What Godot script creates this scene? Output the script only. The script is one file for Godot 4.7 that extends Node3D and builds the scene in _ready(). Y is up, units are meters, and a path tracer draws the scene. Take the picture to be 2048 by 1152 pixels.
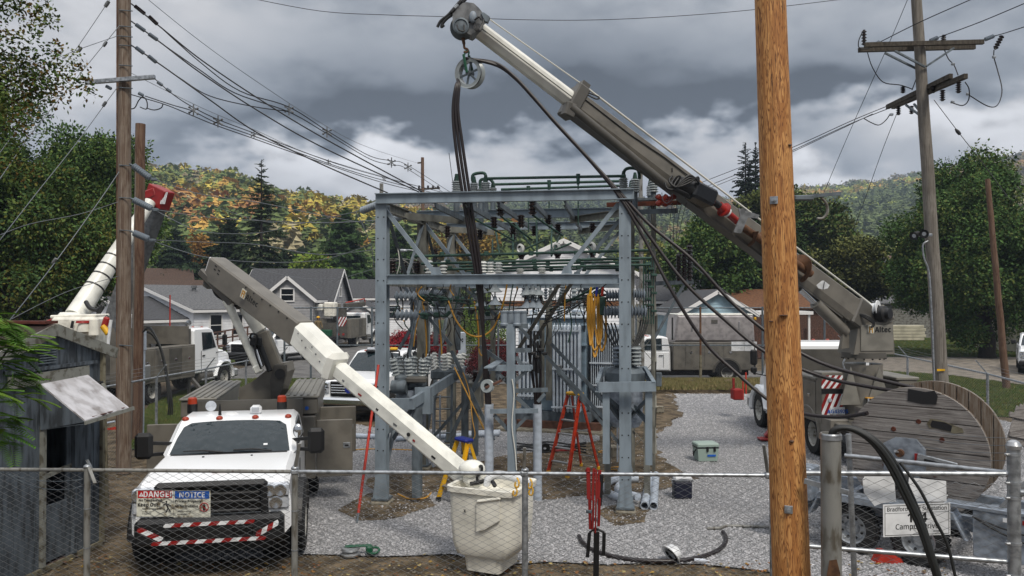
extends Node3D
# Substation yard with bucket truck,digger derrick and cable reel.

const FPX := 1580.0
const EYE := 3.8
const HORIZON := 595.0

var M := {}
var used := {}
var rng := RandomNumberGenerator.new()
var font: SystemFont
var bold: SystemFont

func _ready() -> void:
	rng.seed = 20240
	var cam := Camera3D.new()
	cam.name = "camera"
	cam.fov = rad_to_deg(2.0*atan(576.0/FPX))
	cam.near = .1
	cam.far = 6000.0
	cam.position = Vector3(0,EYE,0)
	cam.rotation.x = pitch()
	add_child(cam)
	cam.current = true
	var env := Environment.new()
	env.background_mode = Environment.BG_SKY
	env.sky = Sky.new()
	var pano := PanoramaSkyMaterial.new()
	pano.panorama = ImageTexture.create_from_image(sky_image())
	env.sky.sky_material = pano
	env.background_energy_multiplier = 1.0
	env.tonemap_mode = Environment.TONE_MAPPER_LINEAR
	env.tonemap_exposure = 1.48
	env.fog_enabled = true
	env.fog_density = .0004
	env.fog_light_color = Color(.60,.66,.74)
	env.sdfgi_enabled = true
	env.ssao_enabled = true
	env.ssil_enabled = true
	var we := WorldEnvironment.new()
	we.name = "world_environment"
	we.environment = env
	add_child(we)
	var sun := DirectionalLight3D.new()
	sun.name = "sun"
	sun.light_energy = .6
	sun.light_color = Color(1.0,.965,.91)
	sun.light_angular_distance = 14.0
	sun.shadow_enabled = true
	sun.rotation_degrees = Vector3(-52,24,0)
	add_child(sun)

	font = SystemFont.new()
	font.font_names = PackedStringArray(["Droid Sans"])
	bold = SystemFont.new()
	bold.font_names = PackedStringArray(["Droid Sans"])
	bold.font_weight = 700
	make_materials()

	build_ground()
	build_hills()
	build_houses()
	build_trees()
	build_substation()
	build_transformer()
	build_utility_poles()
	build_wires()
	build_bucket_truck()
	build_crane_truck()
	build_other_vehicles()
	build_reel_trailer()
	build_shed()
	build_far_fences()
	build_yard_things()
	build_near_fence()

func pitch() -> float:
	return atan((HORIZON - 576.0)/FPX)

func P(px: float,py: float,d: float) -> Vector3:
	var v := Vector3((px - 1024.0)/FPX,-(py - 576.0)/FPX,-1.0).rotated(Vector3.RIGHT,pitch())
	return Vector3(0,EYE,0)+v*(d/-v.z)

func G(px: float,py: float,h := .0) -> Vector3:
	var v := Vector3((px - 1024.0)/FPX,-(py - 576.0)/FPX,-1.0).rotated(Vector3.RIGHT,pitch())
	return Vector3(0,EYE,0)+v*((h - EYE)/v.y)

func R(a: float,b: float) -> float:
	return rng.randf_range(a,b)

# ---------------------------------------------------------------- sky
# brightness of the overcast in one direction: cloud noise,a brighter zenith,and banks of dark and bright cloud
func sky_colour(az: float,el: float,big: FastNoiseLite,fine: FastNoiseLite,banks: Array) -> Color:
	if el < -.06:
		return Color(.13,.13,.12)
	var sy := sin(el)
	var cy := cos(el)
	var dir := Vector3(sin(az)*cy,sy,-cos(az)*cy)
	var k := 1.0/(maxf(sy,.0)+.22)
	var n1 := big.get_noise_3d(dir.x*k,dir.z*k,1.3)
	var n2 := fine.get_noise_3d(dir.x,dir.y*2.2,dir.z)
	var n3 := fine.get_noise_3d(dir.x*2.6+4.0,dir.y*5.2,dir.z*2.6)
	var L := .275+.13*n1+.07*n2+.075*n3+.62*smoothstep(.30,.9,sy)
	if cos(az) > .35 and absf(az) < 1.1:
		var px := 1024.0+FPX*tan(az)+80.0*n2+50.0*n1+45.0*n3
		var py := HORIZON - FPX*tan(el)/cos(az)+70.0*n2+45.0*n3
		for b in banks:
			var ex: float = (px - b[0])/b[2]
			var ey: float = (py - b[1])/b[3]
			var r2 := ex*ex+ey*ey
			if r2 < 7.0:
				L += b[4]*.86*exp(-r2*.75)
	L = clampf(L,.065,.98)
	var t := clampf((L - .065)/.36,.0,1.0)
	return Color(L*lerpf(.84,.99,t),L*lerpf(.985,1.0,t),L*lerpf(1.19,1.04,t))

func sky_image() -> Image:
	var big := FastNoiseLite.new()
	big.seed = 11
	big.noise_type = FastNoiseLite.TYPE_SIMPLEX_SMOOTH
	big.fractal_octaves = 5
	big.frequency = .55
	var fine := FastNoiseLite.new()
	fine.seed = 5
	fine.noise_type = FastNoiseLite.TYPE_SIMPLEX_SMOOTH
	fine.fractal_octaves = 6
	fine.frequency = 6.0
	# cloud banks: centre,half sizes,change of brightness
	var banks := [
		[880,235,330,66,-.27],[650,200,190,70,-.11],[1340,215,230,70,-.24],[1120,110,160,70,-.10],[1680,165,190,45,-.22],[1120,230,130,50,-.12],
		[330,285,130,60,-.12],[430,240,120,50,-.08],[770,300,170,30,.36],[1080,285,100,40,.10],[1430,272,100,36,.34],[1000,345,320,40,.20],[1640,355,120,36,.42],[1790,240,140,36,.32],[2010,245,140,60,.36],
		[150,195,150,60,.20],[600,335,190,36,.20],[1880,60,160,60,.03],[230,60,280,90,.13],[560,60,150,60,.02],[1400,330,80,40,.10],[1500,30,200,60,.04]]
	# the whole sphere coarsely,then the part over the town in full detail
	var im := Image.create(768,384,false,Image.FORMAT_RGBF)
	for y in 384:
		for x in 768:
			im.set_pixel(x,y,sky_colour(wrapf((x+.5)/768.0*TAU,-PI,PI),PI*.5 - (y+.5)/384.0*PI,big,fine,banks))
	im.resize(4096,2048,Image.INTERPOLATE_CUBIC)
	for y in range(740,1060):
		for j in 1000:
			var x := posmod(j - 500,4096)
			im.set_pixel(x,y,sky_colour((j - 499.5)/4096.0*TAU,PI*.5 - (y+.5)/2048.0*PI,big,fine,banks))
	return im

# ---------------------------------------------------------------- mesh builder
class MB:
	var v := PackedVector3Array()
	var n := PackedVector3Array()
	var u := PackedVector2Array()
	var c := PackedColorArray()
	var t := Transform3D.IDENTITY
	var tint := false
	var col := Color.WHITE

	func put(p: Vector3,nn: Vector3,uv := Vector2.ZERO) -> void:
		v.append(t*p)
		n.append((t.basis*nn).normalized())
		u.append(uv)
		if tint:
			c.append(col)

	func tri3(a: Vector3,b: Vector3,d: Vector3,na: Vector3,nb: Vector3,nd: Vector3) -> void:
		put(a,na)
		put(d,nd)
		put(b,nb)

	func tri(a: Vector3,b: Vector3,d: Vector3) -> void:
		var nn := (b - a).cross(d - a)
		if nn.length_squared() < 1e-16:
			return
		nn = nn.normalized()
		tri3(a,b,d,nn,nn,nn)

	# corners counter-clockwise seen from outside
	func quad(a: Vector3,b: Vector3,d: Vector3,e: Vector3) -> void:
		var nn := (d - a).cross(e - b)
		if nn.length_squared() < 1e-16:
			return
		nn = nn.normalized()
		put(a,nn,Vector2(0,1))
		put(d,nn,Vector2(1,0))
		put(b,nn,Vector2(1,1))
		put(a,nn,Vector2(0,1))
		put(e,nn,Vector2(0,0))
		put(d,nn,Vector2(1,0))

	func quadn(a: Vector3,b: Vector3,d: Vector3,e: Vector3,na: Vector3,nb: Vector3,nd: Vector3,ne: Vector3) -> void:
		tri3(a,b,d,na,nb,nd)
		tri3(a,d,e,na,nd,ne)

	func hexa(p: Array) -> void:   # 0-3 bottom ccw from above (x-z-,x+z-,x+z+,x-z+),4-7 top
		quad(p[3],p[2],p[6],p[7])
		quad(p[1],p[0],p[4],p[5])
		quad(p[2],p[1],p[5],p[6])
		quad(p[0],p[3],p[7],p[4])
		quad(p[7],p[6],p[5],p[4])
		quad(p[0],p[1],p[2],p[3])

	func box(ctr: Vector3,size: Vector3,bev := .0,bas := Basis.IDENTITY) -> MB:
		var h := size*.5
		if bev <= .0:
			var p := []
			for s in [[-1,-1,-1],[1,-1,-1],[1,-1,1],[-1,-1,1],[-1,1,-1],[1,1,-1],[1,1,1],[-1,1,1]]:
				p.append(ctr+bas*Vector3(s[0]*h.x,s[1]*h.y,s[2]*h.z))
			hexa(p)
			return self
		bev = minf(bev,minf(h.x,minf(h.y,h.z))*.95)
		var axes := [Vector3.RIGHT,Vector3.UP,Vector3.BACK]
		for i in 3:
			var j := (i+1) % 3
			var k := (i+2) % 3
			for s in [-1.0,1.0]:
				var o: Vector3 = axes[i]*h[i]*s
				var a: Vector3 = axes[j]*(h[j] - bev)*s
				var b: Vector3 = axes[k]*(h[k] - bev)
				quad(ctr+bas*(o - a - b),ctr+bas*(o+a - b),ctr+bas*(o+a+b),ctr+bas*(o - a+b))
				for r in [-1.0,1.0]:   # edge between faces i and j,along k
					var e1: Vector3 = axes[i]*h[i]*s+axes[j]*(h[j] - bev)*r
					var e2: Vector3 = axes[i]*(h[i] - bev)*s+axes[j]*h[j]*r
					if s*r > 0:
						quad(ctr+bas*(e1 - b),ctr+bas*(e2 - b),ctr+bas*(e2+b),ctr+bas*(e1+b))
					else:
						quad(ctr+bas*(e2 - b),ctr+bas*(e1 - b),ctr+bas*(e1+b),ctr+bas*(e2+b))
		for sx in [-1.0,1.0]:
			for sy in [-1.0,1.0]:
				for sz in [-1.0,1.0]:
					var a := Vector3(sx*h.x,sy*(h.y - bev),sz*(h.z - bev))
					var b := Vector3(sx*(h.x - bev),sy*h.y,sz*(h.z - bev))
					var d := Vector3(sx*(h.x - bev),sy*(h.y - bev),sz*h.z)
					if sx*sy*sz > 0:
						tri(ctr+bas*a,ctr+bas*b,ctr+bas*d)
					else:
						tri(ctr+bas*a,ctr+bas*d,ctr+bas*b)
		return self

	static func frame(dir: Vector3,up := Vector3.UP) -> Basis:   # z along dir
		var z := dir.normalized()
		if absf(z.dot(up)) > .995:
			up = Vector3.BACK if absf(z.z) < .9 else Vector3.RIGHT
		var x := up.cross(z).normalized()
		return Basis(x,z.cross(x),z)

	func beam(p: Vector3,q: Vector3,w: float,h: float,up := Vector3.UP,bev := .0) -> MB:
		return box((p+q)*.5,Vector3(w,h,p.distance_to(q)),bev,frame(q - p,up))

	# outline given as x sideways,y up,drawn along p to q
	func section(p: Vector3,q: Vector3,poly: PackedVector2Array,up := Vector3.UP) -> MB:
		var b := frame(q - p,up)
		prism(poly,.0,p.distance_to(q),Transform3D(b,p))
		return self

	func prism(poly: PackedVector2Array,z0: float,z1: float,xf := Transform3D.IDENTITY) -> MB:
		var m := poly.size()
		var area := .0
		for i in m:
			area += poly[i].cross(poly[(i+1) % m])
		var pp := poly.duplicate()
		if area < .0:
			pp.reverse()
		for i in m:
			var a := pp[i]
			var b := pp[(i+1) % m]
			quad(xf*Vector3(a.x,a.y,z1),xf*Vector3(a.x,a.y,z0),xf*Vector3(b.x,b.y,z0),xf*Vector3(b.x,b.y,z1))
		var idx := Geometry2D.triangulate_polygon(pp)
		for i in range(0,idx.size(),3):
			var a := pp[idx[i]]
			var b := pp[idx[i+1]]
			var d := pp[idx[i+2]]
			if (b - a).cross(d - a) < .0:
				var s := b
				b = d
				d = s
			tri(xf*Vector3(a.x,a.y,z1),xf*Vector3(b.x,b.y,z1),xf*Vector3(d.x,d.y,z1))
			tri(xf*Vector3(a.x,a.y,z0),xf*Vector3(d.x,d.y,z0),xf*Vector3(b.x,b.y,z0))
		return self

	# side outline (z forward,y up) drawn across the width,its long edges bevelled
	func slab(poly: PackedVector2Array,half: float,bev: float,xoff := .0) -> MB:
		var m := poly.size()
		var area := .0
		for i in m:
			area += poly[i].cross(poly[(i+1) % m])
		var pp := poly.duplicate()
		if area < .0:
			pp.reverse()
		var ins := PackedVector2Array()
		for i in m:
			var e1 := (pp[i] - pp[(i+m - 1) % m]).normalized()
			var e2 := (pp[(i+1) % m] - pp[i]).normalized()
			var nn := Vector2(-e1.y - e2.y,e1.x+e2.x)
			var l := nn.length()
			if l < .05:
				nn = Vector2(-e1.y,e1.x)
			else:
				nn = nn/l*minf(1.0/maxf(l*.5,.4),2.0)
			ins.append(pp[i]+nn*bev)
		var rings := [[ins,half],[pp,half - bev],[pp,-half+bev],[ins,-half]]
		for r in 3:
			var A: PackedVector2Array = rings[r][0]
			var B: PackedVector2Array = rings[r+1][0]
			var xa: float = rings[r][1]+xoff
			var xb: float = rings[r+1][1]+xoff
			for i in m:
				var j := (i+1) % m
				quad(Vector3(xa,A[i].y,A[i].x),Vector3(xa,A[j].y,A[j].x),Vector3(xb,B[j].y,B[j].x),Vector3(xb,B[i].y,B[i].x))
		var idx := Geometry2D.triangulate_polygon(ins)
		for i in range(0,idx.size(),3):
			var a := ins[idx[i]]
			var b := ins[idx[i+1]]
			var d := ins[idx[i+2]]
			if (b - a).cross(d - a) < .0:
				var s := b
				b = d
				d = s
			var xh := half+xoff
			tri(Vector3(xh,a.y,a.x),Vector3(xh,d.y,d.x),Vector3(xh,b.y,b.x))
			xh = -half+xoff
			tri(Vector3(xh,a.y,a.x),Vector3(xh,b.y,b.x),Vector3(xh,d.y,d.x))
		return self

	func tube(pts: Array,rad: Variant,sides := 8,caps := true) -> MB:
		var m := pts.size()
		var rings := []
		var norms := []
		var up := Vector3.UP
		var dir0: Vector3 = (pts[1] - pts[0]).normalized()
		if absf(dir0.y) > .95:
			up = Vector3.RIGHT
		var side := up.cross(dir0).normalized()
		for i in m:
			var dir: Vector3
			if i == 0:
				dir = dir0
			elif i == m - 1:
				dir = (pts[i] - pts[i - 1]).normalized()
			else:
				dir = ((pts[i] - pts[i - 1]).normalized()+(pts[i+1] - pts[i]).normalized()).normalized()
			side = (side - dir*side.dot(dir)).normalized()
			var other := dir.cross(side)
			var r: float = rad[i] if rad is Array else rad
			var ring := PackedVector3Array()
			var nr := PackedVector3Array()
			for k in sides:
				var a := TAU*k/sides
				var o := side*cos(a)+other*sin(a)
				nr.append(o)
				ring.append(pts[i]+o*r)
			rings.append(ring)
			norms.append(nr)
		for i in m - 1:
			for k in sides:
				var k2 := (k+1) % sides
				quadn(rings[i][k],rings[i][k2],rings[i+1][k2],rings[i+1][k],norms[i][k],norms[i][k2],norms[i+1][k2],norms[i+1][k])
		if caps and sides > 3:
			for k in range(1,sides - 1):
				tri(rings[0][0],rings[0][k+1],rings[0][k])
				tri(rings[m - 1][0],rings[m - 1][k],rings[m - 1][k+1])
		return self

	func cyl(p: Vector3,q: Vector3,r: float,r2 := -1.0,sides := 12) -> MB:
		return tube([p,q],[r,r if r2 < .0 else r2],sides)

	# outline of [radius,height] turned about the line from p along dir
	func lathe(prof: Array,p: Vector3,dir := Vector3.UP,sides := 12) -> MB:
		var b := frame(dir)
		for i in prof.size() - 1:
			var r0: float = prof[i][0]
			var r1: float = prof[i+1][0]
			var h0: float = prof[i][1]
			var h1: float = prof[i+1][1]
			var sl := Vector2(h1 - h0,r0 - r1)
			if sl.length_squared() < 1e-12:
				continue
			sl = sl.normalized()
			for k in sides:
				var a0 := TAU*k/sides
				var a1 := TAU*(k+1)/sides
				var o0 := b.x*cos(a0)+b.y*sin(a0)
				var o1 := b.x*cos(a1)+b.y*sin(a1)
				var n0 := o0*sl.x+b.z*sl.y
				var n1 := o1*sl.x+b.z*sl.y
				var z0 := p+b.z*h0
				var z1 := p+b.z*h1
				if r0 < 1e-5:
					tri3(z0,z1+o1*r1,z1+o0*r1,n0,n1,n0)
				elif r1 < 1e-5:
					tri3(z0+o0*r0,z0+o1*r0,z1,n0,n1,n0)
				else:
					quadn(z0+o0*r0,z0+o1*r0,z1+o1*r1,z1+o0*r1,n0,n1,n1,n0)
		return self

	func ball(ctr: Vector3,r: Vector3,seg := 12,rows := 8) -> MB:
		for i in rows:
			for k in seg:
				var q := []
				for o in [[i,k],[i,k+1],[i+1,k+1],[i+1,k]]:
					var th: float = PI*o[0]/rows
					var ph: float = TAU*o[1]/seg
					q.append(Vector3(sin(th)*cos(ph),cos(th),-sin(th)*sin(ph)))
				var nn := []
				for e in q:
					nn.append(Vector3(e.x/r.x,e.y/r.y,e.z/r.z).normalized())
				if i > 0:
					tri3(ctr+q[0]*r,ctr+q[2]*r,ctr+q[1]*r,nn[0],nn[2],nn[1])
				if i < rows - 1:
					tri3(ctr+q[0]*r,ctr+q[3]*r,ctr+q[2]*r,nn[0],nn[3],nn[2])
		return self

	# rings of equal size,each counter-clockwise seen from the far end
	func loft(rings: Array,caps := true) -> MB:
		var m: int = rings[0].size()
		for i in rings.size() - 1:
			for k in m:
				var k2 := (k+1) % m
				quad(rings[i][k],rings[i][k2],rings[i+1][k2],rings[i+1][k])
		if caps:
			for k in range(1,m - 1):
				tri(rings[0][0],rings[0][k+1],rings[0][k])
				var e: Array = [rings[-1][0],rings[-1][k],rings[-1][k+1]]
				tri(e[0],e[1],e[2])
		return self

	# a sloping pane between a lower and an upper line,a little thick
	func quad_box(lo: Vector3,hi: Vector3,wl: float,wh: float) -> MB:
		var nn := Vector3.RIGHT.cross(hi - lo).normalized()*.012
		hexa([lo - Vector3(wl,0,0) - nn,lo+Vector3(wl,0,0) - nn,lo+Vector3(wl,0,0)+nn,lo - Vector3(wl,0,0)+nn,hi - Vector3(wh,0,0) - nn,hi+Vector3(wh,0,0) - nn,hi+Vector3(wh,0,0)+nn,hi - Vector3(wh,0,0)+nn])
		return self

	func insulator(p: Vector3,q: Vector3,r: float,sheds: int,sides := 10,core := .55) -> MB:
		var l := p.distance_to(q)
		var prof := [[.0,.0],[r*core*1.1,.0]]
		var st := l/sheds
		for i in sheds:
			prof.append([r*core,st*(i+.12)])
			prof.append([r,st*(i+.30)])
			prof.append([r*.97,st*(i+.42)])
			prof.append([r*core,st*(i+.80)])
		prof.append([r*core*1.1,l])
		prof.append([.0,l])
		return lathe(prof,p,q - p,sides)

	func smooth(limit := .75) -> MB:   # average the normals of faces that meet at less than this bend
		var at := {}
		for i in v.size():
			var k := Vector3i((v[i]*2000.0).round())
			if not at.has(k):
				at[k] = PackedInt32Array()
			at[k].append(i)
		var out := n.duplicate()
		for k in at:
			var l: PackedInt32Array = at[k]
			for i in l:
				var s := Vector3.ZERO
				for j in l:
					if n[i].dot(n[j]) > limit:
						s += n[j]
				out[i] = s.normalized()
		n = out
		return self

	func mesh(inv := Transform3D.IDENTITY) -> ArrayMesh:
		var a := []
		a.resize(Mesh.ARRAY_MAX)
		a[Mesh.ARRAY_VERTEX] = v if inv == Transform3D.IDENTITY else inv*v
		if inv == Transform3D.IDENTITY:
			a[Mesh.ARRAY_NORMAL] = n
		else:
			a[Mesh.ARRAY_NORMAL] = Transform3D(inv.basis,Vector3.ZERO)*n
		a[Mesh.ARRAY_TEX_UV] = u
		if tint:
			a[Mesh.ARRAY_COLOR] = c
		var m := ArrayMesh.new()
		m.add_surface_from_arrays(Mesh.PRIMITIVE_TRIANGLES,a)
		return m

# ---------------------------------------------------------------- naming
func named(o: Node,called: String,parent: Node) -> void:
	var key := str(parent.get_instance_id())+called
	var k: int = used.get(key,0)
	used[key] = k+1
	o.name = called if k == 0 else "%s_%03d" % [called,k]
	parent.add_child(o)

func thing(called: String,label: String,category: String,at := Vector3.ZERO,yaw := .0,group := "") -> Node3D:
	var o := Node3D.new()
	named(o,called,self)
	o.position = at
	o.rotation.y = yaw
	tag(o,label,category,group)
	return o

func tag(o: Node,label: String,category: String,group := "") -> void:
	o.set_meta("label",label)
	o.set_meta("category",category)
	if group != "":
		o.set_meta("group",group)

func top_of(o: Node) -> Node3D:
	while o.get_parent() != self:
		o = o.get_parent()
	return o

# a part whose mesh was laid out in the thing's own axes
func part(parent: Node3D,called: String,mb: MB,m: Material,label := "") -> MeshInstance3D:
	var o := MeshInstance3D.new()
	o.mesh = mb.mesh()
	o.material_override = m
	named(o,called,parent)
	if label != "":
		o.set_meta("label",label)
	return o

# a part whose mesh was laid out in world axes
func wpart(parent: Node3D,called: String,mb: MB,m: Material,label := "") -> MeshInstance3D:
	var o := MeshInstance3D.new()
	o.mesh = mb.mesh(top_of(parent).transform.affine_inverse())
	o.material_override = m
	named(o,called,parent)
	if label != "":
		o.set_meta("label",label)
	return o

func shared(parent: Node3D,called: String,mesh: Mesh,m: Material,xf := Transform3D.IDENTITY) -> MeshInstance3D:
	var o := MeshInstance3D.new()
	o.mesh = mesh
	o.material_override = m
	o.transform = xf
	named(o,called,parent)
	return o

# a thing that is one mesh,laid out in world axes
func single(called: String,mb: MB,m: Material,label: String,category: String,group := "",at := Vector3.ZERO) -> MeshInstance3D:
	var o := MeshInstance3D.new()
	o.mesh = mb.mesh(Transform3D(Basis.IDENTITY,-at))
	o.position = at
	o.material_override = m
	named(o,called,self)
	tag(o,label,category,group)
	return o

func struct(called: String,mb: MB,m: Material,label := "") -> MeshInstance3D:
	var o := MeshInstance3D.new()
	o.mesh = mb.mesh()
	o.material_override = m
	named(o,called,self)
	o.set_meta("kind","structure")
	o.set_meta("label",label if label != "" else called.replace("_"," "))
	return o

func multi(called: String,mesh: Mesh,m: Material,xfs: Array,cols: Array,parent: Node3D = null,stuff := true) -> MultiMeshInstance3D:
	var mm := MultiMesh.new()
	mm.transform_format = MultiMesh.TRANSFORM_3D
	mm.use_colors = cols.size() > 0
	mm.mesh = mesh
	mm.instance_count = xfs.size()
	for i in xfs.size():
		mm.set_instance_transform(i,xfs[i])
		if mm.use_colors:
			mm.set_instance_color(i,cols[i])
	var o := MultiMeshInstance3D.new()
	o.multimesh = mm
	o.material_override = m
	named(o,called,parent if parent else self)
	if stuff:
		o.set_meta("kind","stuff")
	return o

func text(parent: Node3D,words: String,xf: Transform3D,cap: float,m: Material,heavy := false,depth := .002,called := "lettering") -> MeshInstance3D:
	var tm := TextMesh.new()
	tm.text = words
	tm.font = bold if heavy else font
	tm.font_size = 48
	tm.pixel_size = cap/(48.0*.714)
	tm.depth = depth
	tm.curve_step = 2.0
	var o := MeshInstance3D.new()
	o.mesh = tm
	o.material_override = m
	o.transform = xf
	named(o,called,parent)
	return o

func hang(p: Vector3,q: Vector3,sag: float,k := 14) -> Array:
	var out := []
	for i in k+1:
		var f := float(i)/k
		out.append(p.lerp(q,f) - V(0,sag*4.0*f*(1.0 - f),0))
	return out

# smooth curve through points
func curve(pts: Array,k := 6) -> Array:
	var out := []
	for i in pts.size() - 1:
		var p0: Vector3 = pts[maxi(i - 1,0)]
		var p3: Vector3 = pts[mini(i+2,pts.size() - 1)]
		for j in k:
			out.append(pts[i].cubic_interpolate(pts[i+1],p0,p3,float(j)/k))
	out.append(pts[-1])
	return out

func poly_i(w: float,h: float,tf := .016,tw := .012) -> PackedVector2Array:
	var a := w/2
	var b := h/2
	var c := tw/2
	return PackedVector2Array([Vector2(-a,-b),Vector2(a,-b),Vector2(a,-b+tf),Vector2(c,-b+tf),Vector2(c,b - tf),Vector2(a,b - tf),Vector2(a,b),Vector2(-a,b),Vector2(-a,b - tf),Vector2(-c,b - tf),Vector2(-c,-b+tf),Vector2(-a,-b+tf)])

func poly_c(w: float,h: float,k := .014) -> PackedVector2Array:   # flanges towards +x
	var b := h/2
	return PackedVector2Array([Vector2(0,-b),Vector2(w,-b),Vector2(w,-b+k),Vector2(k,-b+k),Vector2(k,b - k),Vector2(w,b - k),Vector2(w,b),Vector2(0,b)])

func poly_l(w: float,k := .01) -> PackedVector2Array:
	return PackedVector2Array([Vector2(0,0),Vector2(w,0),Vector2(w,k),Vector2(k,k),Vector2(k,w),Vector2(0,w)])

# ---------------------------------------------------------------- materials
func noise_tex(sd: int,freq: float,cols: Array,offs: Array,size := 256,oct := 4,kind := FastNoiseLite.TYPE_SIMPLEX_SMOOTH,as_normal := false,bump := 4.0) -> NoiseTexture2D:
	var nz := FastNoiseLite.new()
	nz.seed = sd
	nz.frequency = freq
	nz.noise_type = kind
	nz.fractal_octaves = oct
	var t := NoiseTexture2D.new()
	t.width = size
	t.height = size
	t.seamless = true
	t.noise = nz
	t.generate_mipmaps = false
	if as_normal:
		t.as_normal_map = true
		t.bump_strength = bump
	else:
		var g := Gradient.new()
		g.offsets = PackedFloat32Array(offs)
		g.colors = PackedColorArray(cols)
		t.color_ramp = g
	return t

func mat(key: String,c: Color,rough := .7,metal := .0,tex: Texture2D = null,scale := Vector3.ONE,world := true) -> StandardMaterial3D:
	var m := StandardMaterial3D.new()
	m.resource_name = key
	m.albedo_color = c
	m.roughness = rough
	m.metallic = metal
	if tex:
		m.albedo_texture = tex
		m.uv1_triplanar = true
		m.uv1_world_triplanar = world
		m.uv1_scale = scale
	M[key] = m
	return m

func relief(m: StandardMaterial3D,tex: Texture2D,s := 1.0) -> void:
	m.normal_enabled = true
	m.normal_texture = tex
	m.normal_scale = s

func g3(v: float) -> Color:
	return Color(v,v,v)

func make_materials() -> void:
	var mottle := noise_tex(3,.018,[g3(.72),g3(.9),g3(1.0)],[.25,.5,.75])
	var soft := noise_tex(8,.012,[g3(.86),g3(.96),g3(1.0)],[.2,.5,.8])
	var grime := noise_tex(9,.02,[Color(.62,.58,.52),g3(.93),g3(1.0)],[.22,.42,.7],256,5)
	var rust := noise_tex(15,.03,[Color(.45,.25,.15),Color(.75,.62,.52),g3(1.0)],[.2,.4,.6],256,5)
	var streak := noise_tex(21,.02,[g3(.55),g3(.85),g3(1.0)],[.25,.45,.8],256,5)
	var grit := noise_tex(31,.12,[],[],256,3,FastNoiseLite.TYPE_SIMPLEX_SMOOTH,true,6.0)
	mat("steel",Color(.53,.58,.62),.55,.25,soft,V(1.3,.35,1.3))
	mat("steel_dark",Color(.40,.44,.47),.6,.2,mottle,V(1.1,.4,1.1))
	mat("steel_warm",Color(.49,.49,.46),.6,.15,mottle,V(1.1,.4,1.1))
	mat("galvanised",Color(.68,.70,.72),.38,.65,mottle,V(2,2,2))
	mat("wire_mesh",Color(.55,.56,.57),.5,.5)
	mat("chain_far",Color(.50,.51,.52),.5,.5)
	mat("zinc",Color(.62,.66,.71),.42,.5,mottle,V(1.5,1.5,1.5))
	mat("rust",Color(.36,.17,.10),.85,.1,grime,V(1,1,1))
	mat("white_paint",Color(.92,.93,.94),.22).clearcoat_enabled = true
	mat("fibreglass",Color(.90,.90,.865),.35,.0,soft,V(.9,.9,.9))
	mat("bucket_white",Color(.905,.895,.85),.45,.0,soft,V(.8,.8,.8))
	mat("boom_white",Color(.90,.90,.87),.35,.0,soft,V(.5,.5,.5))
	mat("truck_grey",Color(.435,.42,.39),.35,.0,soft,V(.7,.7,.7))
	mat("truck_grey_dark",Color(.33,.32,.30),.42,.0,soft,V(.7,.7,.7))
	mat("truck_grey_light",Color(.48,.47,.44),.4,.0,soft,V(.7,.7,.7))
	mat("mid_grey",Color(.45,.46,.47),.5,.1,mottle)
	mat("rubber",Color(.075,.075,.078),.85,.0,soft,V(2,2,2))
	mat("black",Color(.055,.055,.06),.5)
	mat("black_shiny",Color(.04,.042,.05),.25)
	mat("chrome",Color(.80,.81,.82),.14,.95)
	mat("alloy",Color(.66,.67,.68),.35,.7)
	mat("rim_white",Color(.72,.72,.70),.5,.1,grime,V(2,2,2))
	var gl := mat("glass",Color(.12,.165,.185),.03)
	gl.metallic_specular = .5
	gl.uv1_triplanar = true
	gl.uv1_world_triplanar = true
	gl.uv1_scale = V(1.6,.16,1.6)
	relief(gl,noise_tex(71,.012,[],[],256,2,FastNoiseLite.TYPE_SIMPLEX_SMOOTH,true,3.0),1.5)
	mat("glass_house",Color(.09,.105,.12),.05)
	mat("lamp_lens",Color(.75,.77,.80),.1,.3)
	mat("orange_lens",Color(.58,.19,.08),.3)
	mat("red_paint",Color(.55,.08,.07),.4,.0,soft)
	mat("red_plastic",Color(.56,.11,.08),.45)
	mat("orange_red",Color(.70,.18,.10),.5,.0,soft)
	mat("ladder_orange",Color(.76,.235,.10),.5,.0,grime,V(1.2,1.2,1.2))
	mat("yellow",Color(.86,.66,.08),.5,.0,soft)
	mat("yellow_cable",Color(.70,.51,.15),.55)
	mat("blue",Color(.10,.16,.50),.45)
	mat("sign_blue",Color(.06,.33,.68),.4)
	mat("sign_red",Color(.66,.10,.11),.4)
	mat("sign_white",Color(.88,.89,.90),.4,.0,soft)
	mat("sign_cream",Color(.82,.82,.77),.45,.0,grime,V(1.6,1.6,1.6))
	mat("print_black",Color(.06,.06,.07),.6)
	mat("copper_green",Color(.17,.30,.26),.65,.1,mottle)
	mat("porcelain_brown",Color(.13,.085,.08),.22)
	mat("porcelain_grey",Color(.58,.61,.62),.25,.0,soft)
	mat("porcelain_white",Color(.80,.81,.80),.25)
	mat("polymer_grey",Color(.48,.52,.56),.5)
	mat("insulator_red",Color(.42,.12,.07),.3)
	mat("aluminium_wire",Color(.40,.42,.44),.5,.4)
	mat("wire_dark",Color(.10,.105,.115),.6)
	mat("cable_brown",Color(.105,.075,.08),.42)
	mat("cable_black",Color(.115,.125,.125),.55)
	mat("rope_white",Color(.78,.78,.75),.8)
	mat("pvc",Color(.68,.72,.77),.4,.0,soft,V(2,2,2))
	mat("riser_grey",Color(.49,.49,.475),.5,.1,grime,V(2.0,.6,2.0))
	mat("transformer",Color(.47,.545,.60),.45,.1,soft)
	mat("transformer_light",Color(.77,.81,.85),.4,.1,soft)
	mat("mint",Color(.56,.63,.60),.55)
	mat("navy",Color(.05,.07,.16),.55)
	mat("concrete",Color(.50,.48,.43),.9,.0,grime)
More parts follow.
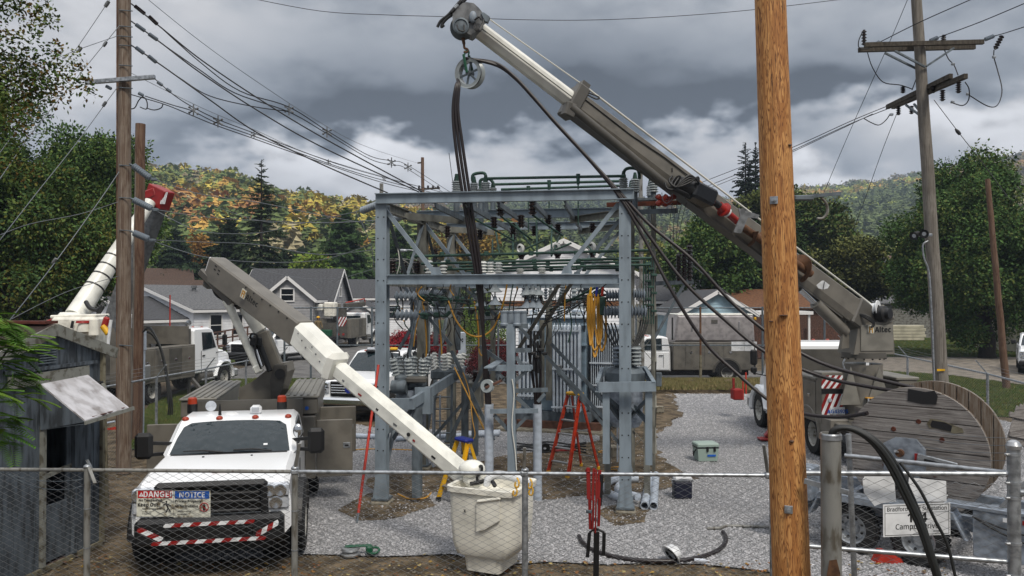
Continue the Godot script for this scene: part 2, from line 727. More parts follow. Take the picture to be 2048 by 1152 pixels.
	mat("green_paint",Color(.06,.30,.20),.4)
	mat("strap_red",Color(.50,.08,.06),.85)
	mat("rust_auger",Color(.40,.28,.19),.75,.2,grime)
	mat("skin",Color(.62,.43,.34),.6)
	mat("jacket",Color(.42,.36,.24),.85)
	var wood := wood_tex(1,Color(.44,.42,.39),Color(.30,.275,.25),Color(.53,.51,.48))
	mat("pole_grey",Color(1,1,1),.85,.0,wood,V(1.6,.35,1.6))
	mat("pole_mixed",Color(1,1,1),.85,.0,wood_tex(7,Color(.44,.39,.34),Color(.29,.21,.16),Color(.56,.52,.48)),V(1.6,.35,1.6))
	var wood2 := wood_tex(2,Color(.40,.30,.23),Color(.22,.13,.095),Color(.46,.40,.34))
	mat("pole_brown",Color(1,1,1),.85,.0,wood2,V(1.6,.35,1.6))
	mat("reel_plank",Color(1.0,1.0,1.0),.9,.0,wood_tex(4,Color(.475,.46,.45),Color(.33,.31,.30),Color(.58,.565,.55),true),V(.35,1.7,.35),false)
	mat("reel_lag",Color(.97,.95,.92),.9,.0,wood_tex(5,Color(.45,.42,.39),Color(.36,.29,.23),Color(.54,.51,.48)),V(1.7,.35,1.7),false)
	mat("crossarm",Color(.62,.60,.57),.9,.0,wood,V(.5,1.8,.5))
	var np := StandardMaterial3D.new()
	np.resource_name = "new_pole"
	np.albedo_texture = swirl_tex()
	np.roughness = .72
	M["new_pole"] = np
	mat("shed_wall",Color(.32,.355,.39),.8,.0,streak,V(1.4,.3,1.4))
	mat("shed_trim",Color(.47,.475,.45),.8,.0,grime)
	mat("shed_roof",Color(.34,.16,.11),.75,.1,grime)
	mat("awning",Color(.74,.74,.76),.7,.0,noise_tex(44,.02,[Color(.68,.66,.64),g3(.9),g3(1.0)],[.22,.42,.65],256,5),V(.7,.7,.7))
	mat("plywood",Color(.45,.43,.36),.85,.0,grime)
	mat("siding_white",Color(.93,.94,.96),.6,.0,soft,V(.3,.3,.3))
	mat("siding_grey",Color(.62,.62,.63),.6,.0,soft,V(.3,.3,.3))
	mat("siding_blue",Color(.66,.78,.84),.6,.0,soft,V(.3,.3,.3))
	mat("siding_cream",Color(.72,.70,.62),.6,.0,soft,V(.3,.3,.3))
	mat("trim_white",Color(.86,.86,.86),.55)
	var shingle := noise_tex(51,.06,[g3(.62),g3(.85),g3(1.0)],[.3,.5,.7],256,4)
	mat("roof_dark",Color(.30,.305,.32),.9,.0,shingle,V(.25,.9,.9))
	mat("roof_grey",Color(.42,.425,.435),.9,.0,shingle,V(.3,.5,.5))
	mat("roof_brown",Color(.46,.31,.20),.9,.0,shingle,V(.3,.8,.8))
	mat("roof_rust",Color(.34,.265,.22),.9,.0,shingle,V(.3,.8,.8))
	mat("brick",Color(.36,.25,.20),.9,.0,mottle,V(1.5,3,1.5))
	mat("block_wall",Color(.48,.48,.46),.9,.0,grime,V(.6,.9,.6))
	mat("deck_wood",Color(.36,.24,.19),.85,.0,mottle)
	# ground
	mat("soil",Color(.40,.345,.27),.95,.0,noise_tex(61,.02,[Color(.60,.57,.50),Color(.84,.84,.80),g3(1.0)],[.25,.5,.75],512,6),V(.17,.17,.17))
	relief(M["soil"],grit,.8)
	mat("gravel",Color(.59,.595,.605),.95,.0,noise_tex(62,.09,[g3(.66),g3(.86),g3(1.0)],[.3,.5,.72],512,4),V(.5,.5,.5))
	relief(M["gravel"],noise_tex(63,.09,[],[],512,3,FastNoiseLite.TYPE_CELLULAR,true,8.0),1.0)
	mat("asphalt",Color(.40,.395,.39),.92,.0,noise_tex(64,.02,[g3(.78),g3(.93),g3(1.0)],[.25,.5,.75],512,6),V(.1,.1,.1))
	mat("drive",Color(.50,.47,.43),.92,.0,noise_tex(65,.02,[g3(.75),g3(.93),g3(1.0)],[.25,.5,.75],512,6),V(.15,.15,.15))
	mat("lawn",Color(.25,.31,.14),.95,.0,noise_tex(66,.02,[Color(.78,.72,.6),g3(.9),g3(1.0)],[.25,.5,.75],512,6),V(.12,.12,.12))
	relief(M["lawn"],grit,1.2)
	mat("hill_floor",Color(.20,.20,.11),1.0)
	var st := mat("stone",Color(1,1,1),.9)
	st.vertex_color_use_as_albedo = true
	var lf := mat("leaf",Color(1,1,1),.85)
	lf.metallic_specular = .18
	lf.vertex_color_use_as_albedo = true
	lf.cull_mode = BaseMaterial3D.CULL_DISABLED
	lf.backlight_enabled = true
	lf.backlight = Color(.16,.20,.06)
	mat("body_silver",Color(.63,.61,.61),.35,.2,soft)
	mat("shed_slope",Color(.19,.13,.11),.85,.0,grime)  # dark brown with the shadow among open eave rafters put into the colour
	var ff := mat("far_leaf",Color(1,1,1),.95)
	ff.metallic_specular = .1
	ff.vertex_color_use_as_albedo = true
	ff.cull_mode = BaseMaterial3D.CULL_DISABLED
	mat("bark",Color(.20,.175,.15),.95,.0,mottle,V(2,.5,2))
	mat("bark_pale",Color(.36,.33,.29),.95,.0,mottle,V(2,.5,2))

# weathered wood,its grain along v
func wood_tex(sd: int,base: Color,dark: Color,pale: Color,along_u := false) -> ImageTexture:
	var n1 := FastNoiseLite.new()
	n1.seed = sd
	n1.frequency = 1.0
	n1.fractal_octaves = 4
	var w := 192
	var h := 384
	var im := Image.create(w,h,false,Image.FORMAT_RGB8)
	for y in h:
		var cy := cos(TAU*y/h)
		var sy := sin(TAU*y/h)
		for x in w:
			var a := TAU*x/w
			var g := n1.get_noise_3d(cos(a)*5.5,sin(a)*5.5,cy*.7+sy*.3)
			var b := n1.get_noise_3d(cos(a)*1.1+9.0,sin(a)*1.1,sy*1.1+cy)
			var f := n1.get_noise_3d(cos(a)*17.0,sin(a)*17.0+3.0,cy*1.6)
			var c := base.lerp(dark,clampf(g*1.8+b*.9,.0,1.0)).lerp(pale,clampf(-g*1.4 - b*.8,.0,1.0))
			if f > .33:
				c = c.lerp(dark,.55)
			im.set_pixel(x,y,c)
	if along_u:
		im.rotate_90(CLOCKWISE)
	return ImageTexture.create_from_image(im)

# freshly shaved orange pole: wavy growth rings cut at a slant
func swirl_tex() -> ImageTexture:
	var n1 := FastNoiseLite.new()
	n1.seed = 77
	n1.frequency = 1.0
	n1.fractal_octaves = 3
	var w := 384
	var h := 1536
	var im := Image.create(w,h,false,Image.FORMAT_RGB8)
	var pale := Color(.77,.57,.34)
	var mid := Color(.63,.42,.215)
	var dark := Color(.42,.25,.115)
	for y in h:
		var fy := y/float(h)*7.0
		for x in w:
			var a := TAU*x/w
			var cx := cos(a)
			var sx := sin(a)
			var warp := n1.get_noise_3d(cx*1.7,sx*1.7,fy*1.25)
			var warp2 := n1.get_noise_3d(cx*4.4+5.0,sx*4.4,fy*3.4)
			var ring := sin((warp*3.0+warp2*.42)*11.0)
			var fib := n1.get_noise_3d(cx*21.0,sx*21.0,fy*1.4)
			var fac := n1.get_noise_3d(cx*1.9,sx*1.9+7.0,floorf(fy*3.1+warp*.8)*3.7)
			var c := mid.lerp(pale,clampf(.42+fac*1.5+ring*.42,.0,1.0))
			c = c.lerp(dark,clampf((-ring - .60)*2.6,.0,.85))
			c = c.lerp(dark,clampf(fib*.45,.0,.2))
			c = c.lerp(dark,clampf((warp2 - .38)*3.0,.0,.5))
			var crack := absf(n1.get_noise_3d(cx*5.0,sx*5.0+11.0,fy*.22))
			if crack < .018 and fac > -.12:
				c = c.lerp(Color(.16,.09,.05),.75)
			im.set_pixel(x,y,c)
	return ImageTexture.create_from_image(im)

# ---------------------------------------------------------------- ground
func ground_poly(px: Array,jitter := .25,step := .8) -> PackedVector2Array:
	var out := PackedVector2Array()
	var m := px.size()
	for i in m:
		var a := G(px[i][0],px[i][1])
		var b := G(px[(i+1) % m][0],px[(i+1) % m][1])
		var k := clampi(int(a.distance_to(b)/step),1,40)
		for j in k:
			var p := a.lerp(b,float(j)/k)
			out.append(Vector2(p.x,p.z)+(Vector2(R(-1,1),R(-1,1))*jitter if j > 0 else Vector2.ZERO))
	return out

func sheet(called: String,poly: PackedVector2Array,y: float,m: Material) -> void:
	var mb := NB()
	var idx := Geometry2D.triangulate_polygon(poly)
	for i in range(0,idx.size(),3):
		var a := poly[idx[i]]
		var b := poly[idx[i+1]]
		var d := poly[idx[i+2]]
		if (b - a).cross(d - a) > .0:
			var s := b
			b = d
			d = s
		mb.tri(V(a.x,y,a.y),V(b.x,y,b.y),V(d.x,y,d.y))
	struct(called,mb,m)

func stone_mesh(sd: int,top: float) -> ArrayMesh:
	var mb := NB()
	var r := RandomNumberGenerator.new()
	r.seed = sd
	var p := []
	for a in [Vector3.UP,Vector3.RIGHT,Vector3.BACK,Vector3.LEFT,Vector3.FORWARD,Vector3.DOWN]:
		p.append(V(a.x*r.randf_range(.6,1.2),a.y*top*r.randf_range(.7,1.1),a.z*r.randf_range(.6,1.2))+V(r.randf_range(-.3,.3),0,r.randf_range(-.3,.3)))
	for k in 4:
		mb.tri(p[0],p[1+(k+0) % 4],p[1+(k+3) % 4])
		mb.tri(p[5],p[1+(k+3) % 4],p[1+k])
	# make every face look outwards
	for i in range(0,mb.v.size(),3):
		var ctr := (mb.v[i]+mb.v[i+1]+mb.v[i+2])/3.0
		if mb.n[i].dot(ctr) < .0:
			var s := mb.v[i+1]
			mb.v[i+1] = mb.v[i+2]
			mb.v[i+2] = s
			for j in 3:
				mb.n[i+j] = -mb.n[i+j]
	return mb.mesh()

func build_ground() -> void:
	var mb := NB()
	mb.quad(V(-3000,-.02,60),V(3000,-.02,60),V(3000,-.02,-4000),V(-3000,-.02,-4000))
	struct("ground",mb,M.soil)
	var gravel := ground_poly([[262,1085],[330,1122],[590,1108],[760,1113],[905,1108],[960,1122],[1100,1124],[1300,1126],[1400,1128],[1530,1142],[1640,1165],[1800,1190],[2350,1260],[2500,900],[2048,850],[1840,802],[1560,788],[1510,780],[1330,785],[1362,830],[1300,872],[1150,868],[760,856],[690,846],[620,868],[590,900],[340,906],[300,950],[268,1010]],.12,.5)
	sheet("gravel_yard",gravel,.004,M.gravel)
	var dirt := ground_poly([[1240,806],[1340,783],[1366,830],[1300,880],[1330,925],[1400,958],[1300,985],[1190,992],[1100,1000],[900,984],[760,992],[735,958],[900,930],[1060,906],[1200,880]],.14,.4)
	sheet("dirt_patch",dirt,.012,M.soil)
	var dirt2 := ground_poly([[676,1022],[735,988],[850,984],[874,1012],[800,1036],[722,1042]],.07,.25)
	sheet("dirt_patch",dirt2,.012,M.soil)
	var dirt3 := ground_poly([[1195,1024],[1240,1008],[1300,1020],[1290,1046],[1230,1054]],.06,.25)
	sheet("dirt_patch",dirt3,.012,M.soil)
	var lawn1 := ground_poly([[240,860],[300,812],[420,762],[520,758],[760,762],[720,790],[640,822],[590,872],[420,885],[250,900]],.2)
	sheet("lawn_by_the_truck",lawn1,.004,M.lawn)
	var lawn2 := ground_poly([[380,734],[470,724],[520,716],[500,694],[370,700]],.2)
	sheet("lawn_by_the_house",lawn2,.004,M.lawn)
	var lawn3 := ground_poly([[1640,713],[2400,716],[2400,664],[1640,664]],.5,3.0)
	sheet("lawn_under_the_tree",lawn3,.004,M.lawn)
	var lawn4 := ground_poly([[1760,742],[1900,752],[2048,772],[2500,800],[2500,870],[1850,822],[1760,800]],.2)
	sheet("lawn_by_the_fence",lawn4,.004,M.lawn)
	var lawn5 := ground_poly([[620,672],[900,668],[1300,660],[1300,640],[500,640],[480,662]],.5,3.0)
	sheet("lawn_beyond_the_road",lawn5,.004,M.lawn)
	sheet("road",ground_poly([[300,800],[430,752],[560,712],[640,692],[830,684],[1000,668],[1120,655],[1160,660],[1060,684],[1010,704],[1040,740],[1300,744],[1530,742],[1530,764],[1300,766],[1000,768],[760,758],[600,760],[440,768],[330,808]],.12,1.0),.010,M.asphalt)
	sheet("gravel_drive",ground_poly([[1690,714],[2100,715],[2500,722],[2500,795],[2048,770],[1900,750],[1690,740]],.2),.010,M.drive)
	# a low bank of rough ground behind the yard
	var bank := NB()
	for i in 24:
		var xa := lerpf(4.2,14.0,i/24.0)
		var xb := lerpf(4.2,14.0,(i+1)/24.0)
		var ha := .28+.10*sin(i*1.7)
		var hb := .28+.10*sin((i+1)*1.7)
		bank.quad(V(xa,.0,-31.2),V(xb,.0,-31.2),V(xb,hb,-33.2),V(xa,ha,-33.2))
		bank.quad(V(xa,ha,-33.2),V(xb,hb,-33.2),V(xb,.0,-35.2),V(xa,.0,-35.2))
	struct("earth_bank",bank.smooth(.3),M.soil)

	# loose stones on the gravel
	for k in 3:
		var xfs := []
		var cols := []
		while xfs.size() < 38000:
			var d := 10.4*pow(3.0,rng.randf())
			var x := R(-.62,.72)*d
			var p2 := Vector2(x,-d)
			if not Geometry2D.is_point_in_polygon(p2,gravel):
				continue
			if Geometry2D.is_point_in_polygon(p2,dirt) and rng.randf() < .84:
				continue
			if (Geometry2D.is_point_in_polygon(p2,dirt2) or Geometry2D.is_point_in_polygon(p2,dirt3)) and rng.randf() < .78:
				continue
			var s := R(.010,.024)*(1.0 if rng.randf() < .92 else 1.5)*(1.0+maxf(.0,d - 18.0)*.05)
			xfs.append(Transform3D(Basis.from_euler(V(R(-.5,.5),R(0,TAU),R(-.5,.5))).scaled(V(s*R(.8,1.5),s*R(.7,1.1),s)),V(x,.008,-d)))
			var g := R(.23,.41)*(1.0 if rng.randf() < .93 else 1.3)
			cols.append(Color(g*.99,g*.99,g*1.03))
		multi("loose_gravel",stone_mesh(40+k,.75),M.stone,xfs,cols)
	# small stones and clods on the bare soil
	var sx := []
	var sc := []
	for i in 16000:
		var d := 9.2*pow(2.2,rng.randf())
		var p2 := Vector2(R(-.66,.7)*d,-d)
		if Geometry2D.is_point_in_polygon(p2,gravel) and not Geometry2D.is_point_in_polygon(p2,dirt):
			continue
		var s := R(.006,.022)
		sx.append(Transform3D(Basis.from_euler(V(R(-.5,.5),R(0,TAU),0)).scaled(V(s*R(.8,1.6),s*.7,s)),V(p2.x,.006 if rng.randf() < .5 else -.012,p2.y)))
		var g := R(.05,.20)
		sc.append(Color(g*1.12,g,g*.78))
	multi("soil_clods",stone_mesh(50,.7),M.stone,sx,sc)
	# fallen leaves
	var lm := NB()
	lm.quad(V(-.5,.05,.3),V(0,0,.5),V(.5,.08,.0),V(.1,.0,.0))
	lm.quad(V(-.5,.05,.3),V(.1,0,.0),V(.1,.1,-.5),V(-.3,.06,-.25))
	var lx := []
	var lc := []
	for i in 1700:
		var d := R(9.3,11.7) if rng.randf() < .8 else R(11.7,18)
		var x := R(-.66,.55)*d
		if d > 11.4 and x > -4.6 and rng.randf() < .93:
			continue
		if d > 11.4 and x > -5.6 and x < -3.0:
			continue
		var s := R(.03,.075)
		lx.append(Transform3D(Basis.from_euler(V(R(-.35,.35),R(0,TAU),R(-.35,.35))).scaled(V(s,s,s)),V(x,.022,-d)))
		lc.append([Color(.30,.15,.05),Color(.42,.27,.07),Color(.22,.11,.05),Color(.45,.36,.16),Color(.28,.12,.05)][rng.randi() % 5]*R(.4,.85))
	multi("fallen_leaves",lm.mesh(),M.leaf,lx,lc)
	# grass blades
	var gm := NB()
	for k in 7:
		var a := R(0,TAU)
		var o := V(R(-.5,.5),0,R(-.5,.5))
		var w := V(cos(a),0,sin(a))*.07
		gm.tri(o - w,o+w,o+V(R(-.35,.35),R(.7,1.2),R(-.35,.35)))
	var gx := []
	var gc := []
	for spec in [[lawn1,-20.0,-3.0,20.0,40.0,26000],[lawn2,-24,-12,42,62,5000],[lawn4,12,30,22,42,16000],[lawn3,16,44,48,84,16000]]:
		var made := 0
		var tries := 0
		while made < spec[5] and tries < spec[5]*5:
			tries += 1
			var p2 := Vector2(R(spec[1],spec[2]),-R(spec[3],spec[4]))
			if not Geometry2D.is_point_in_polygon(p2,spec[0]):
				continue
			made += 1
			var s := R(.05,.11)
			gx.append(Transform3D(Basis(Vector3.UP,R(0,TAU)).scaled(V(s*1.6,s,s*1.6)),V(p2.x,.003,p2.y)))
			gc.append(Color(.075,.125,.03).lerp(Color(.19,.17,.06),pow(rng.randf(),2.2))*R(.7,1.25))
	for i in 9000:   # rough weeds on the bank and round the yard
		var p2 := Vector2(R(4,14),-R(31.3,35.0))
		var s := R(.06,.16)
		gx.append(Transform3D(Basis(Vector3.UP,R(0,TAU)).scaled(V(s*1.6,s,s*1.6)),V(p2.x,.14+.12*(1.0 - absf(p2.y+33.2)/2.0),p2.y)))
		gc.append(Color(.14,.15,.055).lerp(Color(.27,.21,.11),rng.randf())*R(.7,1.2))
	multi("grass",gm.mesh(),M.leaf,gx,gc)

# ---------------------------------------------------------------- hills
func ridge_at(ridge: Array,px: float) -> float:
	for i in ridge.size() - 1:
		if px <= ridge[i+1][0]:
			var f := clampf((px - ridge[i][0])/(ridge[i+1][0] - ridge[i][0]),.0,1.0)
			return lerpf(ridge[i][1],ridge[i+1][1],f*f*(3.0 - 2.0*f))
	return ridge[-1][1]

func far_tree_mesh(sd: int,tall: float,faces: int) -> ArrayMesh:
	var mb := NB()
	mb.tint = true
	var r := RandomNumberGenerator.new()
	r.seed = sd
	var lobes := []
	for i in 7:
		lobes.append([V(r.randf_range(-.28,.28),r.randf_range(.30,.85)*tall,r.randf_range(-.28,.28)),r.randf_range(.16,.30)])
	for i in faces:
		var l: Array = lobes[r.randi() % 7]
		var dir := V(r.randfn(),r.randfn()+.25,r.randfn()).normalized()
		var p: Vector3 = l[0]+dir*l[1]*r.randf_range(.75,1.12)
		var nn := (dir+V(r.randfn(),r.randfn(),r.randfn())*.55).normalized()
		var b := MB.frame(nn)
		var s := r.randf_range(.045,.10)
		var g := r.randf_range(.72,1.25)
		mb.col = Color(g,g,g)
		mb.tri(p - b.x*s - b.y*s*.6,p+b.x*s - b.y*s*.4,p+b.y*s)
		mb.tri(p - b.x*s*.7+b.z*s*.5,p+b.y*s*.9 - b.z*s*.4,p+b.x*s)
	return mb.mesh()

func hill(called: String,ridge: Array,d0: float,d1: float,steps: int,rows: int,power: float) -> Callable:
	var surf := func(px: float,f: float) -> Vector3:
		var rd := d1
		var top := EYE+(HORIZON - ridge_at(ridge,px))/FPX*rd
		var d := lerpf(d0,d1,f)
		var y := top*pow(f,power)
		return V((px - 1024.0)/FPX*d,y - .5,-d)
	var mb := NB()
	var x0: float = ridge[0][0]
	var x1: float = ridge[-1][0]
	for i in steps:
		for j in rows:
			var pa := lerpf(x0,x1,float(i)/steps)
			var pb := lerpf(x0,x1,float(i+1)/steps)
			var fa := float(j)/rows*1.06
			var fb := float(j+1)/rows*1.06
			mb.quad(surf.call(pa,fa),surf.call(pb,fa),surf.call(pb,fb),surf.call(pa,fb))
	struct(called,mb.smooth(.2),M.hill_floor)
	return surf

func build_hills() -> void:
	var near := FastNoiseLite.new()
	near.seed = 4
	near.frequency = .007
	near.fractal_octaves = 3
	var left := hill("hill_in_autumn_colour",[[-700,424],[-200,389],[180,394],[300,396],[440,404],[560,442],[700,466],[800,480],[950,514],[1150,584]],150.0,400.0,60,10,.85)
	var right := hill("far_hill",[[300,488],[560,473],[640,442],[760,439],[900,433],[1080,430],[1250,428],[1450,428],[1600,404],[1750,392],[1850,376],[1950,352],[2048,336],[2350,303],[2700,318]],240.0,850.0,80,12,.9)
	for k in 3:
		var xfs := []
		var cols := []
		for i in 2000:
			var px := R(-450,1120)
			var f := pow(rng.randf(),.85)*1.03
			var p: Vector3 = left.call(px,f)
			var s := R(9.5,17.0)
			var q := near.get_noise_2d(p.x,p.z*.6)*2.2+.16+rng.randfn()*.34
			var c: Color
			if q < -.45:
				c = Color(.075,.12,.04)
			elif q < -.1:
				c = Color(.17,.19,.045)
			elif q < .3:
				c = Color(.36,.29,.05)
			elif q < .7:
				c = Color(.38,.22,.055)
			else:
				c = Color(.30,.13,.05)
			if f < .18 and rng.randf() < .75:
				c = Color(.05,.09,.03)
			if rng.randf() < .10:
				c = Color(.26,.22,.15)
			xfs.append(Transform3D(Basis(Vector3.UP,R(0,TAU)).scaled(V(s,s*R(.85,1.15),s)),p))
			c = c.lerp(Color(.17,.17,.07),.28)
			cols.append(c*R(1.25,2.0))
		multi("autumn_wood",far_tree_mesh(100+k,1.0,230),M.far_leaf,xfs,cols)
	for k in 3:
		var xfs := []
		var cols := []
		for i in 4200:
			var px := R(520,2300)
			var f := pow(rng.randf(),.75)*1.03
			var p: Vector3 = right.call(px,f)
			var s := R(10,17)
			var q := near.get_noise_2d(p.x*.7+300.0,p.z*.4)*2.0+rng.randfn()*.35
			var warm := smoothstep(1250.0,1750.0,px)*(1.0 - .5*smoothstep(1900.0,2100.0,px))
			var c := Color(.075,.095,.042)
			if q > .10:
				c = Color(.10,.125,.05).lerp(Color(.19,.215,.05),warm)
			if q > .5:
				c = Color(.14,.11,.06).lerp(Color(.27,.22,.06),warm)
			if q > .95:
				c = Color(.16,.10,.06).lerp(Color(.33,.19,.055),warm)
			if f > .93 or px > 1900:
				c = c.lerp(Color(.16,.11,.065),.5)
			xfs.append(Transform3D(Basis(Vector3.UP,R(0,TAU)).scaled(V(s,s*R(.85,1.15),s)),p))
			cols.append(c*R(1.25,2.1)*lerpf(.95,1.25,warm))
		multi("far_wood",far_tree_mesh(200+k,1.05,90),M.far_leaf,xfs,cols)

# ---------------------------------------------------------------- trees
func leaf_clump(sd: int,count: int,leaf: float,spread: float,droop := .3) -> ArrayMesh:
	var mb := NB()
	mb.tint = true
	var r := RandomNumberGenerator.new()
	r.seed = sd
	for i in count:
		var dir := V(r.randfn(),r.randfn()*.8,r.randfn()).normalized()
		var p := dir*spread*pow(r.randf(),.5)
		var ax := (dir+V(r.randfn(),r.randfn() - droop,r.randfn())*.6).normalized()
		var nn := (V(r.randfn(),r.randfn()+1.1,r.randfn())).normalized()
		var side := ax.cross(nn).normalized()*leaf*.30
		var up := side.cross(ax).normalized()
		var l := leaf*r.randf_range(.75,1.2)
		var g := r.randf_range(.65,1.3)
		mb.col = Color(g,g,g*.95)
		var mid := p+ax*l*.48 - up*leaf*.06
		mb.tri(p,mid+side+up*leaf*.10,p+ax*l)
		mb.tri(p,p+ax*l,mid - side+up*leaf*.10)
	return mb.mesh()

# a broad-leaved tree: trunk,limbs and a crown of clumps gathered in puffs
func broadleaf(called: String,label: String,base: Vector3,ctr: Vector3,rad: Vector3,leaf: float,clumps: int,cols: Array,trunk_r: float,sd: int,puffs := 46,group := "",gap := .0) -> Node3D:
	var r := RandomNumberGenerator.new()
	r.seed = sd
	var o := thing(called,label,"tree",base,.0,group)
	var tr := NB()
	var fork := V(lerpf(base.x,ctr.x,.45),maxf(base.y+1.0,ctr.y - rad.y*.62),lerpf(base.z,ctr.z,.45))
	tr.tube(curve([base - V(0,.15,0),base.lerp(fork,.1)+V(.0,.05,0),base.lerp(fork,.55)+V(trunk_r*.4,0,0),fork],4),[trunk_r*1.45,trunk_r*1.3,trunk_r*1.2,trunk_r*1.12,trunk_r*1.08,trunk_r*1.03,trunk_r,trunk_r*.98,trunk_r*.95,trunk_r*.92,trunk_r*.9,trunk_r*.87,trunk_r*.85],10)
	wpart(o,"trunk",tr,M.bark)
	var ps := []
	for i in puffs:
		var dir := V(r.randfn(),r.randfn()*.9+.15,r.randfn()).normalized()
		var f := pow(r.randf(),.45)*.93
		ps.append([ctr+dir*rad*f,r.randf_range(.13,.27)*(rad.x+rad.y)*.5])
	var lm := NB()
	for i in mini(puffs,22):
		var q: Vector3 = ps[i][0]
		var mid := fork.lerp(q,.5)+V(r.randfn()*.06,.10,r.randfn()*.06)*rad.y
		lm.tube(curve([fork - V(0,trunk_r*.5,0),mid,q],3),[trunk_r*.5,trunk_r*.42,trunk_r*.34,trunk_r*.26,trunk_r*.18,trunk_r*.12,trunk_r*.06],5,false)
	wpart(o,"limbs",lm,M.bark)
	var meshes := [leaf_clump(sd+1,18,leaf,leaf*2.4),leaf_clump(sd+2,15,leaf,leaf*2.8)]
	var lists := [[[],[]],[[],[]]]
	for i in clumps:
		var pf: Array = ps[r.randi() % puffs]
		var dir := V(r.randfn(),r.randfn()+.1,r.randfn()).normalized()
		var p: Vector3 = pf[0]+dir*pf[1]*pow(r.randf(),.30)
		var L: Array = lists[i % 2]
		var s := r.randf_range(.75,1.3)
		L[0].append(Transform3D(Basis.from_euler(V(r.randf()*.8,r.randf()*TAU,r.randf()*.8)).scaled(V(s,s,s)),p - base))
		var c: Color = cols[r.randi() % cols.size()]
		L[1].append(c*r.randf_range(.75,1.2))
	for k in 2:
		multi("crown",meshes[k],M.leaf,lists[k][0],lists[k][1],o)
	return o

func bough_mesh(sd: int,needle: float,droop: float) -> ArrayMesh:   # one unit long,along +z
	var mb := NB()
	mb.tint = true
	var r := RandomNumberGenerator.new()
	r.seed = sd
	for i in 46:
		var f := pow(r.randf(),.8)
		var p := V(0,-droop*f*f+.10*f,f)
		var side := 1.0 if i % 2 == 0 else -1.0
		var l := needle*(1.15 - .7*f)*r.randf_range(.7,1.2)
		var q := p+V(side*l*r.randf_range(.4,1.0),-l*r.randf_range(.15,.75),l*r.randf_range(.25,.8))
		var w := V(.3*r.randfn(),r.randfn(),r.randfn()).normalized()*needle*.20
		var g := r.randf_range(.7,1.3)
		mb.col = Color(g,g,g)
		mb.tri(p - w*.6,p+w*.6,q+w)
		mb.tri(p - w*.6,q+w,q - w)
	return mb.mesh()

func conifer(called: String,label: String,base: Vector3,height: float,spread: float,levels: int,per: int,col: Color,sd: int,first := .12,gap := .0,group := "",needle := .30) -> void:
	var r := RandomNumberGenerator.new()
	r.seed = sd
	var o := thing(called,label,"tree",base,.0,group)
	var tr := NB()
	tr.tube([base,base+V(0,height*.5,0),base+V(0,height,0)],[height*.017,height*.010,height*.002],7)
	wpart(o,"trunk",tr,M.bark)
	var xfs := []
	var cols := []
	for i in levels:
		var f := lerpf(first,.985,float(i)/(levels - 1))
		var len := spread*pow(1.0 - f,.72)+spread*.06
		for k in per:
			if r.randf() < gap:
				continue
			var a := r.randf()*TAU
			var tilt := lerpf(.35,-.5,f)+r.randfn()*.16
			var b := Basis(Vector3.UP,a)*Basis(Vector3.RIGHT,tilt)
			var s := len*r.randf_range(.6,1.15)
			xfs.append(Transform3D(b.scaled(V(s,s,s)),V(0,height*(f+r.randfn()*.008),0)))
			cols.append(col*r.randf_range(.65,1.25))
	multi("crown",bough_mesh(sd,needle,.30),M.far_leaf,xfs,cols,o)

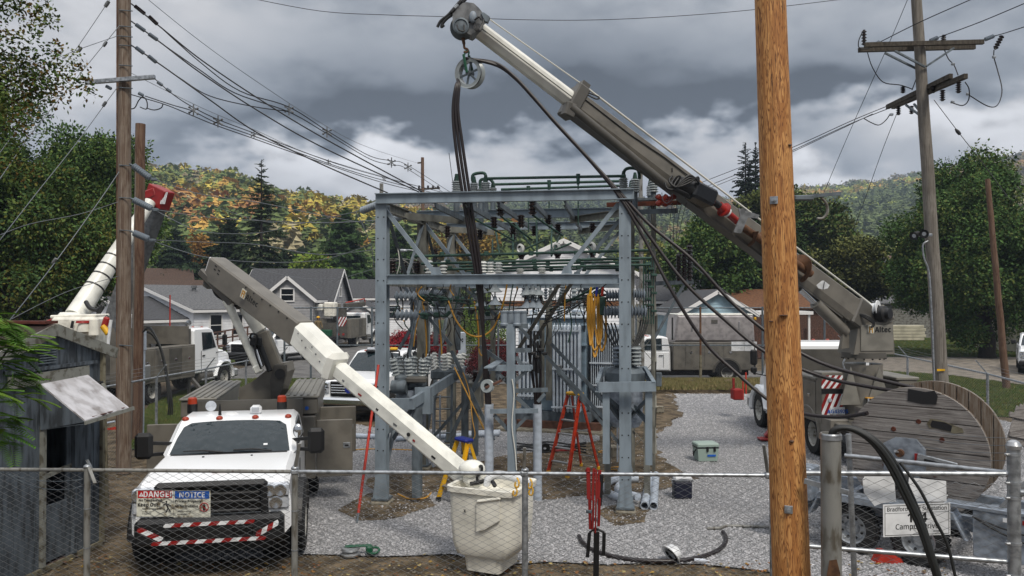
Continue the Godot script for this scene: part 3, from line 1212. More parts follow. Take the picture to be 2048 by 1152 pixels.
func build_trees() -> void:
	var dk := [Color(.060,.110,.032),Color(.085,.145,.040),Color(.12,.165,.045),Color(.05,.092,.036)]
	var olive := [Color(.10,.112,.038),Color(.13,.136,.045),Color(.08,.096,.037)]
	var lime := [Color(.17,.25,.04),Color(.13,.21,.04),Color(.22,.26,.05)]
	# left: the branch that hangs into the corner and the dark trees behind the shed
	broadleaf("cherry_tree","thinly leaved tree reaching into the upper left corner",V(-9.2,0,-11.0),P(-60,175,11.0),V(1.38,1.95,1.3),.060,760,[Color(.07,.12,.03),Color(.10,.14,.038),Color(.14,.15,.045),Color(.06,.10,.028),Color(.17,.11,.035)],.16,501,40)
	broadleaf("dark_tree","dark leafy tree nearest behind the grey shed",G(20,790),P(40,490,31.0),V(3.7,4.0,3.2),.135,6500,dk + [Color(.12,.12,.03)],.22,502,60)
	broadleaf("dark_tree","dark tree with a rounded top behind the tall left pole",G(120,757),P(165,410,37.0),V(3.3,3.9,3.0),.15,5500,dk,.26,503,60)
	broadleaf("dark_tree","low very dark tree filling the gap left of the raised bucket",G(60,754),P(80,560,38.0),V(4.0,2.6,2.6),.15,3600,[Color(.05,.062,.022),Color(.075,.078,.026),Color(.04,.055,.022)],.2,504,46)
	broadleaf("dark_tree","tall tree at the left edge showing above the cherry branch",G(-120,790),P(-90,370,31.0),V(3.8,5.2,2.8),.14,5500,dk,.26,505,60)
	sumac()
	# conifers on the left
	conifer("spruce_tree","tall ragged dark spruce standing alone against the autumn hill",P(522,600,74.0),13.2,3.3,28,8,Color(.042,.062,.032),601,.02,.28,"",.22)
	conifer("pine_tree","dark pine left of the ragged spruce, behind the white sided house",P(455,600,82.0),8.6,3.8,24,14,Color(.040,.060,.032),602,.05)
	conifer("pine_tree","dense green pine with a pointed top left of the steel frame",P(690,600,96.0),11.2,4.4,26,16,Color(.055,.10,.035),603,.05)
	conifer("pine_tree","green pine seen through the left bay of the steel frame",P(800,600,100.0),9.4,4.4,24,16,Color(.055,.10,.035),604,.05)
	conifer("pine_tree","low dark pine right behind the gap between both left houses",P(575,600,88.0),5.4,4.6,18,15,Color(.042,.068,.035),605,.05)
	conifer("pine_tree","dark pine behind the brown brick house",P(350,600,96.0),8.4,4.2,22,14,Color(.042,.068,.035),606,.05)
	broadleaf("young_tree","small bright lime green tree behind the grey gabled house",P(620,600,84.0),P(618,540,84.0),V(2.4,2.0,2.0),.34,420,lime,.12,506,18)
	broadleaf("autumn_tree","orange leaved tree beside the dark pine",P(405,600,98.0),P(404,515,98.0),V(1.3,2.9,1.3),.36,260,[Color(.36,.20,.05),Color(.30,.17,.06)],.12,507,16)
	broadleaf("autumn_tree","orange brown tree seen through the middle of the steel frame",P(905,600,105.0),P(920,500,105.0),V(5.5,4.0,3.0),.42,800,[Color(.30,.18,.05),Color(.22,.19,.06),Color(.33,.22,.06)],.2,508,26)
	broadleaf("bright_tree","yellow green tree behind the lattice tower",P(1290,600,92.0),P(1300,545,92.0),V(4.0,2.8,2.6),.40,700,[Color(.16,.19,.05),Color(.11,.15,.045),Color(.21,.20,.06)],.16,509,24)
	# right of the frame
	broadleaf("dark_tree","broad dark green tree behind the blue gabled house",P(1430,602,60.0),P(1425,520,58.0),V(3.2,2.9,2.6),.26,2200,dk,.25,510,44)
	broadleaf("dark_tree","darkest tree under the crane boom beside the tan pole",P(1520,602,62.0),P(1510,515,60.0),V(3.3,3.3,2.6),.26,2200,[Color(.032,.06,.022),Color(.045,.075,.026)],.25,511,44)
	broadleaf("olive_tree","tall olive tree rising behind the crane boom, left of the tan pole",P(1540,602,72.0),P(1555,440,72.0),V(3.6,3.0,2.6),.30,1400,[Color(.075,.10,.03),Color(.10,.115,.036)],.25,512,40)
	broadleaf("olive_tree","rounded olive brown tree above the crane turret",P(1715,610,60.0),P(1705,545,60.0),V(3.5,2.6,2.6),.25,2000,olive,.22,513,44)
	broadleaf("olive_tree","dull tree just right of the tan pole, behind the round olive tree",P(1640,605,70.0),P(1635,475,70.0),V(3.0,3.4,2.6),.30,1500,olive+dk,.22,514,40)
	broadleaf("maple_tree","very large dense green maple on the lawn at the right",G(1975,716),P(1955,520,50.0),V(5.1,6.3,4.6),.19,13000,[Color(.06,.115,.034),Color(.075,.135,.04),Color(.05,.092,.03),Color(.115,.145,.042)],.46,515,120)
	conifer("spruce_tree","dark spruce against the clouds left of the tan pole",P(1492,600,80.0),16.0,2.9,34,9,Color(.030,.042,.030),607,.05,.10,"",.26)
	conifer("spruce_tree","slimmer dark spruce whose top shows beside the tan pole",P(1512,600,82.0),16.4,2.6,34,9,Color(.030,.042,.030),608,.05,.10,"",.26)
	# red burning bushes beyond the yard
	var k := 0
	for b in [[812,690,38.0,1.45,"rounded bright crimson bush left of the steel columns"],[868,700,37.0,1.35,"crimson bush between the two rear steel columns"],[990,690,37.0,1.15,"dark red bush behind the central cable stand"]]:
		k += 1
		var c := P(b[0],b[1],b[2])
		var o := thing("red_bush",b[4],"bush",V(c.x,0,c.z),.0,"red bushes behind the yard")
		var st := NB()
		for j in 9:
			var a := TAU*j/9.0
			st.tube([V(0,0,0),V(cos(a)*.5,.8,sin(a)*.5)*b[3]],[.02,.01],4,false)
		part(o,"stems",st,M.bark)
		var xfs := []
		var cols := []
		for j in 1500:
			var dir := V(rng.randfn(),absf(rng.randfn()),rng.randfn()).normalized()
			var p: Vector3 = dir*V(1.15,1.35,1.0)*b[3]*pow(rng.randf(),.33)+V(0,.28,0)
			xfs.append(Transform3D(Basis.from_euler(V(R(0,3),R(0,TAU),0)),p))
			cols.append([Color(.30,.018,.03),Color(.19,.02,.028),Color(.12,.022,.026)][k - 1]*R(.5,1.25))
		multi("foliage",leaf_clump(700+k,14,.09,.16),M.leaf,xfs,cols,o)
	for b in [[970,660,41.0,1.9,"tall yellow green shrub behind the central cable stand"],[1085,690,39.0,.9,"low green shrub left of the transformer"]]:
		k += 1
		var c := P(b[0],b[1],b[2])
		var o := thing("green_shrub",b[4],"bush",V(c.x,0,c.z))
		var st := NB()
		st.tube([Vector3.ZERO,V(0,1.2,0)],[.05,.02],5,false)
		part(o,"stems",st,M.bark)
		var xfs := []
		var cols := []
		for j in 700:
			var dir := V(rng.randfn(),rng.randfn(),rng.randfn()).normalized()
			var p: Vector3 = dir*V(.75,1.0,.7)*b[3]*pow(rng.randf(),.33)+V(0,b[3],0)
			xfs.append(Transform3D(Basis.from_euler(V(R(0,3),R(0,TAU),0)),p))
			cols.append(Color(.12,.19,.035)*R(.6,1.25))
		multi("foliage",leaf_clump(700+k,14,.10,.2),M.leaf,xfs,cols,o)

func sumac() -> void:
	var base := V(-6.2,0,-7.6)
	var o := thing("sumac_shrub","bright green feathery sumac branches leaning in at the left edge","shrub",base)
	var lf := NB()   # one compound leaf,a unit long,along +z
	lf.tint = true
	for i in 13:
		for s in [-1.0,1.0]:
			var f := .16+.066*i
			var p := V(0,-.28*f*f,f)
			var l := .30*(1.0 - pow(absf(f - .42)/.62,2.0)*.65)
			var tip: Vector3 = p+V(s*l,-.10*l - .02,l*.45)
			var w := V(-s*.010,.008,.034)
			var g := R(.8,1.2)
			lf.col = Color(g,g,g)
			var mid := p.lerp(tip,.45)
			lf.tri(p,mid+w,tip)
			lf.tri(p,tip,mid - w)
	lf.tube([Vector3.ZERO,V(0,-.07,.5),V(0,-.28,1.0)],[.010,.007,.003],4,false)
	var stems := NB()
	var xfs := []
	var cols := []
	for tip in [P(20,760,7.7),P(-30,690,7.5),P(30,680,7.9),P(-10,850,7.6),P(-40,800,7.3),P(10,720,7.7),P(-10,650,7.6)]:
		stems.tube(curve([base,base.lerp(tip,.6)+V(-.15,.2,0),tip],4),[.03,.027,.025,.022,.02,.016,.013,.01,.006],6,false)
		for j in 15:
			var yaw := PI*.5+R(-1.6,1.6)
			var b := Basis(Vector3.UP,yaw)*Basis(Vector3.RIGHT,R(-.35,.5))
			var s := R(.24,.40)
			xfs.append(Transform3D(b.scaled(V(s,s,s)),tip+V(R(-.1,.08),R(-.18,.12),R(-.15,.15)) - base))
			cols.append(Color(.085,.20,.035).lerp(Color(.13,.22,.03),rng.randf())*R(.6,1.1))
	wpart(o,"stems",stems,M.bark)
	multi("foliage",lf.mesh(),M.leaf,xfs,cols,o)

# ---------------------------------------------------------------- houses
# lapped boards on a wall that runs from p along u; top(x) gives the wall's height there
func clap(mb: MB,p: Vector3,u: Vector3,width: float,eave: float,ridge: float,lap := .2) -> void:
	var out := u.cross(Vector3.UP)
	var k := int(ceil(ridge/lap))
	for i in k:
		var h0 := i*lap
		var h1 := minf(h0+lap,ridge)
		var x0 := .0
		var x1 := width
		var x2 := .0
		var x3 := width
		if h1 > eave:
			var f1 := clampf((h1 - eave)/maxf(ridge - eave,.01),.0,1.0)*width*.5
			var f0 := clampf((h0 - eave)/maxf(ridge - eave,.01),.0,1.0)*width*.5
			x0 = f0
			x1 = width - f0
			x2 = f1
			x3 = width - f1
		var lip := out*.022
		mb.quad(p+u*x0+V(0,h0,0)+lip,p+u*x1+V(0,h0,0)+lip,p+u*x3+V(0,h1,0),p+u*x2+V(0,h1,0))
		mb.quad(p+u*x0+V(0,h0,0),p+u*x1+V(0,h0,0),p+u*x1+V(0,h0,0)+lip,p+u*x0+V(0,h0,0)+lip)

func house_window(o: Node3D,face: Vector3,nrm: Vector3,w: float,h: float,frame_mat: Material) -> void:
	var u := Vector3.UP.cross(nrm).normalized()
	var b := Basis(u,Vector3.UP,nrm)
	var f := NB()
	for s in [-1.0,1.0]:
		f.box(face+u*s*(w*.5+.04),V(.10,h+.18,.10),.0,b)
		f.box(face+V(0,s*(h*.5+.045),0),V(w - .02,.09,.12),.0,b)
	f.box(face,V(w,.05,.07),.0,b)
	var wn := part(o,"window",f,frame_mat)
	for s in [-1.0,1.0]:
		part(wn,"pane",NB().box(face+V(0,s*h*.25,0)+nrm*.012,V(w - .02,h*.5 - .05,.02),.0,b),M.glass_house)

# local x along the ridge (or across it when the ridge runs front to back),+z is the front
func house(called: String,label: String,at: Vector3,yaw: float,W: float,D: float,eave: float,ridge: float,along_x: bool,wall: Material,roof: Material,opens := [],over := .35,category := "house",trimmed := true) -> Node3D:
	var o := thing(called,label,category,at,yaw)
	var w := NB()
	var hw := W*.5
	var hd := D*.5
	clap(w,V(-hw,0,hd),Vector3.RIGHT,W,eave,eave if along_x else ridge)
	clap(w,V(hw,0,-hd),Vector3.LEFT,W,eave,eave if along_x else ridge)
	clap(w,V(hw,0,hd),Vector3.FORWARD,D,eave,ridge if along_x else eave)
	clap(w,V(-hw,0,-hd),Vector3.BACK,D,eave,ridge if along_x else eave)
	part(o,"wall",w,wall)
	var r := NB()
	var tr := NB()
	var half := hd if along_x else hw
	var lng := (hw if along_x else hd)+over
	var slope := (ridge - eave)/half
	for s in [-1.0,1.0]:
		var e := half+over
		var ye := eave - slope*over
		var q := [V(-lng,ridge+.02,0),V(lng,ridge+.02,0),V(lng,ye+.02,s*e),V(-lng,ye+.02,s*e)]
		var th := V(0,.13,0)
		var pts := []
		for v in q:
			pts.append(v)
		for v in q:
			pts.append(v+th)
		if not along_x:
			for i in 8:
				pts[i] = V(pts[i].z,pts[i].y,pts[i].x)
		if (s < 0) == along_x:
			pts = [pts[3],pts[2],pts[1],pts[0],pts[7],pts[6],pts[5],pts[4]]
		r.hexa(pts)
		if trimmed:
			var ends := []
			for v in [V(-lng - .012,ridge,0),V(-lng - .012,ye,s*(e+.012)),V(lng+.012,ridge,0),V(lng+.012,ye,s*(e+.012))]:
				ends.append(v if along_x else V(v.z,v.y,v.x))
			tr.beam(ends[0],ends[1],.03,.22)
			tr.beam(ends[2],ends[3],.03,.22)
			tr.beam(ends[1],ends[3],.03,.18)
	part(o,"roof",r,roof)
	if trimmed:
		part(o,"trim",tr,M.trim_white)
	for a in opens:
		var nrm: Vector3 = {"f": Vector3.BACK,"b": Vector3.FORWARD,"r": Vector3.RIGHT,"l": Vector3.LEFT}[a[0]]
		var off: float = hd if a[0] in ["f","b"] else hw
		var u := Vector3.UP.cross(nrm)
		house_window(o,nrm*(off+.03)+u*a[1]+V(0,a[2],0),nrm,a[3],a[4],M.trim_white)
	return o

func build_houses() -> void:
	# white sided house at the left,seen corner on
	var xh := V(.5,0,-.866)
	var zh := V(.866,0,.5)
	var c := V(-22.95,0,-57.0)
	var h1 := house("white_house","low white sided house with dark grey roof behind the wooden ramp",c+xh*6.5 - zh*5.8,PI/3,13.0,11.6,2.9,4.64,true,M.siding_white,M.roof_grey,[["f",-4.6,1.75,1.0,1.5],["f",-2.6,1.75,.9,1.5],["f",1.0,1.6,1.0,1.9]])
	var vent := NB()
	vent.cyl(V(-3.2,3.9,1.6),V(-3.2,4.55,1.6),.16)
	vent.cyl(V(-3.2,4.55,1.6),V(-3.2,4.75,1.6),.26,.18)
	part(h1,"roof_vent",vent,M.mid_grey)
	var pipe := NB()
	pipe.cyl(V(-1.0,3.5,3.2),V(-1.0,4.2,3.2),.06)
	part(h1,"roof_pipe",pipe,M.black)
	house("white_house_wing","lower white wing with dark roof in front of the white house gable",c - xh*1.75 - zh*5.0,PI/3,3.4,8.4,2.25,3.75,true,M.siding_white,M.roof_dark,[],.35,"house wing")
	house("grey_house","grey clapboard house with steep dark shingle roof and front gable",V(-17.7,0,-65.5),.0,6.9,7.0,3.52,6.05,true,M.siding_grey,M.roof_dark,[["r",.0,4.6,.5,1.3]])
	house("grey_house_gable","grey front gable with one small white framed window, on the grey house",V(-16.6,0,-60.6),.0,3.7,4.0,3.75,5.3,false,M.siding_grey,M.roof_dark,[["f",-.05,4.0,.9,.85],["f",1.6,1.0,.9,.9]],.3,"gable")
	house("grey_house_porch","small dark porch roof beside the grey front gable",V(-13.1,0,-69.0),.0,1.9,3.6,2.85,3.45,false,M.siding_grey,M.roof_dark,[],.25,"porch")
	house("white_bungalow","white bungalow with a dark roof right of the grey gabled house",V(-12.6,0,-80),.0,8.5,7.0,3.8,5.5,true,M.siding_white,M.roof_dark,[["f",-2.2,2.4,.9,1.2],["f",1.0,2.4,1.6,1.2]])
	house("brick_house","brown brick house with a rust coloured roof at the left",V(-43.5,0,-92),.5,11.0,7.0,4.2,7.1,true,M.brick,M.roof_rust,[["r",.8,4.0,1.0,1.4],["f",2.5,3.0,1.2,1.4]],.4,"house",false)
	house("pale_house","small pale roofed house between the brick house and the raised elbow",V(-41.0,0,-108),.2,8.0,6.0,4.6,6.3,true,M.siding_white,M.roof_rust,[["f",.0,3.0,1.0,1.2]])
	house("low_house","low rust roofed house half hidden by the dark trees at the left",V(-35.5,0,-78),.2,9.0,6.0,3.4,5.4,true,M.siding_cream,M.roof_rust,[["f",1.0,2.0,1.0,1.2]])
	# behind the frame
	var wb := house("white_hall","big white sided gabled building seen through the steel frame",V(3.05,0,-51),.0,8.6,8.0,5.2,7.15,false,M.siding_white,M.trim_white,[["f",-2.0,4.0,.7,1.2],["f",1.2,4.0,.7,1.2]])
	part(wb,"brown_band",NB().box(V(0,3.45,4.06),V(8.1,.3,.06)),M.roof_brown)
	house("blue_house","pale blue sided gable with white trim behind the white box truck",P(1402,620,51)*V(1,0,1),.0,4.1,8.0,2.95,4.15,false,M.siding_blue,M.roof_dark)
	house("dark_roof_house","dark roofed house with white windows left of the blue gable",V(13.0,0,-66),.1,6.5,7.0,3.6,5.6,true,M.siding_cream,M.roof_dark,[["f",-1.5,3.1,1.2,.9],["f",.6,3.0,.8,.9]])
	house("brown_roof_house","low building with an orange brown shingle roof behind the tan pole",V(18.2,0,-57),.0,8.6,6.0,3.1,4.25,true,M.brick,M.roof_brown,[],.3,"building",false)
	var pr := thing("carport","flat white carport roof edge right of the blue gable","carport",V(16.0,0,-50))
	part(pr,"roof",NB().box(V(0,2.85,0),V(5.0,.2,3.0)),M.trim_white)
	for s in [-1.0,1.0]:
		part(pr,"post",NB().box(V(2.3*s,1.37,1.3),V(.12,2.74,.12)),M.trim_white)
	house("block_building","long grey block building with a flat dark roof behind the crane turret",V(35.2,0,-78),-.1,9.5,7.0,3.35,5.3,true,M.block_wall,M.roof_grey,[["f",-3.0,1.8,1.2,1.0]],.35,"building",false)
	house("cream_house","corner of a cream sided house at the right edge",V(40.2,0,-57),.0,10.0,8.0,3.2,5.0,true,M.siding_cream,M.roof_grey)
	house("town_building","white building on the far slope seen between the maple and the round tree",P(1790,517,190) - V(0,6.0,0),.3,9.0,8.0,5.0,6.5,true,M.siding_white,M.brick,[["f",-2.0,3.0,1.2,1.6],["f",1.4,3.0,1.2,1.6]],.3,"building")
	# stacked boards and a low wall on the lawn
	var logs := thing("lumber_stack","stack of tan boards against the grey block building","lumber stack",P(1800,668,70)*V(1,0,1))
	for i in 5:
		part(logs,"board",NB().box(V(R(-.1,.1),.15+.27*i,0),V(4.0,.24,.9),.02),M.siding_cream)
	# wooden fence behind the tan pole
	var fn := thing("board_fence","brown board fence behind the tan pole and the boom","fence",V(18.6,0,-49))
	var bm := NB().box(V(0,.95,0),V(.15,1.9,.03),.008).mesh()
	for i in 44:
		shared(fn,"board",bm,M.deck_wood,Transform3D(Basis.IDENTITY,V(-3.6+i*.165,R(-.02,.02),R(0,.008))))
	for y in [.5,1.5]:
		part(fn,"rail",NB().box(V(0,y,-.05),V(7.2,.09,.05)),M.deck_wood)
	# ramp with a wooden rail beside the white house
	var ra := P(395,700,55)
	var rb := P(482,668,57.5)
	var rp := thing("wooden_ramp","brown wooden ramp with railings along the white house","ramp",V(ra.x,0,ra.z))
	var e0 := V(ra.x,.15,ra.z)
	var e1 := V(rb.x+1.2,.75,rb.z)
	wpart(rp,"deck",NB().beam(e0,e1,1.2,.08),M.deck_wood)
	for y in [.5,1.0]:
		wpart(rp,"rail",NB().beam(e0+V(0,y,.6),e1+V(0,y,.6),.05,.10),M.deck_wood)
	for i in 9:
		var p := e0.lerp(e1,i/8.0)+V(0,0,.6)
		wpart(rp,"post",NB().box(p+V(0,.45 - p.y*.5,0),V(.09,1.15+p.y,.09)),M.deck_wood)

# ---------------------------------------------------------------- substation
const S_YAW := .1414
var s_org := V(-2.4,0,-14.64)

func S(u: float,h: float,w: float) -> Vector3:   # along the front,up,and back from the front
	return s_org+V(cos(S_YAW),0,sin(S_YAW))*u+V(0,h,0)+V(sin(S_YAW),0,-cos(S_YAW))*w

func SP(px: float,py: float,w: float) -> Vector3:   # the point of the plane w behind the front that shows at a pixel
	var dir := P(px,py,1.0) - V(0,EYE,0)
	var nn := V(sin(S_YAW),0,-cos(S_YAW))
	return V(0,EYE,0)+dir*((S(0,0,w) - V(0,EYE,0)).dot(nn)/dir.dot(nn))

func steel(o: Node3D,called: String,p: Vector3,q: Vector3,poly: PackedVector2Array,m: Material,up := Vector3.UP) -> void:
	wpart(o,called,NB().section(p,q,poly,up),m)

func ins(o: Node3D,p: Vector3,q: Vector3,r: float,sheds: int,m: Material,core := .55) -> void:
	wpart(o,"insulator",NB().insulator(p,q,r,sheds,12,core),m)

func build_substation() -> void:
	var o := thing("substation_gantry","galvanised steel substation frame with columns, beams, insulators and green bus pipes","steel gantry",S(0,0,0))
	var depth := V(sin(S_YAW),0,-cos(S_YAW))
	var across := V(cos(S_YAW),0,sin(S_YAW))
	var W := 4.45
	var col := poly_i(.21,.21,.018,.014)
	var hole := NB().cyl(V(0,0,-.004),V(0,0,.004),.013,-1.0,8).mesh()
	for w in [.0,2.95,5.9]:
		for u in [.0,W]:
			steel(o,"column",S(u,.05,w),S(u,5.52,w),col,M.steel if w < 1.0 else M.steel_warm if u < 1.0 else M.steel,depth)
			if w < 1.0:
				for k in 13:
					for s in [-1.0,1.0]:
						shared(o,"bolt_hole",hole,M.black,Transform3D(Basis(across,Vector3.UP,-depth),S(u+s*.055,.6+k*.39,w - .107) - o.position))
			wpart(o,"base_plate",NB().box(S(u,.10,w),V(.32,.03,.32),.0,Basis(Vector3.UP,-S_YAW)),M.steel_dark)
			wpart(o,"footing",NB().box(S(u,.01,w),V(.36,.12,.36),.03,Basis(Vector3.UP,-S_YAW)),M.concrete)
			for s in [-1.0,1.0]:
				var g := NB()
				g.prism(PackedVector2Array([Vector2(.1,.0),Vector2(.15,.0),Vector2(.1,.40)]),-.006,.006,Transform3D(Basis(across*s,Vector3.UP,depth*s),S(u,.115,w - .085)))
				wpart(o,"gusset",g,M.steel)
	# the three bents
	var chan := poly_c(.075,.19)
	for w in [.0,2.95,5.9]:
		var off: float = w - .115
		steel(o,"top_beam",S(-.10,5.62,off),S(W+.16,5.62,off),poly_i(.13,.19),M.steel,Vector3.UP)
		steel(o,"middle_beam",S(.11,4.13,off+.06),S(W - .11,4.13,off+.06),poly_i(.12,.18),M.steel,Vector3.UP)
		# knee braces
		for s in [.0,1.0]:
			var a := S(lerpf(.08,W - .08,s),5.45,w - .03)
			var b := S(lerpf(1.03,W - 1.03,s),4.26,w - .03)
			steel(o,"knee_brace",a,b,poly_l(.075),M.steel,depth)
			wpart(o,"gusset",NB().prism(PackedVector2Array([Vector2(-.10,0),Vector2(.10,0),Vector2(.07,.13),Vector2(-.05,.13)]),-.006,.006,Transform3D(Basis(across,Vector3.UP,-depth),S(lerpf(1.03,W - 1.03,s),4.225,w - .05))),M.steel)
	for u in [.0,W]:
		for i in 2:
			var w0 := 2.95*i
			steel(o,"side_beam",S(u,5.5,w0+.1),S(u,5.5,w0+2.85),poly_i(.12,.18),M.steel_warm,Vector3.UP)
			steel(o,"side_beam",S(u,4.1,w0+.1),S(u,4.1,w0+2.85),poly_c(.07,.16),M.steel_warm,Vector3.UP)
			steel(o,"side_brace",S(u,5.4,w0+.15),S(u,4.2,w0+1.5),poly_l(.07),M.steel_dark,across)
			steel(o,"side_brace",S(u,5.4,w0+2.8),S(u,4.2,w0+1.5),poly_l(.07),M.steel_dark,across)
			steel(o,"side_brace",S(u,.6,w0+.15),S(u,4.0,w0+2.8),poly_l(.07),M.steel_dark,across)
			# corner braces lying flat under the roof
			var du := 1.15 if u < 1.0 else -1.15
			steel(o,"corner_brace",S(u,5.46,w0+1.4),S(u+du,5.46,w0+2.8),poly_c(.06,.14),M.steel_warm,Vector3.UP)
	# low cross bracing of the rear bents
	for w in [2.95,5.9]:
		steel(o,"low_brace",S(.1,.6,w),S(1.5,2.2,w),poly_l(.07),M.steel_dark,depth)
		steel(o,"low_brace",S(W - .1,.6,w),S(W - 1.5,2.2,w),poly_l(.07),M.steel_dark,depth)
	# rails between bents that carry the hanging insulators
	for u in [1.0,1.62,2.2,2.85,3.4]:
		steel(o,"rail",S(u,5.5,.0),S(u,5.5,5.9),poly_c(.05,.10),M.steel_dark,Vector3.UP)
	# brown insulators under the roof
	for a in [[938,404,432,.6],[1001,402,432,.6],[1065,400,430,.6],[988,434,458,2.0],[1042,430,456,2.0],[1096,430,450,2.4],[960,460,480,3.6],[1116,448,468,3.8],[1069,452,472,3.8],[1185,446,466,3.9],[895,452,476,4.4],[870,498,522,4.0],[1026,446,480,3.2]]:
		ins(o,SP(a[0],a[1],a[3]),SP(a[0],a[2],a[3]),.085,4,M.porcelain_brown,.62)
	# standing insulators on the middle beams
	for a in [[966,522,546,.3],[981,523,546,.55],[997,524,546,.8],[858,520,548,1.2],[887,522,548,1.5],[1040,537,548,1.2],[1084,535,548,1.2]]:
		ins(o,SP(a[0],a[2],a[3]),SP(a[0],a[1],a[3]),.085,4,M.porcelain_white,.6)
	for a in [[785,518,546,1.6],[808,522,546,2.2],[832,522,546,2.8]]:
		ins(o,SP(a[0],a[2],a[3]),SP(a[0],a[1],a[3]),.10,4,M.porcelain_brown,.6)
	# green bus pipes across the frame
	for a in [[.5,4.62,.4,W+.5],[.5,4.50,.9,W+.5],[.4,4.40,1.5,W+.5],[.9,4.52,2.6,W+.3],[.9,4.42,3.4,W+.3]]:
		wpart(o,"bus_pipe",NB().cyl(S(a[0],a[1] - .04,a[2]),S(a[3],a[1]+.04,a[2]),.026),M.copper_green)
		for k in 5:
			wpart(o,"bus_clamp",NB().box(S(lerpf(a[0],a[3],.12+k*.19),a[1],a[2]),V(.09,.085,.085),.012),M.copper_green)
	# sloping and hanging bus pipes
	for a in [[938,432,.6,1030,482,1.4],[1001,432,.6,1064,480,1.4],[1065,430,.6,1126,472,1.4],[1030,446,2.0,1068,500,1.0],[990,455,2.0,1000,512,1.0],[1026,470,1.6,1026,515,1.0],[1073,440,1.6,1074,512,1.0],[1103,450,2.4,1103,512,1.0],[1120,470,3.0,1103,512,1.4],[1160,470,3.0,1190,510,1.4],[985,480,2.6,985,512,1.0],[1051,498,1.0,1090,480,1.0],[1110,500,1.0,1143,486,1.0]]:
		wpart(o,"bus_pipe",NB().cyl(SP(a[0],a[1],a[2]),SP(a[3],a[4],a[5]),.019),M.copper_green)
	# disconnect arms with pale bells
	for a in [[1043,498,2.2],[1115,496,2.2],[1185,494,2.4]]:
		var c := SP(a[0],a[1],a[2])
		ins(o,c+V(0,.10,0),c - V(0,.22,0),.085,2,M.porcelain_brown)
		wpart(o,"bell",NB().lathe([[.0,.0],[.10,.0],[.11,.03],[.07,.05],[.06,.03],[.0,.03]],c - depth*.05,-across*.8 - depth,14),M.porcelain_white)
	# roof-top bus: three pipes on posts,with bushings at both ends
	for a in [[.0,975,357,1252,352],[.8,985,369,1252,362],[1.6,1002,379,1255,371]]:
		var w: float = 2.2+a[0]
		var p := SP(a[1],a[2],w)
		var q := SP(a[3],a[4],w)
		wpart(o,"roof_bus_pipe",NB().cyl(p,q,.03),M.copper_green)
		var f: float = [.66,.43,.22][int(a[0]/.8)]
		var m := p.lerp(q,f)
		wpart(o,"roof_bus_clamp",NB().cyl(m+V(0,.06,0),m - V(0,.16,0),.045,.03),M.copper_green)
		wpart(o,"roof_bus_drop",NB().cyl(m - V(0,.12,0),V(m.x,5.3,m.z),.014),M.copper_green)
	for a in [[913,362,388,1.2,.10],[948,366,388,2.2,.10],[971,365,386,2.2,.11],[962,378,390,3.4,.09],[986,376,388,3.0,.09],[1247,356,381,2.4,.10],[1270,358,385,3.0,.11],[1307,356,385,3.4,.11],[1262,374,390,3.8,.09],[1300,372,392,4.2,.09]]:
		var b := SP(a[0],a[2],a[3])
		var t := SP(a[0],a[1],a[3])
		ins(o,b,t,a[4],6,M.porcelain_grey,.72)
		wpart(o,"bushing_foot",NB().cyl(V(b.x,5.5,b.z),b,.06),M.steel_dark)
		wpart(o,"bushing_cap",NB().cyl(t,t+V(0,.14,0),.055,.03),M.copper_green)
	for a in [[[945,363],[946,350],[960,346],[970,348],[973,362]],[[960,372],[962,360],[978,358],[985,364],[988,374]],[[1246,354],[1250,340],[1262,336],[1276,340],[1279,358]]]:
		var pts := []
		for q in a:
			pts.append(SP(q[0],q[1],2.4))
		wpart(o,"bus_loop",NB().tube(curve(pts,5),.034,8),M.copper_green)
	steel(o,"roof_shelf",S(W - .4,5.85,3.4),S(W+1.2,5.85,3.2),poly_c(.06,.10),M.rust)
	steel(o,"roof_shelf",S(W - .2,5.62,2.9),S(W+1.1,5.62,2.7),poly_c(.06,.10),M.steel_dark)
	# horizontal post insulators of the lower switches
	for a in [[790,834,592,.9,.10],[838,858,588,1.7,.085],[868,884,587,2.6,.08],[792,836,630,.6,.11],[840,866,628,1.6,.09],[868,890,626,2.6,.08],[1212,1241,591,.5,.115],[1266,1291,589,.6,.115],[1207,1241,624,.4,.125],[1262,1294,623,.5,.125]]:
		ins(o,SP(a[0],a[2],a[3]),SP(a[1],a[2],a[3]),a[4],5,M.polymer_grey,.5)
	for a in [[836,592,.9,905,598,2.5],[836,628,.8,905,634,2.5],[845,600,1.2,940,600,3.2],[858,588,1.7,936,608,3.0],[1130,602,1.4,1212,590,.6],[1100,620,1.4,1190,576,.8]]:
		wpart(o,"switch_blade",NB().cyl(SP(a[0],a[1],a[2]),SP(a[3],a[4],a[5]),.022),M.copper_green)
	for a in [[845,596,1.2],[862,600,1.6],[880,595,2.0],[898,602,2.6],[912,598,3.0],[850,632,1.2],[874,630,1.8],[1196,585,.6],[1204,606,.6],[1204,618,.6]]:
		var c := SP(a[0],a[1],a[2])
		wpart(o,"switch_clamp",NB().box(c,V(R(.08,.16),R(.06,.14),.1),.015,Basis(Vector3.FORWARD,R(-.6,.6))),M.copper_green)
		wpart(o,"switch_strap",NB().tube(curve([c,c+V(.08,.07,.02),c+V(.2,-.05,.0)],4),.012,6),M.wire_dark)
	wpart(o,"switch_box",NB().box(SP(1205,612,.4),V(.10,.34,.12),.02),M.copper_green)
	for k in 5:   # rods down the right hand column
		wpart(o,"control_rod",NB().cyl(SP(1287+k*5,520,2.0),SP(1287+k*5,648,2.0),.014,-1.0,6),M.copper_green)
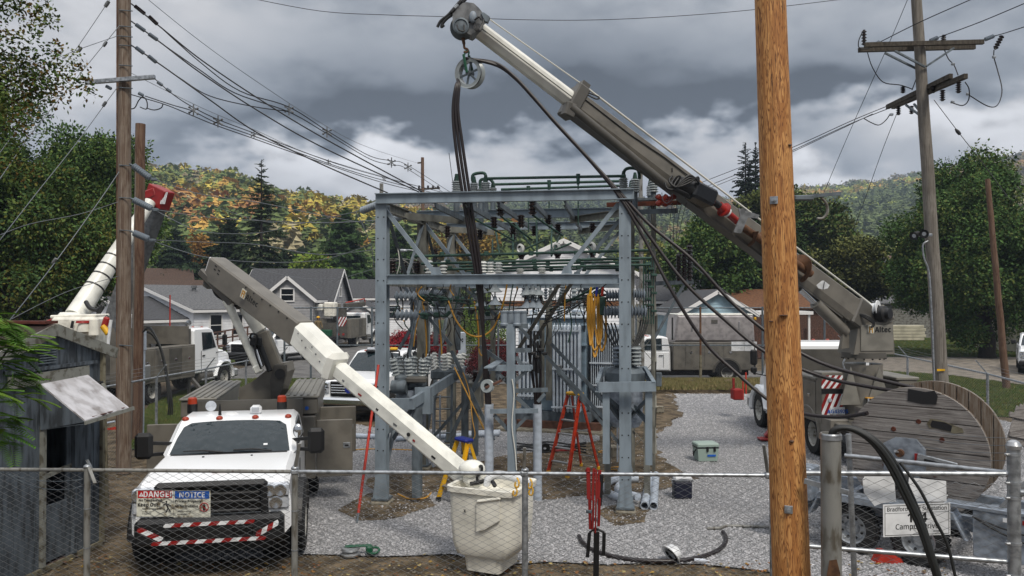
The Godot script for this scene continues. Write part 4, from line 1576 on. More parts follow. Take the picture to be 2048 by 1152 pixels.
	for k in 9:
		wpart(o,"rod_clamp",NB().box(SP(1296+(k % 3)*6,526+k*12,1.98),V(.12,.05,.07),.01),M.copper_green)
	for k in 4:   # leads into the right recloser
		wpart(o,"lead",NB().tube(curve([SP(1208+k*7,646,.5),SP(1216+k*7,672,.4),SP(1234+k*3,704,.25),SP(1240+k*2,722,.2)],4),.016,6),M.cable_black)
		wpart(o,"lead",NB().tube(curve([SP(1297 - k*5,640,.6),SP(1288 - k*4,668,.5),SP(1272 - k*3,696,.35),SP(1264 - k*2,718,.25)],4),.016,6),M.cable_black)
	# hanging fuse bells in the middle
	for a in [[1054,572],[1066,571],[1077,572],[963,568],[990,566]]:
		var t := SP(a[0],a[1],.9)
		for k in 2:
			wpart(o,"bell",NB().lathe([[.0,.17],[.03,.16],[.045,.10],[.10,.04],[.14,.0],[.12,-.01],[.0,.0]],t - V(0,.17+.25*k,0),Vector3.UP,12),M.polymer_grey if k else M.porcelain_grey)
		wpart(o,"hanger",NB().cyl(V(t.x,4.1,t.z),t - V(0,.5,0),.014,-1.0,6),M.steel_dark)
	# control wires strung under the middle beam
	for a in [[900,618,1200,600,.9],[900,606,1210,588,1.5],[940,640,1150,610,1.1],[905,598,1255,600,2.4],[1090,640,1215,566,.6],[1090,632,1200,574,.6],[1085,648,1190,582,.7]]:
		wpart(o,"control_wire",NB().tube(hang(SP(a[0],a[1],a[4]),SP(a[2],a[3],a[4]),.08,8),.011,5),M.wire_dark)
	# uprights and jumpers that fill the middle
	for k in 26:
		var x := R(900,1200)
		var y := R(560,600)
		var w := R(.8,3.2)
		var pts := curve([SP(x,y,w),SP(x+R(-8,8),y+R(10,30),w),SP(x+R(-14,14),y+R(35,70),w)],4)
		wpart(o,"jumper",NB().tube(pts,R(.008,.014),5),[M.wire_dark,M.wire_dark,M.copper_green,M.aluminium_wire][k % 4])
	for k in 64:
		var x := R(788,1010) if k < 50 else R(1030,1230)
		var y := R(556,640)
		var w := R(.5,4.6)
		var l := R(20,75)
		wpart(o,"jumper",NB().tube(curve([SP(x,y,w),SP(x+R(-9,9),y+l*.5,w+R(-.1,.1)),SP(x+R(-14,14),y+l,w)],4),R(.007,.015),5),[M.wire_dark,M.copper_green,M.black,M.aluminium_wire,M.yellow_cable,M.wire_dark][k % 6])
	for k in 22:
		var c := SP(R(850,1000),R(590,640),R(1.0,4.0))
		wpart(o,"switch_clamp",NB().box(c,V(R(.05,.16),R(.05,.14),.09),.012,Basis(Vector3.FORWARD,R(-.9,.9))),[M.copper_green,M.black,M.porcelain_grey][k % 3])
	for a in [[826,560,700,4.4],[872,556,690,5.4],[916,545,700,5.0],[962,560,760,3.6],[986,600,770,4.6]]:
		steel(o,"rear_post",SP(a[0],a[2],a[3]),SP(a[0],a[1],a[3]),poly_i(.11,.11),M.steel_dark if a[0] < 950 else M.steel_warm,depth)
	for a in [[905,700,990,880,2.2],[985,700,900,885,2.4],[1010,650,905,560,3.4],[960,690,1018,730,1.8],[800,560,905,690,3.4],[880,560,800,700,3.8]]:
		steel(o,"rear_brace",SP(a[0],a[1],a[4]),SP(a[2],a[3],a[4]),poly_l(.07),M.steel_dark,depth)
	for k in 10:
		var p := SP(R(1030,1140),R(565,590),R(.8,2.0))
		wpart(o,"hanger",NB().cyl(p,V(p.x,4.05,p.z),.012,-1.0,6),M.steel_dark)
		ins(o,p,p - V(0,.22,0),.045,4,[M.porcelain_grey,M.porcelain_brown,M.polymer_grey][k % 3])
	# bracing legs from the middle beam down to the rear stand
	for a in [[1125,566,.1,1040,700,1.6],[1148,566,.6,1060,700,2.2]]:
		steel(o,"leg_brace",SP(a[0],a[1],a[2]),SP(a[3],a[4],a[5]),poly_l(.09),M.steel_warm)
	for a in [[1030,650,1.0,1220,855,.3],[1100,690,1.0,1245,845,.3]]:
		steel(o,"leg_brace",SP(a[0],a[1],a[2]),SP(a[3],a[4],a[5]),poly_l(.07),M.steel_dark)
	for a in [[1098,600,800,2.0,.12],[1084,640,790,2.6,.10]]:
		steel(o,"rear_post",SP(a[0],a[2],a[3]),SP(a[0],a[1],a[3]),poly_i(a[4],a[4]),M.steel_warm,depth)

	recloser_platform(o,across,depth)
	cable_stand(across,depth)
	lattice_tower()

func recloser_platform(o: Node3D,across: Vector3,depth: Vector3) -> void:
	# left shelf runs back along the left columns,right shelf straddles the right column
	var p := [SP(778,808,.0),SP(826,808,-.15),SP(930,742,3.2),SP(880,735,3.4)]
	for e in [[0,1],[1,2],[3,2]]:
		steel(o,"shelf_beam",p[e[0]],p[e[1]],poly_c(.07,.20),M.steel,Vector3.UP)
	steel(o,"shelf_brace",SP(832,820,.1),SP(778,868,.1),poly_l(.08),M.steel_dark)
	steel(o,"shelf_brace",SP(835,806,.3),SP(790,880,.4),poly_l(.08),M.steel_dark)
	steel(o,"shelf_leg",V(p[1].x,.1,p[1].z)+depth*.3,p[1]+depth*.3 - V(0,.1,0),poly_i(.16,.16),M.steel_dark,depth)
	steel(o,"shelf_leg",V(p[2].x,.1,p[2].z),p[2] - V(0,.1,0),poly_i(.14,.14),M.steel_dark,depth)
	wpart(o,"shelf_bracket",NB().box(SP(848,800,.6),V(.3,.5,.25),.0,Basis(Vector3.UP,-S_YAW)),M.steel)
	var q := [SP(1198,775,-.35),SP(1312,773,-.35),SP(1294,742,1.1),SP(1208,743,1.1)]
	for e in [[0,1],[1,2],[3,2],[0,3]]:
		steel(o,"shelf_beam",q[e[0]],q[e[1]],poly_c(.07,.17),M.steel,Vector3.UP)
	for e in [[0,1212,872],[1,1302,868]]:
		var leg: Vector3 = q[e[0]]+depth*.15+across*(.12 if e[0] == 0 else -.12)
		steel(o,"shelf_leg",V(leg.x,.9,leg.z),leg - V(0,.08,0),poly_i(.12,.12),M.steel,depth)
		steel(o,"shelf_leg",V(leg.x,.1,leg.z)+depth*1.1,leg - V(0,.08,0)+depth*1.1,poly_i(.12,.12),M.steel_warm,depth)
	for a in [[1205,790,1244,845],[1306,792,1262,838],[1300,850,1268,815],[1215,800,1250,830]]:
		steel(o,"shelf_brace",SP(a[0],a[1],-.2),SP(a[2],a[3],.15),poly_l(.07),M.steel_dark)
	# reclosers
	for side in [0,1]:
		var c: Vector3 = SP(822,762,.9) if side == 0 else SP(1250,742,.45)
		var rc := thing("recloser","recloser with ribbed bushings on the left steel shelf" if side == 0 else "recloser with dark tank and leads on the right steel shelf","recloser",c,-S_YAW,"reclosers on the steel shelves")
		if side == 0:
			part(rc,"housing",NB().box(V(0,.0,0),V(.55,.26,.5),.04),M.steel_dark)
			part(rc,"motor",NB().cyl(V(-.28,-.08,.35),V(.02,-.08,.35),.13),M.steel_dark)
			part(rc,"cover",NB().box(V(.2,.06,.3),V(.4,.12,.22),.03),M.truck_grey_dark)
			part(rc,"tank",NB().lathe([[0,-1.0],[.26,-1.0],[.3,-.95],[.3,-.15],[0,-.15]],V(0,0,0),Vector3.UP,16),M.zinc)
			for k in 6:
				var b := V(-.26+(k % 3)*.26,.12,-.15+.3*(k/3))
				var tilt := V(-.12+(k % 3)*.12,1.0,.25 if k > 2 else -.25).normalized()
				part(rc,"bushing",NB().insulator(b,b+tilt*.36,.085,5,12,.6),M.porcelain_grey)
				part(rc,"terminal",NB().cyl(b+tilt*.36,b+tilt*.46,.022,.014,8),M.wire_dark)
		else:
			part(rc,"tank",NB().lathe([[0,-.18],[.36,-.18],[.36,-.02],[.30,.05],[.17,.10],[.16,.34],[.0,.36]],V(0,0,0),Vector3.UP,18),M.steel_dark)
			part(rc,"lower_tank",NB().lathe([[0,-1.0],[.26,-1.0],[.32,-.9],[.32,-.35],[0,-.35]],V(0,0,0),Vector3.UP,18),M.zinc)
			for k in 4:
				var b := V(-.14+.34*(k % 2),.12,-.12+.26*(k/2))
				part(rc,"bushing",NB().insulator(b,b+V(.0,.34,0),.10,5,12,.6),M.polymer_grey if k % 2 == 0 else M.porcelain_grey)
	# second set of bushings at the back of the left shelf
	var rb := SP(893,748,2.6)
	var r2 := thing("recloser","second recloser further back, white ribbed bushings behind the first","recloser",rb,-S_YAW,"reclosers on the steel shelves")
	part(r2,"housing",NB().box(V(0,0,0),V(.6,.2,.5),.03),M.steel_dark)
	for k in 6:
		var b := V(-.26+(k % 3)*.26,.1,-.15+.3*(k/3))
		part(r2,"bushing",NB().insulator(b,b+V(-.08+(k % 3)*.08,.34,.1 if k > 2 else -.1),.085,5,12,.55),M.porcelain_white)

func cable_stand(across: Vector3,depth: Vector3) -> void:
	var b := SP(1025,1012,.0)
	var o := thing("cable_stand","central steel post with bracket arms between the two grey riser pipes","steel stand",V(b.x,0,b.z))
	var w := .0
	steel(o,"post",V(b.x,.05,b.z),SP(1022,648,w),poly_i(.15,.15),M.steel,depth)
	for a in [[976,736,1062,736,.11],[980,823,1076,822,.08]]:
		steel(o,"arm",SP(a[0],a[1],w - .06),SP(a[2],a[3],w - .06),poly_c(.06,a[4]),M.steel,Vector3.UP)
	steel(o,"arm",SP(1032,705,w),SP(1062,705,w),poly_l(.08),M.steel_dark,Vector3.UP)
	steel(o,"arm",SP(1030,786,w),SP(1096,784,w),poly_l(.08),M.steel_dark,Vector3.UP)
	for a in [[994,740,1022,768],[1058,742,1030,766],[990,828,1020,860],[1064,828,1032,860],[1034,792,1062,818],[1092,790,1078,806],[1034,712,1048,730]]:
		steel(o,"brace",SP(a[0],a[1],w - .02),SP(a[2],a[3],w - .02),poly_l(.06),M.steel_dark,depth)
	wpart(o,"bracket_plate",NB().beam(SP(976,736,-.35),SP(1000,722,.4),.16,.02),M.steel)
	wpart(o,"tape_wire",NB().tube(curve([SP(1024,758,-.1),SP(1028,790,-.1),SP(1024,850,-.1),SP(1030,900,-.1),SP(1033,940,-.1)],5),.012,6),M.rope_white)
	# capacitor cans on the post
	for k in 4:
		var c := SP(1008+k*13,640,.2 if k % 2 else -.05)
		var can := NB().lathe([[0,0],[.07,0],[.075,.03],[.062,.05],[.062,.22],[.075,.24],[.075,.27],[0,.27]],c - V(0,.10,0),Vector3.UP,12)
		wpart(o,"lightning_arrester",can,M.polymer_grey)
	steel(o,"top_arm",SP(1000,652,.05),SP(1056,652,.05),poly_c(.06,.09),M.steel_dark,Vector3.UP)
	# black hardware hanging right of the post
	for k in 16:
		var x := 1062+(k % 4)*6.5
		var y := 662+(k/4)*20.0
		wpart(o,"connector",NB().cyl(SP(x,y,.3),SP(x+R(-2,2),y+R(14,30),.3),R(.014,.028),-1.0,8),M.black)
	for k in 5:
		wpart(o,"connector",NB().box(SP(1058+k*8,700+(k % 3)*7,.28),V(.10,.06,.08),.015,Basis(Vector3.FORWARD,R(-.5,.5))),M.black)
	wpart(o,"connector_bracket",NB().box(SP(1058,735,.1),V(.14,.10,.12),.02),M.steel)
	# two riser pipes
	for a in [[978,808,1045,"grey riser pipe left of the steel stand, three cables entering its top"],[1075,808,998,"grey riser pipe right of the steel stand, cables standing out of its top"]]:
		var f := G(a[0],1008)
		if a[0] > 1000:
			f = G(a[0],1000)
		var t := P(a[0],a[1],-f.z)
		var mb := NB()
		mb.lathe([[.082,.0],[.086,.0],[.086,.32],[.083,.34],[.083,t.y],[.075,t.y],[.075,t.y - .35],[0,t.y - .35]],V(f.x,0,f.z),Vector3.UP,20)
		single("riser_pipe",mb,M.pvc,a[3],"pipe","riser pipes at the central stand",V(f.x,0,f.z))
	var rp := G(1075,1000)
	var cb := thing("riser_cables","dark cables standing up out of the right riser pipe","cable",V(rp.x,0,rp.z))
	for k in 3:
		var ox := (k - 1)*.035
		wpart(cb,"cable",NB().tube(curve([V(rp.x+ox,1.7,rp.z),P(1075+(k - 1)*5,790,-rp.z),P(1072+(k - 1)*9,740,-rp.z - .1),P(1068+(k - 1)*12,690,-rp.z - .2)],5),.026,8),M.cable_brown)
	# pulley on a short stick
	var pc := P(975,772,14.0)
	var pu := thing("hand_pulley","grey pulley wheel with a wooden handle clamped at the left riser","pulley",pc)
	part(pu,"wheel",NB().lathe([[.05,-.04],[.115,-.045],[.118,-.03],[.085,.0],[.118,.03],[.115,.045],[.05,.04]],Vector3.ZERO,V(-.35,.1,1),24),M.porcelain_grey)
	part(pu,"handle",NB().beam(V(-.04,-.03,.06),V(.26,.10,-.02),.035,.045,Vector3.UP,.008),M.deck_wood)
	part(pu,"hook",NB().tube(curve([V(.25,.1,0),V(.30,.15,0),V(.33,.10,0),V(.30,.07,0)],4),.012,6),M.black)

func lattice_tower() -> void:
	# bolted lattice mast behind the right columns
	var c := SP(1286,700,3.6)
	var o := thing("lattice_tower","weathered lattice steel mast behind the right columns","lattice mast",V(c.x,0,c.z),-S_YAW)
	var h := .22
	var top := 5.95
	for s in [[-1,-1],[1,-1],[1,1],[-1,1]]:
		part(o,"mast_leg",NB().box(V(s[0]*h,top*.5,s[1]*h),V(.075,top,.075),.006),M.steel_warm)
	var k := 0
	for i in 11:
		var y0 := .4+i*.5
		for f in 4:
			var a := V(-h,y0,h+.045)
			var b := V(h,y0+.5,h+.045)
			if (i+f) % 2 == 0:
				a.x = h
				b.x = -h
			var bs := Basis(Vector3.UP,f*PI/2)
			part(o,"lacing",NB().beam(bs*a,bs*b,.045,.012),M.steel_warm)
	part(o,"mast_cap",NB().box(V(0,top,0),V(.62,.05,.62)),M.steel_dark)
	var side := NB().beam(V(.1,4.1,0),V(1.1,4.15,0),.1,.09)
	part(o,"side_arm",side,M.steel_dark)
	part(o,"side_arm_brace",NB().beam(V(.9,4.1,0),V(.25,2.9,0),.06,.06),M.steel_dark)
	for kx in 3:
		part(o,"insulator",NB().insulator(V(.78+kx*.12,4.15,0),V(.78+kx*.12,4.15+.62+kx*.1,0),.07,9,10,.6),M.porcelain_brown)
	part(o,"junction_box",NB().box(V(.34,2.0,.1),V(.12,.3,.12),.01),M.steel_dark)
	# red bell insulators bunched below the boom
	var rc := P(1332,392,16.3)
	var r := thing("insulator_cluster","bunch of rust red bell insulators hung by the boom","insulators",rc)
	for i in 9:
		var p := V(-.16+(i % 5)*.075,-.02 - .09*(i/5) - .04*(i % 2),R(-.05,.05))
		part(r,"bell",NB().lathe([[.0,-.05],[.06,-.045],[.07,-.01],[.05,.03],[.02,.06],[0,.06]],p,V(R(-.5,.5),.6,R(.2,.8)),12),M.insulator_red)
	part(r,"wire_loop",NB().tube(curve([V(-.1,.06,.08),V(-.08,-.1,.1),V(.0,-.16,.1),V(.1,-.08,.1),V(.12,.05,.06)],4),.008,5),M.aluminium_wire)
	for k2 in 4:
		var a := P(1346+k2*9,405,16.4)
		var cl := NB().tube(curve([a,P(1340+k2*8,440,16.4),P(1342+k2*5,500 - k2*8,16.5)],5),.006,4)
		wpart(r,"wire_tail",cl,M.wire_dark)

func build_transformer() -> void:
	var c := G(1130,862)
	var o := thing("transformer","large blue grey power transformer with radiator fins behind the steel stand","transformer",V(c.x,0,c.z),-.30)
	var T := func(px: float,py: float,dz: float) -> Vector3:   # local point shown at a pixel,on the plane dz in front of the thing's middle
		var dir := P(px,py,1.0) - V(0,EYE,0)
		var nn := Basis(Vector3.UP,-.30)*Vector3.BACK
		var pl: Vector3 = o.position+nn*dz
		var w := V(0,EYE,0)+dir*((pl - V(0,EYE,0)).dot(nn)/dir.dot(nn))
		return o.transform.affine_inverse()*w
	var tl: Vector3 = T.call(1042,636,.0)
	var br: Vector3 = T.call(1172,838,.0)
	var wd: float = br.x - tl.x
	part(o,"tank",NB().box(V((tl.x+br.x)*.5,(tl.y+.55)*.5,-.8),V(wd,tl.y - .55,1.6),.03),M.transformer)
	part(o,"lid",NB().box(V((tl.x+br.x)*.5,tl.y+.03,-.8),V(wd+.16,.06,1.76),.01),M.transformer_light)
	part(o,"base",NB().box(V((tl.x+br.x)*.5,.42,-.8),V(wd+.3,.26,1.8)),M.steel_dark)
	for s in [-.5,.9]:
		part(o,"skid",NB().box(V((tl.x+br.x)*.5,.16,-.8+s),V(wd+.9,.26,.18),.01),M.deck_wood)
	part(o,"plinth",NB().box(V((tl.x+br.x)*.5,.02,-.8),V(wd+1.2,.12,2.6),.02),M.concrete)
	# pipe radiators on the front
	for bank in [[1108,1158,8,650,826],[1040,1072,5,650,800]]:
		var a: Vector3 = T.call(bank[0],bank[3],.28)
		var b: Vector3 = T.call(bank[1],bank[4],.28)
		for i in bank[2]:
			var x := lerpf(a.x,b.x,float(i)/(bank[2] - 1))
			var fin := NB().box(V(x,(a.y+b.y)*.5,.22),V(.062,a.y - b.y,.26),.028)
			part(o,"radiator_fin",fin,M.transformer_light)
			part(o,"fin_end",NB().tube([V(x,a.y - .03,.22),V(x,a.y+.05,.22)],[.028,.02],8),M.transformer_light)
		for f in [.06,.5,.94]:
			part(o,"radiator_bar",NB().box(V((a.x+b.x)*.5,lerpf(a.y,b.y,f),.375),V(b.x - a.x+.1,.05,.04)),M.transformer_light)
	# wide radiator bank at the right
	var ra: Vector3 = T.call(1180,652,.1)
	var rb: Vector3 = T.call(1240,820,.1)
	for i in 17:
		var x := lerpf(ra.x,rb.x+.12,i/16.0)
		part(o,"radiator_plate",NB().box(V(x,(ra.y+rb.y)*.5,-.5),V(.016,ra.y - rb.y,.9),.004),M.transformer_light)
	for f in [.02,.45,.72,.98]:
		part(o,"radiator_bar",NB().box(V((ra.x+rb.x)*.5+.06,lerpf(ra.y,rb.y,f),-.03),V(rb.x - ra.x+.2,.045,.03)),M.transformer_light)
	# boxes and gauges on the tank
	var bx: Vector3 = T.call(1100,760,.1)
	part(o,"control_box",NB().box(bx,V(.30,.52,.22),.015),M.transformer)
	var gx: Vector3 = T.call(1119,740,.42)
	part(o,"gauge_cover",NB().box(gx,V(.16,.30,.08),.03),M.mid_grey)
	for y in [650,690,760]:
		var pp: Vector3 = T.call(1168,y,.05)
		part(o,"tank_rib",NB().box(pp,V(.16,.06,.12),.01),M.transformer)
	# bushings on the lid
	for a in [[1120,.0,.55,.0],[1148,-.6,.95,.0],[1160,-.2,1.0,.0],[1070,-.4,.6,.1]]:
		var b: Vector3 = T.call(a[0],636,a[1] - .4)
		b.y = tl.y+.06
		part(o,"bushing",NB().insulator(b,b+V(a[3],a[2],0),.11,7,12,.6),M.porcelain_grey)
		part(o,"bushing_top",NB().cyl(b+V(a[3],a[2],0),b+V(a[3],a[2]+.16,0),.03,.02),M.copper_green)
	part(o,"lid_pipe",NB().tube(curve([V(tl.x+.3,tl.y+.06,-.3),V(tl.x+.3,tl.y+.22,-.3),V(br.x - .2,tl.y+.22,-.3),V(br.x - .2,tl.y+.06,-.3)],4),.04,8),M.transformer_light)
	# small control cabinet left of the stand
	var cc := G(924,800)
	var cp := P(924,686,22.5)
	var k := thing("control_cabinet","small pale grey electrical cabinet on a rear steel post","electrical cabinet",V(cp.x,0,cp.z))
	part(k,"post",NB().box(V(-.28,1.4,-.2),V(.12,2.8,.12)),M.steel_warm)
	part(k,"cabinet",NB().box(V(0,cp.y,0),V(.2,.62,.26),.015),M.transformer_light)
	for y in [.12,.05]:
		part(k,"knob",NB().cyl(V(.02,cp.y+y,.13),V(.02,cp.y+y,.15),.02),M.print_black)
	# regulator standing behind the left riser
	var rg := P(950,790,19.0)
	var rq := thing("switch_cabinet","grey steel cabinet behind the pulley and the left riser","electrical cabinet",V(rg.x,0,rg.z),-.2)
	part(rq,"body",NB().box(V(0,rg.y,0),V(.36,.62,.34),.02),M.steel_warm)
	part(rq,"stand",NB().box(V(0,(rg.y - .31)*.5,0),V(.14,rg.y - .31,.14)),M.steel_dark)
	part(rq,"top_fitting",NB().insulator(V(.0,rg.y+.31,0),V(.0,rg.y+.6,0),.09,4),M.porcelain_brown)
	part(rq,"side_box",NB().box(V(-.3,rg.y+.75,.1),V(.10,.22,.12),.01),M.steel_dark)

# ---------------------------------------------------------------- poles and wires
func pole(called: String,label: String,top: Vector3,base: Vector3,r0: float,r1: float,m: Material) -> Node3D:
	var o := thing(called,label,"pole",base)
	var mb := NB()
	var pts := []
	var rad := []
	for i in 13:
		var f := i/12.0
		pts.append(base.lerp(top,f)+V(sin(i*2.1),0,cos(i*1.7))*.006)
		rad.append(lerpf(r0,r1,f))
	mb.tube(pts,rad,16)
	wpart(o,"shaft",mb,m)
	return o

func px_curve(pts: Array,k := 5) -> Array:
	var w := []
	for p in pts:
		w.append(P(p[0],p[1],p[2]))
	return curve(w,k)

func wire(label: String,pts: Array,r: float,m: Material,called := "power_line",group := "") -> void:
	single(called,NB().tube(px_curve(pts,6),r,5,false),m,label,"wire",group,P(pts[0][0],pts[0][1],pts[0][2]))

func build_utility_poles() -> void:
	# freshly peeled pole close to the camera
	var base := P(1597.5,595+6004.0/6.2,6.2)
	var top := P(1533,-200,6.2)
	var o := thing("tan_pole","orange tan new wooden utility pole standing close in front of the fence","pole",base)
	var mb := NB()
	var n := 36
	var rows := 24
	for i in rows:
		for k in n:
			var q := []
			var nn := []
			var uv := []
			for e in [[i,k],[i,k+1],[i+1,k+1],[i+1,k]]:
				var f: float = e[0]/float(rows)
				var a: float = TAU*e[1]/n
				var rr := lerpf(.152,.114,f)*(1.0+.012*sin(a*3.0+f*9.0))
				var dir := V(cos(a),0,-sin(a))
				q.append((top - base)*f+dir*rr)
				nn.append(dir)
				uv.append(Vector2(e[1]/float(n),1.0 - f))
			for t in [[0,2,1],[0,3,2]]:
				for j in t:
					mb.put(q[j],nn[j],uv[j])
	part(o,"shaft",mb,M.new_pole)
	for b in [[1538,404,.03],[1566,1010,.032]]:
		var c := P(b[0],b[1],6.2)
		var ax := base.lerp(top,(c.y - base.y)/(top.y - base.y))
		var out := V(c.x - ax.x,0,sqrt(maxf(.0,.132*.132 - pow(c.x - ax.x,2)))).normalized()
		var s := ax+out*(lerpf(.152,.114,(c.y - base.y)/(top.y - base.y))+.004)
		wpart(o,"washer_plate",NB().box(s,V(.06,.06,.008),.002,MB.frame(out)),M.galvanised)
		wpart(o,"bolt",NB().cyl(s,s+out*.04,.012),M.galvanised)
		wpart(o,"nut",NB().cyl(s,s+out*.018,.02,-1.0,6),M.galvanised)
	for b in [[1571,876,.020,.010],[1556,630,.035,.006],[1570,295,.018,.010],[1536,642,.02,.006]]:
		var c := P(b[0],b[1],6.2)
		var f := (c.y - base.y)/(top.y - base.y)
		var ax := base.lerp(top,f)
		var rr := lerpf(.152,.114,f)
		var out := V(c.x - ax.x,0,sqrt(maxf(.0,rr*rr - pow(c.x - ax.x,2)))).normalized()
		wpart(o,"knot",NB().ball(ax+out*rr,V(b[2],b[3],b[2]),10,6),M.pole_brown)
	# bracket that shows behind the tan pole
	var br := P(1600,394,6.6)
	var bk := thing("pole_bracket","grey steel bracket with a curved strap sticking out behind the tan pole","bracket",br)
	wpart(bk,"bar",NB().beam(P(1560,398,6.5),P(1678,387,6.8),.05,.03),M.steel_dark)
	wpart(bk,"plate",NB().box(P(1606,396,6.55),V(.16,.04,.06),.006),M.steel_dark)
	wpart(bk,"strap",NB().tube(px_curve([[1640,393,6.7],[1652,406,6.7],[1655,424,6.7],[1646,436,6.7],[1634,437,6.7]],5),.012,6),M.riser_grey)
	# left pole
	var b1 := G(248,946)
	var o1 := pole("weathered_pole","tall weathered grey and brown pole right of the shed, carrying the line insulators",P(250,-60,17.15),b1,.145,.125,M.pole_mixed)
	wpart(o1,"side_board",NB().beam(b1+V(-.125,.05,-.05),P(239.5,-60,17.2),.09,.12,Vector3.BACK),M.pole_brown)
	wpart(o1,"crossarm",NB().beam(P(171,165,16.9),P(310,154,17.0),.09,.085,Vector3.UP,.004),M.galvanised)
	for y in [20,52,72,90,130,175,330,395,460,690]:
		wpart(o1,"bolt",NB().cyl(P(238,y,17.0),P(265,y+2,17.0),.012,-1.0,6),M.steel_dark)
	for a in [[261,328,300,356,.075,9],[262,396,303,417,.075,9],[262,462,297,478,.075,9]]:
		wpart(o1,"insulator",NB().insulator(P(a[0]+6,a[1]+4,16.95),P(a[2],a[3],16.9),a[4],a[5],12,.6),M.polymer_grey)
		wpart(o1,"link",NB().cyl(P(a[0] - 2,a[1],17.0),P(a[0]+7,a[1]+4,16.95),.018,-1.0,6),M.steel_dark)
		wpart(o1,"clamp",NB().box(P(a[2]+8,a[3]+3,16.9),V(.13,.07,.07),.015),M.steel_dark)
	for a in [[270,12,290,28],[298,33,315,49],[272,49,290,62],[298,68,315,80],[272,95,288,107],[297,112,313,125]]:
		wpart(o1,"insulator",NB().insulator(P(a[0],a[1],17.0),P(a[2],a[3],17.0),.045,8,10,.45),M.porcelain_brown if a[1] < 60 and a[1] < 40 else M.polymer_grey)
	for a in [[315,164,325,171],[333,178,342,184],[212,172,223,178],[277,186,287,191]]:
		wpart(o1,"insulator",NB().insulator(P(a[0],a[1],17.0),P(a[2],a[3],17.0),.04,4,10,.5),M.polymer_grey)
	wpart(o1,"jumper",NB().tube(px_curve([[262,218,17],[270,215,17],[278,200,17],[287,194,17],[294,204,17],[293,218,17],[280,214,17]],5),.012,6),M.wire_dark)
	wpart(o1,"jumper",NB().tube(px_curve([[293,216,17],[308,220,17],[322,216,17],[326,208,17]],5),.012,6),M.wire_dark)
	var b2 := P(274,595+6004.0/21.0,21.0)
	var o2 := pole("stub_pole","shorter flat topped brown pole beside the tall weathered pole",P(281,248,21.0),b2,.135,.125,M.pole_brown)
	wpart(o2,"grey_side",NB().beam(b2+V(-.11,0,.07),P(275,250,20.95),.05,.10,Vector3.BACK),M.pole_grey)
	# grey conduit strapped in front of the stub pole
	var cp := G(281,878)
	var cd := thing("conduit_riser","grey conduit pipe standing by the two left poles with cables drooping from its top","pipe",cp)
	wpart(cd,"pipe",NB().cyl(cp,P(285,660,-cp.z),.085,-1.0,16),M.pvc)
	wpart(cd,"coupling",NB().cyl(P(285,700,-cp.z),P(285,662,-cp.z),.10,-1.0,16),M.pvc)
	wpart(cd,"strap",NB().box(P(274,743,-cp.z+.1),V(.36,.05,.08),.01),M.galvanised)
	for k in 3:
		wpart(cd,"cable",NB().tube(px_curve([[286,664,20],[300,658 - k*2,19.8],[320,690,19.6],[333,740,19.5],[338+k*3,800,19.4],[336+k*4,830,19.4]],4),.02,6),M.cable_black)
	# right pole with crossarms
	var b3 := P(1891,895,20.0)
	var o3 := pole("grey_pole","leaning grey utility pole with two pairs of crossarms at the right",P(1829,-60,20.0),b3,.185,.120,M.pole_grey)
	var X := func(p: Array,q: Array,w: float,h: float,m: Material,called: String) -> void:
		wpart(o3,called,NB().beam(P(p[0],p[1],p[2]),P(q[0],q[1],q[2]),w,h,Vector3.UP,.005),m)
	X.call([1717,100,20.2],[1950,94,20.25],.09,.115,M.crossarm,"crossarm")
	X.call([1729,90,19.75],[1967,84,19.8],.09,.115,M.crossarm,"crossarm")
	X.call([1775,214,22.0],[1902,152,18.9],.10,.12,M.crossarm,"crossarm")
	X.call([1786,214,21.7],[1932,152,18.4],.10,.12,M.crossarm,"crossarm")
	for b in [[[1770,106,20.2],[1832,137,20.2]],[[1790,102,19.8],[1850,134,19.8]],[[1908,96,19.8],[1852,133,19.8]],[[1812,210,21.0],[1842,232,20.2]],[[1828,208,20.4],[1846,230,20.0]]]:
		X.call(b[0],b[1],.05,.05,M.steel_dark,"arm_brace")
	for a in [[1728,90,1728,60,20],[1887,88,1887,70,19.9],[2004,72,1990,98,19.9],[1917,164,1917,186,18.5],[1885,180,1885,202,19.0],[1797,212,1797,230,21.0],[1823,212,1823,228,21.2],[1866,172,1866,186,19.6],[1806,173,1806,186,20.6]]:
		wpart(o3,"insulator",NB().insulator(P(a[0],a[1],a[4]),P(a[2],a[3],a[4]),.065,5,10,.5),M.porcelain_brown)
	for a in [[1744,92,1760,84],[1860,82,1876,75],[1970,79,1988,72]]:
		wpart(o3,"strain_insulator",NB().insulator(P(a[0],a[1],19.8),P(a[2],a[3],19.8),.055,6,10,.6),M.polymer_grey)
	for a in [[[1728,60,20],[1722,70,20],[1717,84,20],[1719,96,20],[1736,97,19.9],[1750,90,19.9]],[[1735,105,20.1],[1745,135,20.2],[1766,164,20.3],[1800,170,20.4],[1824,178,20.4]],[[1889,100,19.9],[1897,118,19.8],[1908,130,19.6],[1916,150,19.2]],[[1988,100,19.9],[1988,115,19.9],[1995,140,19.9],[2004,180,19.6],[1995,210,19.2],[1975,212,18.9],[1938,190,18.6]],[[1930,164,18.5],[1938,178,18.5],[1937,200,18.7],[1925,211,18.8],[1903,205,18.9]],[[1780,228,21],[1772,240,21],[1758,250,21],[1742,245,21],[1728,237,21]],[[1848,108,19.9],[1835,150,20.2],[1824,180,20.5]]]:
		wpart(o3,"jumper",NB().tube(px_curve(a,5),.013,6),M.wire_dark)
	for a in [[1936,188],[1905,204],[1783,229],[1988,114],[1906,128]]:
		wpart(o3,"clamp",NB().box(P(a[0],a[1],19.0),V(.08,.06,.06),.01),M.galvanised)
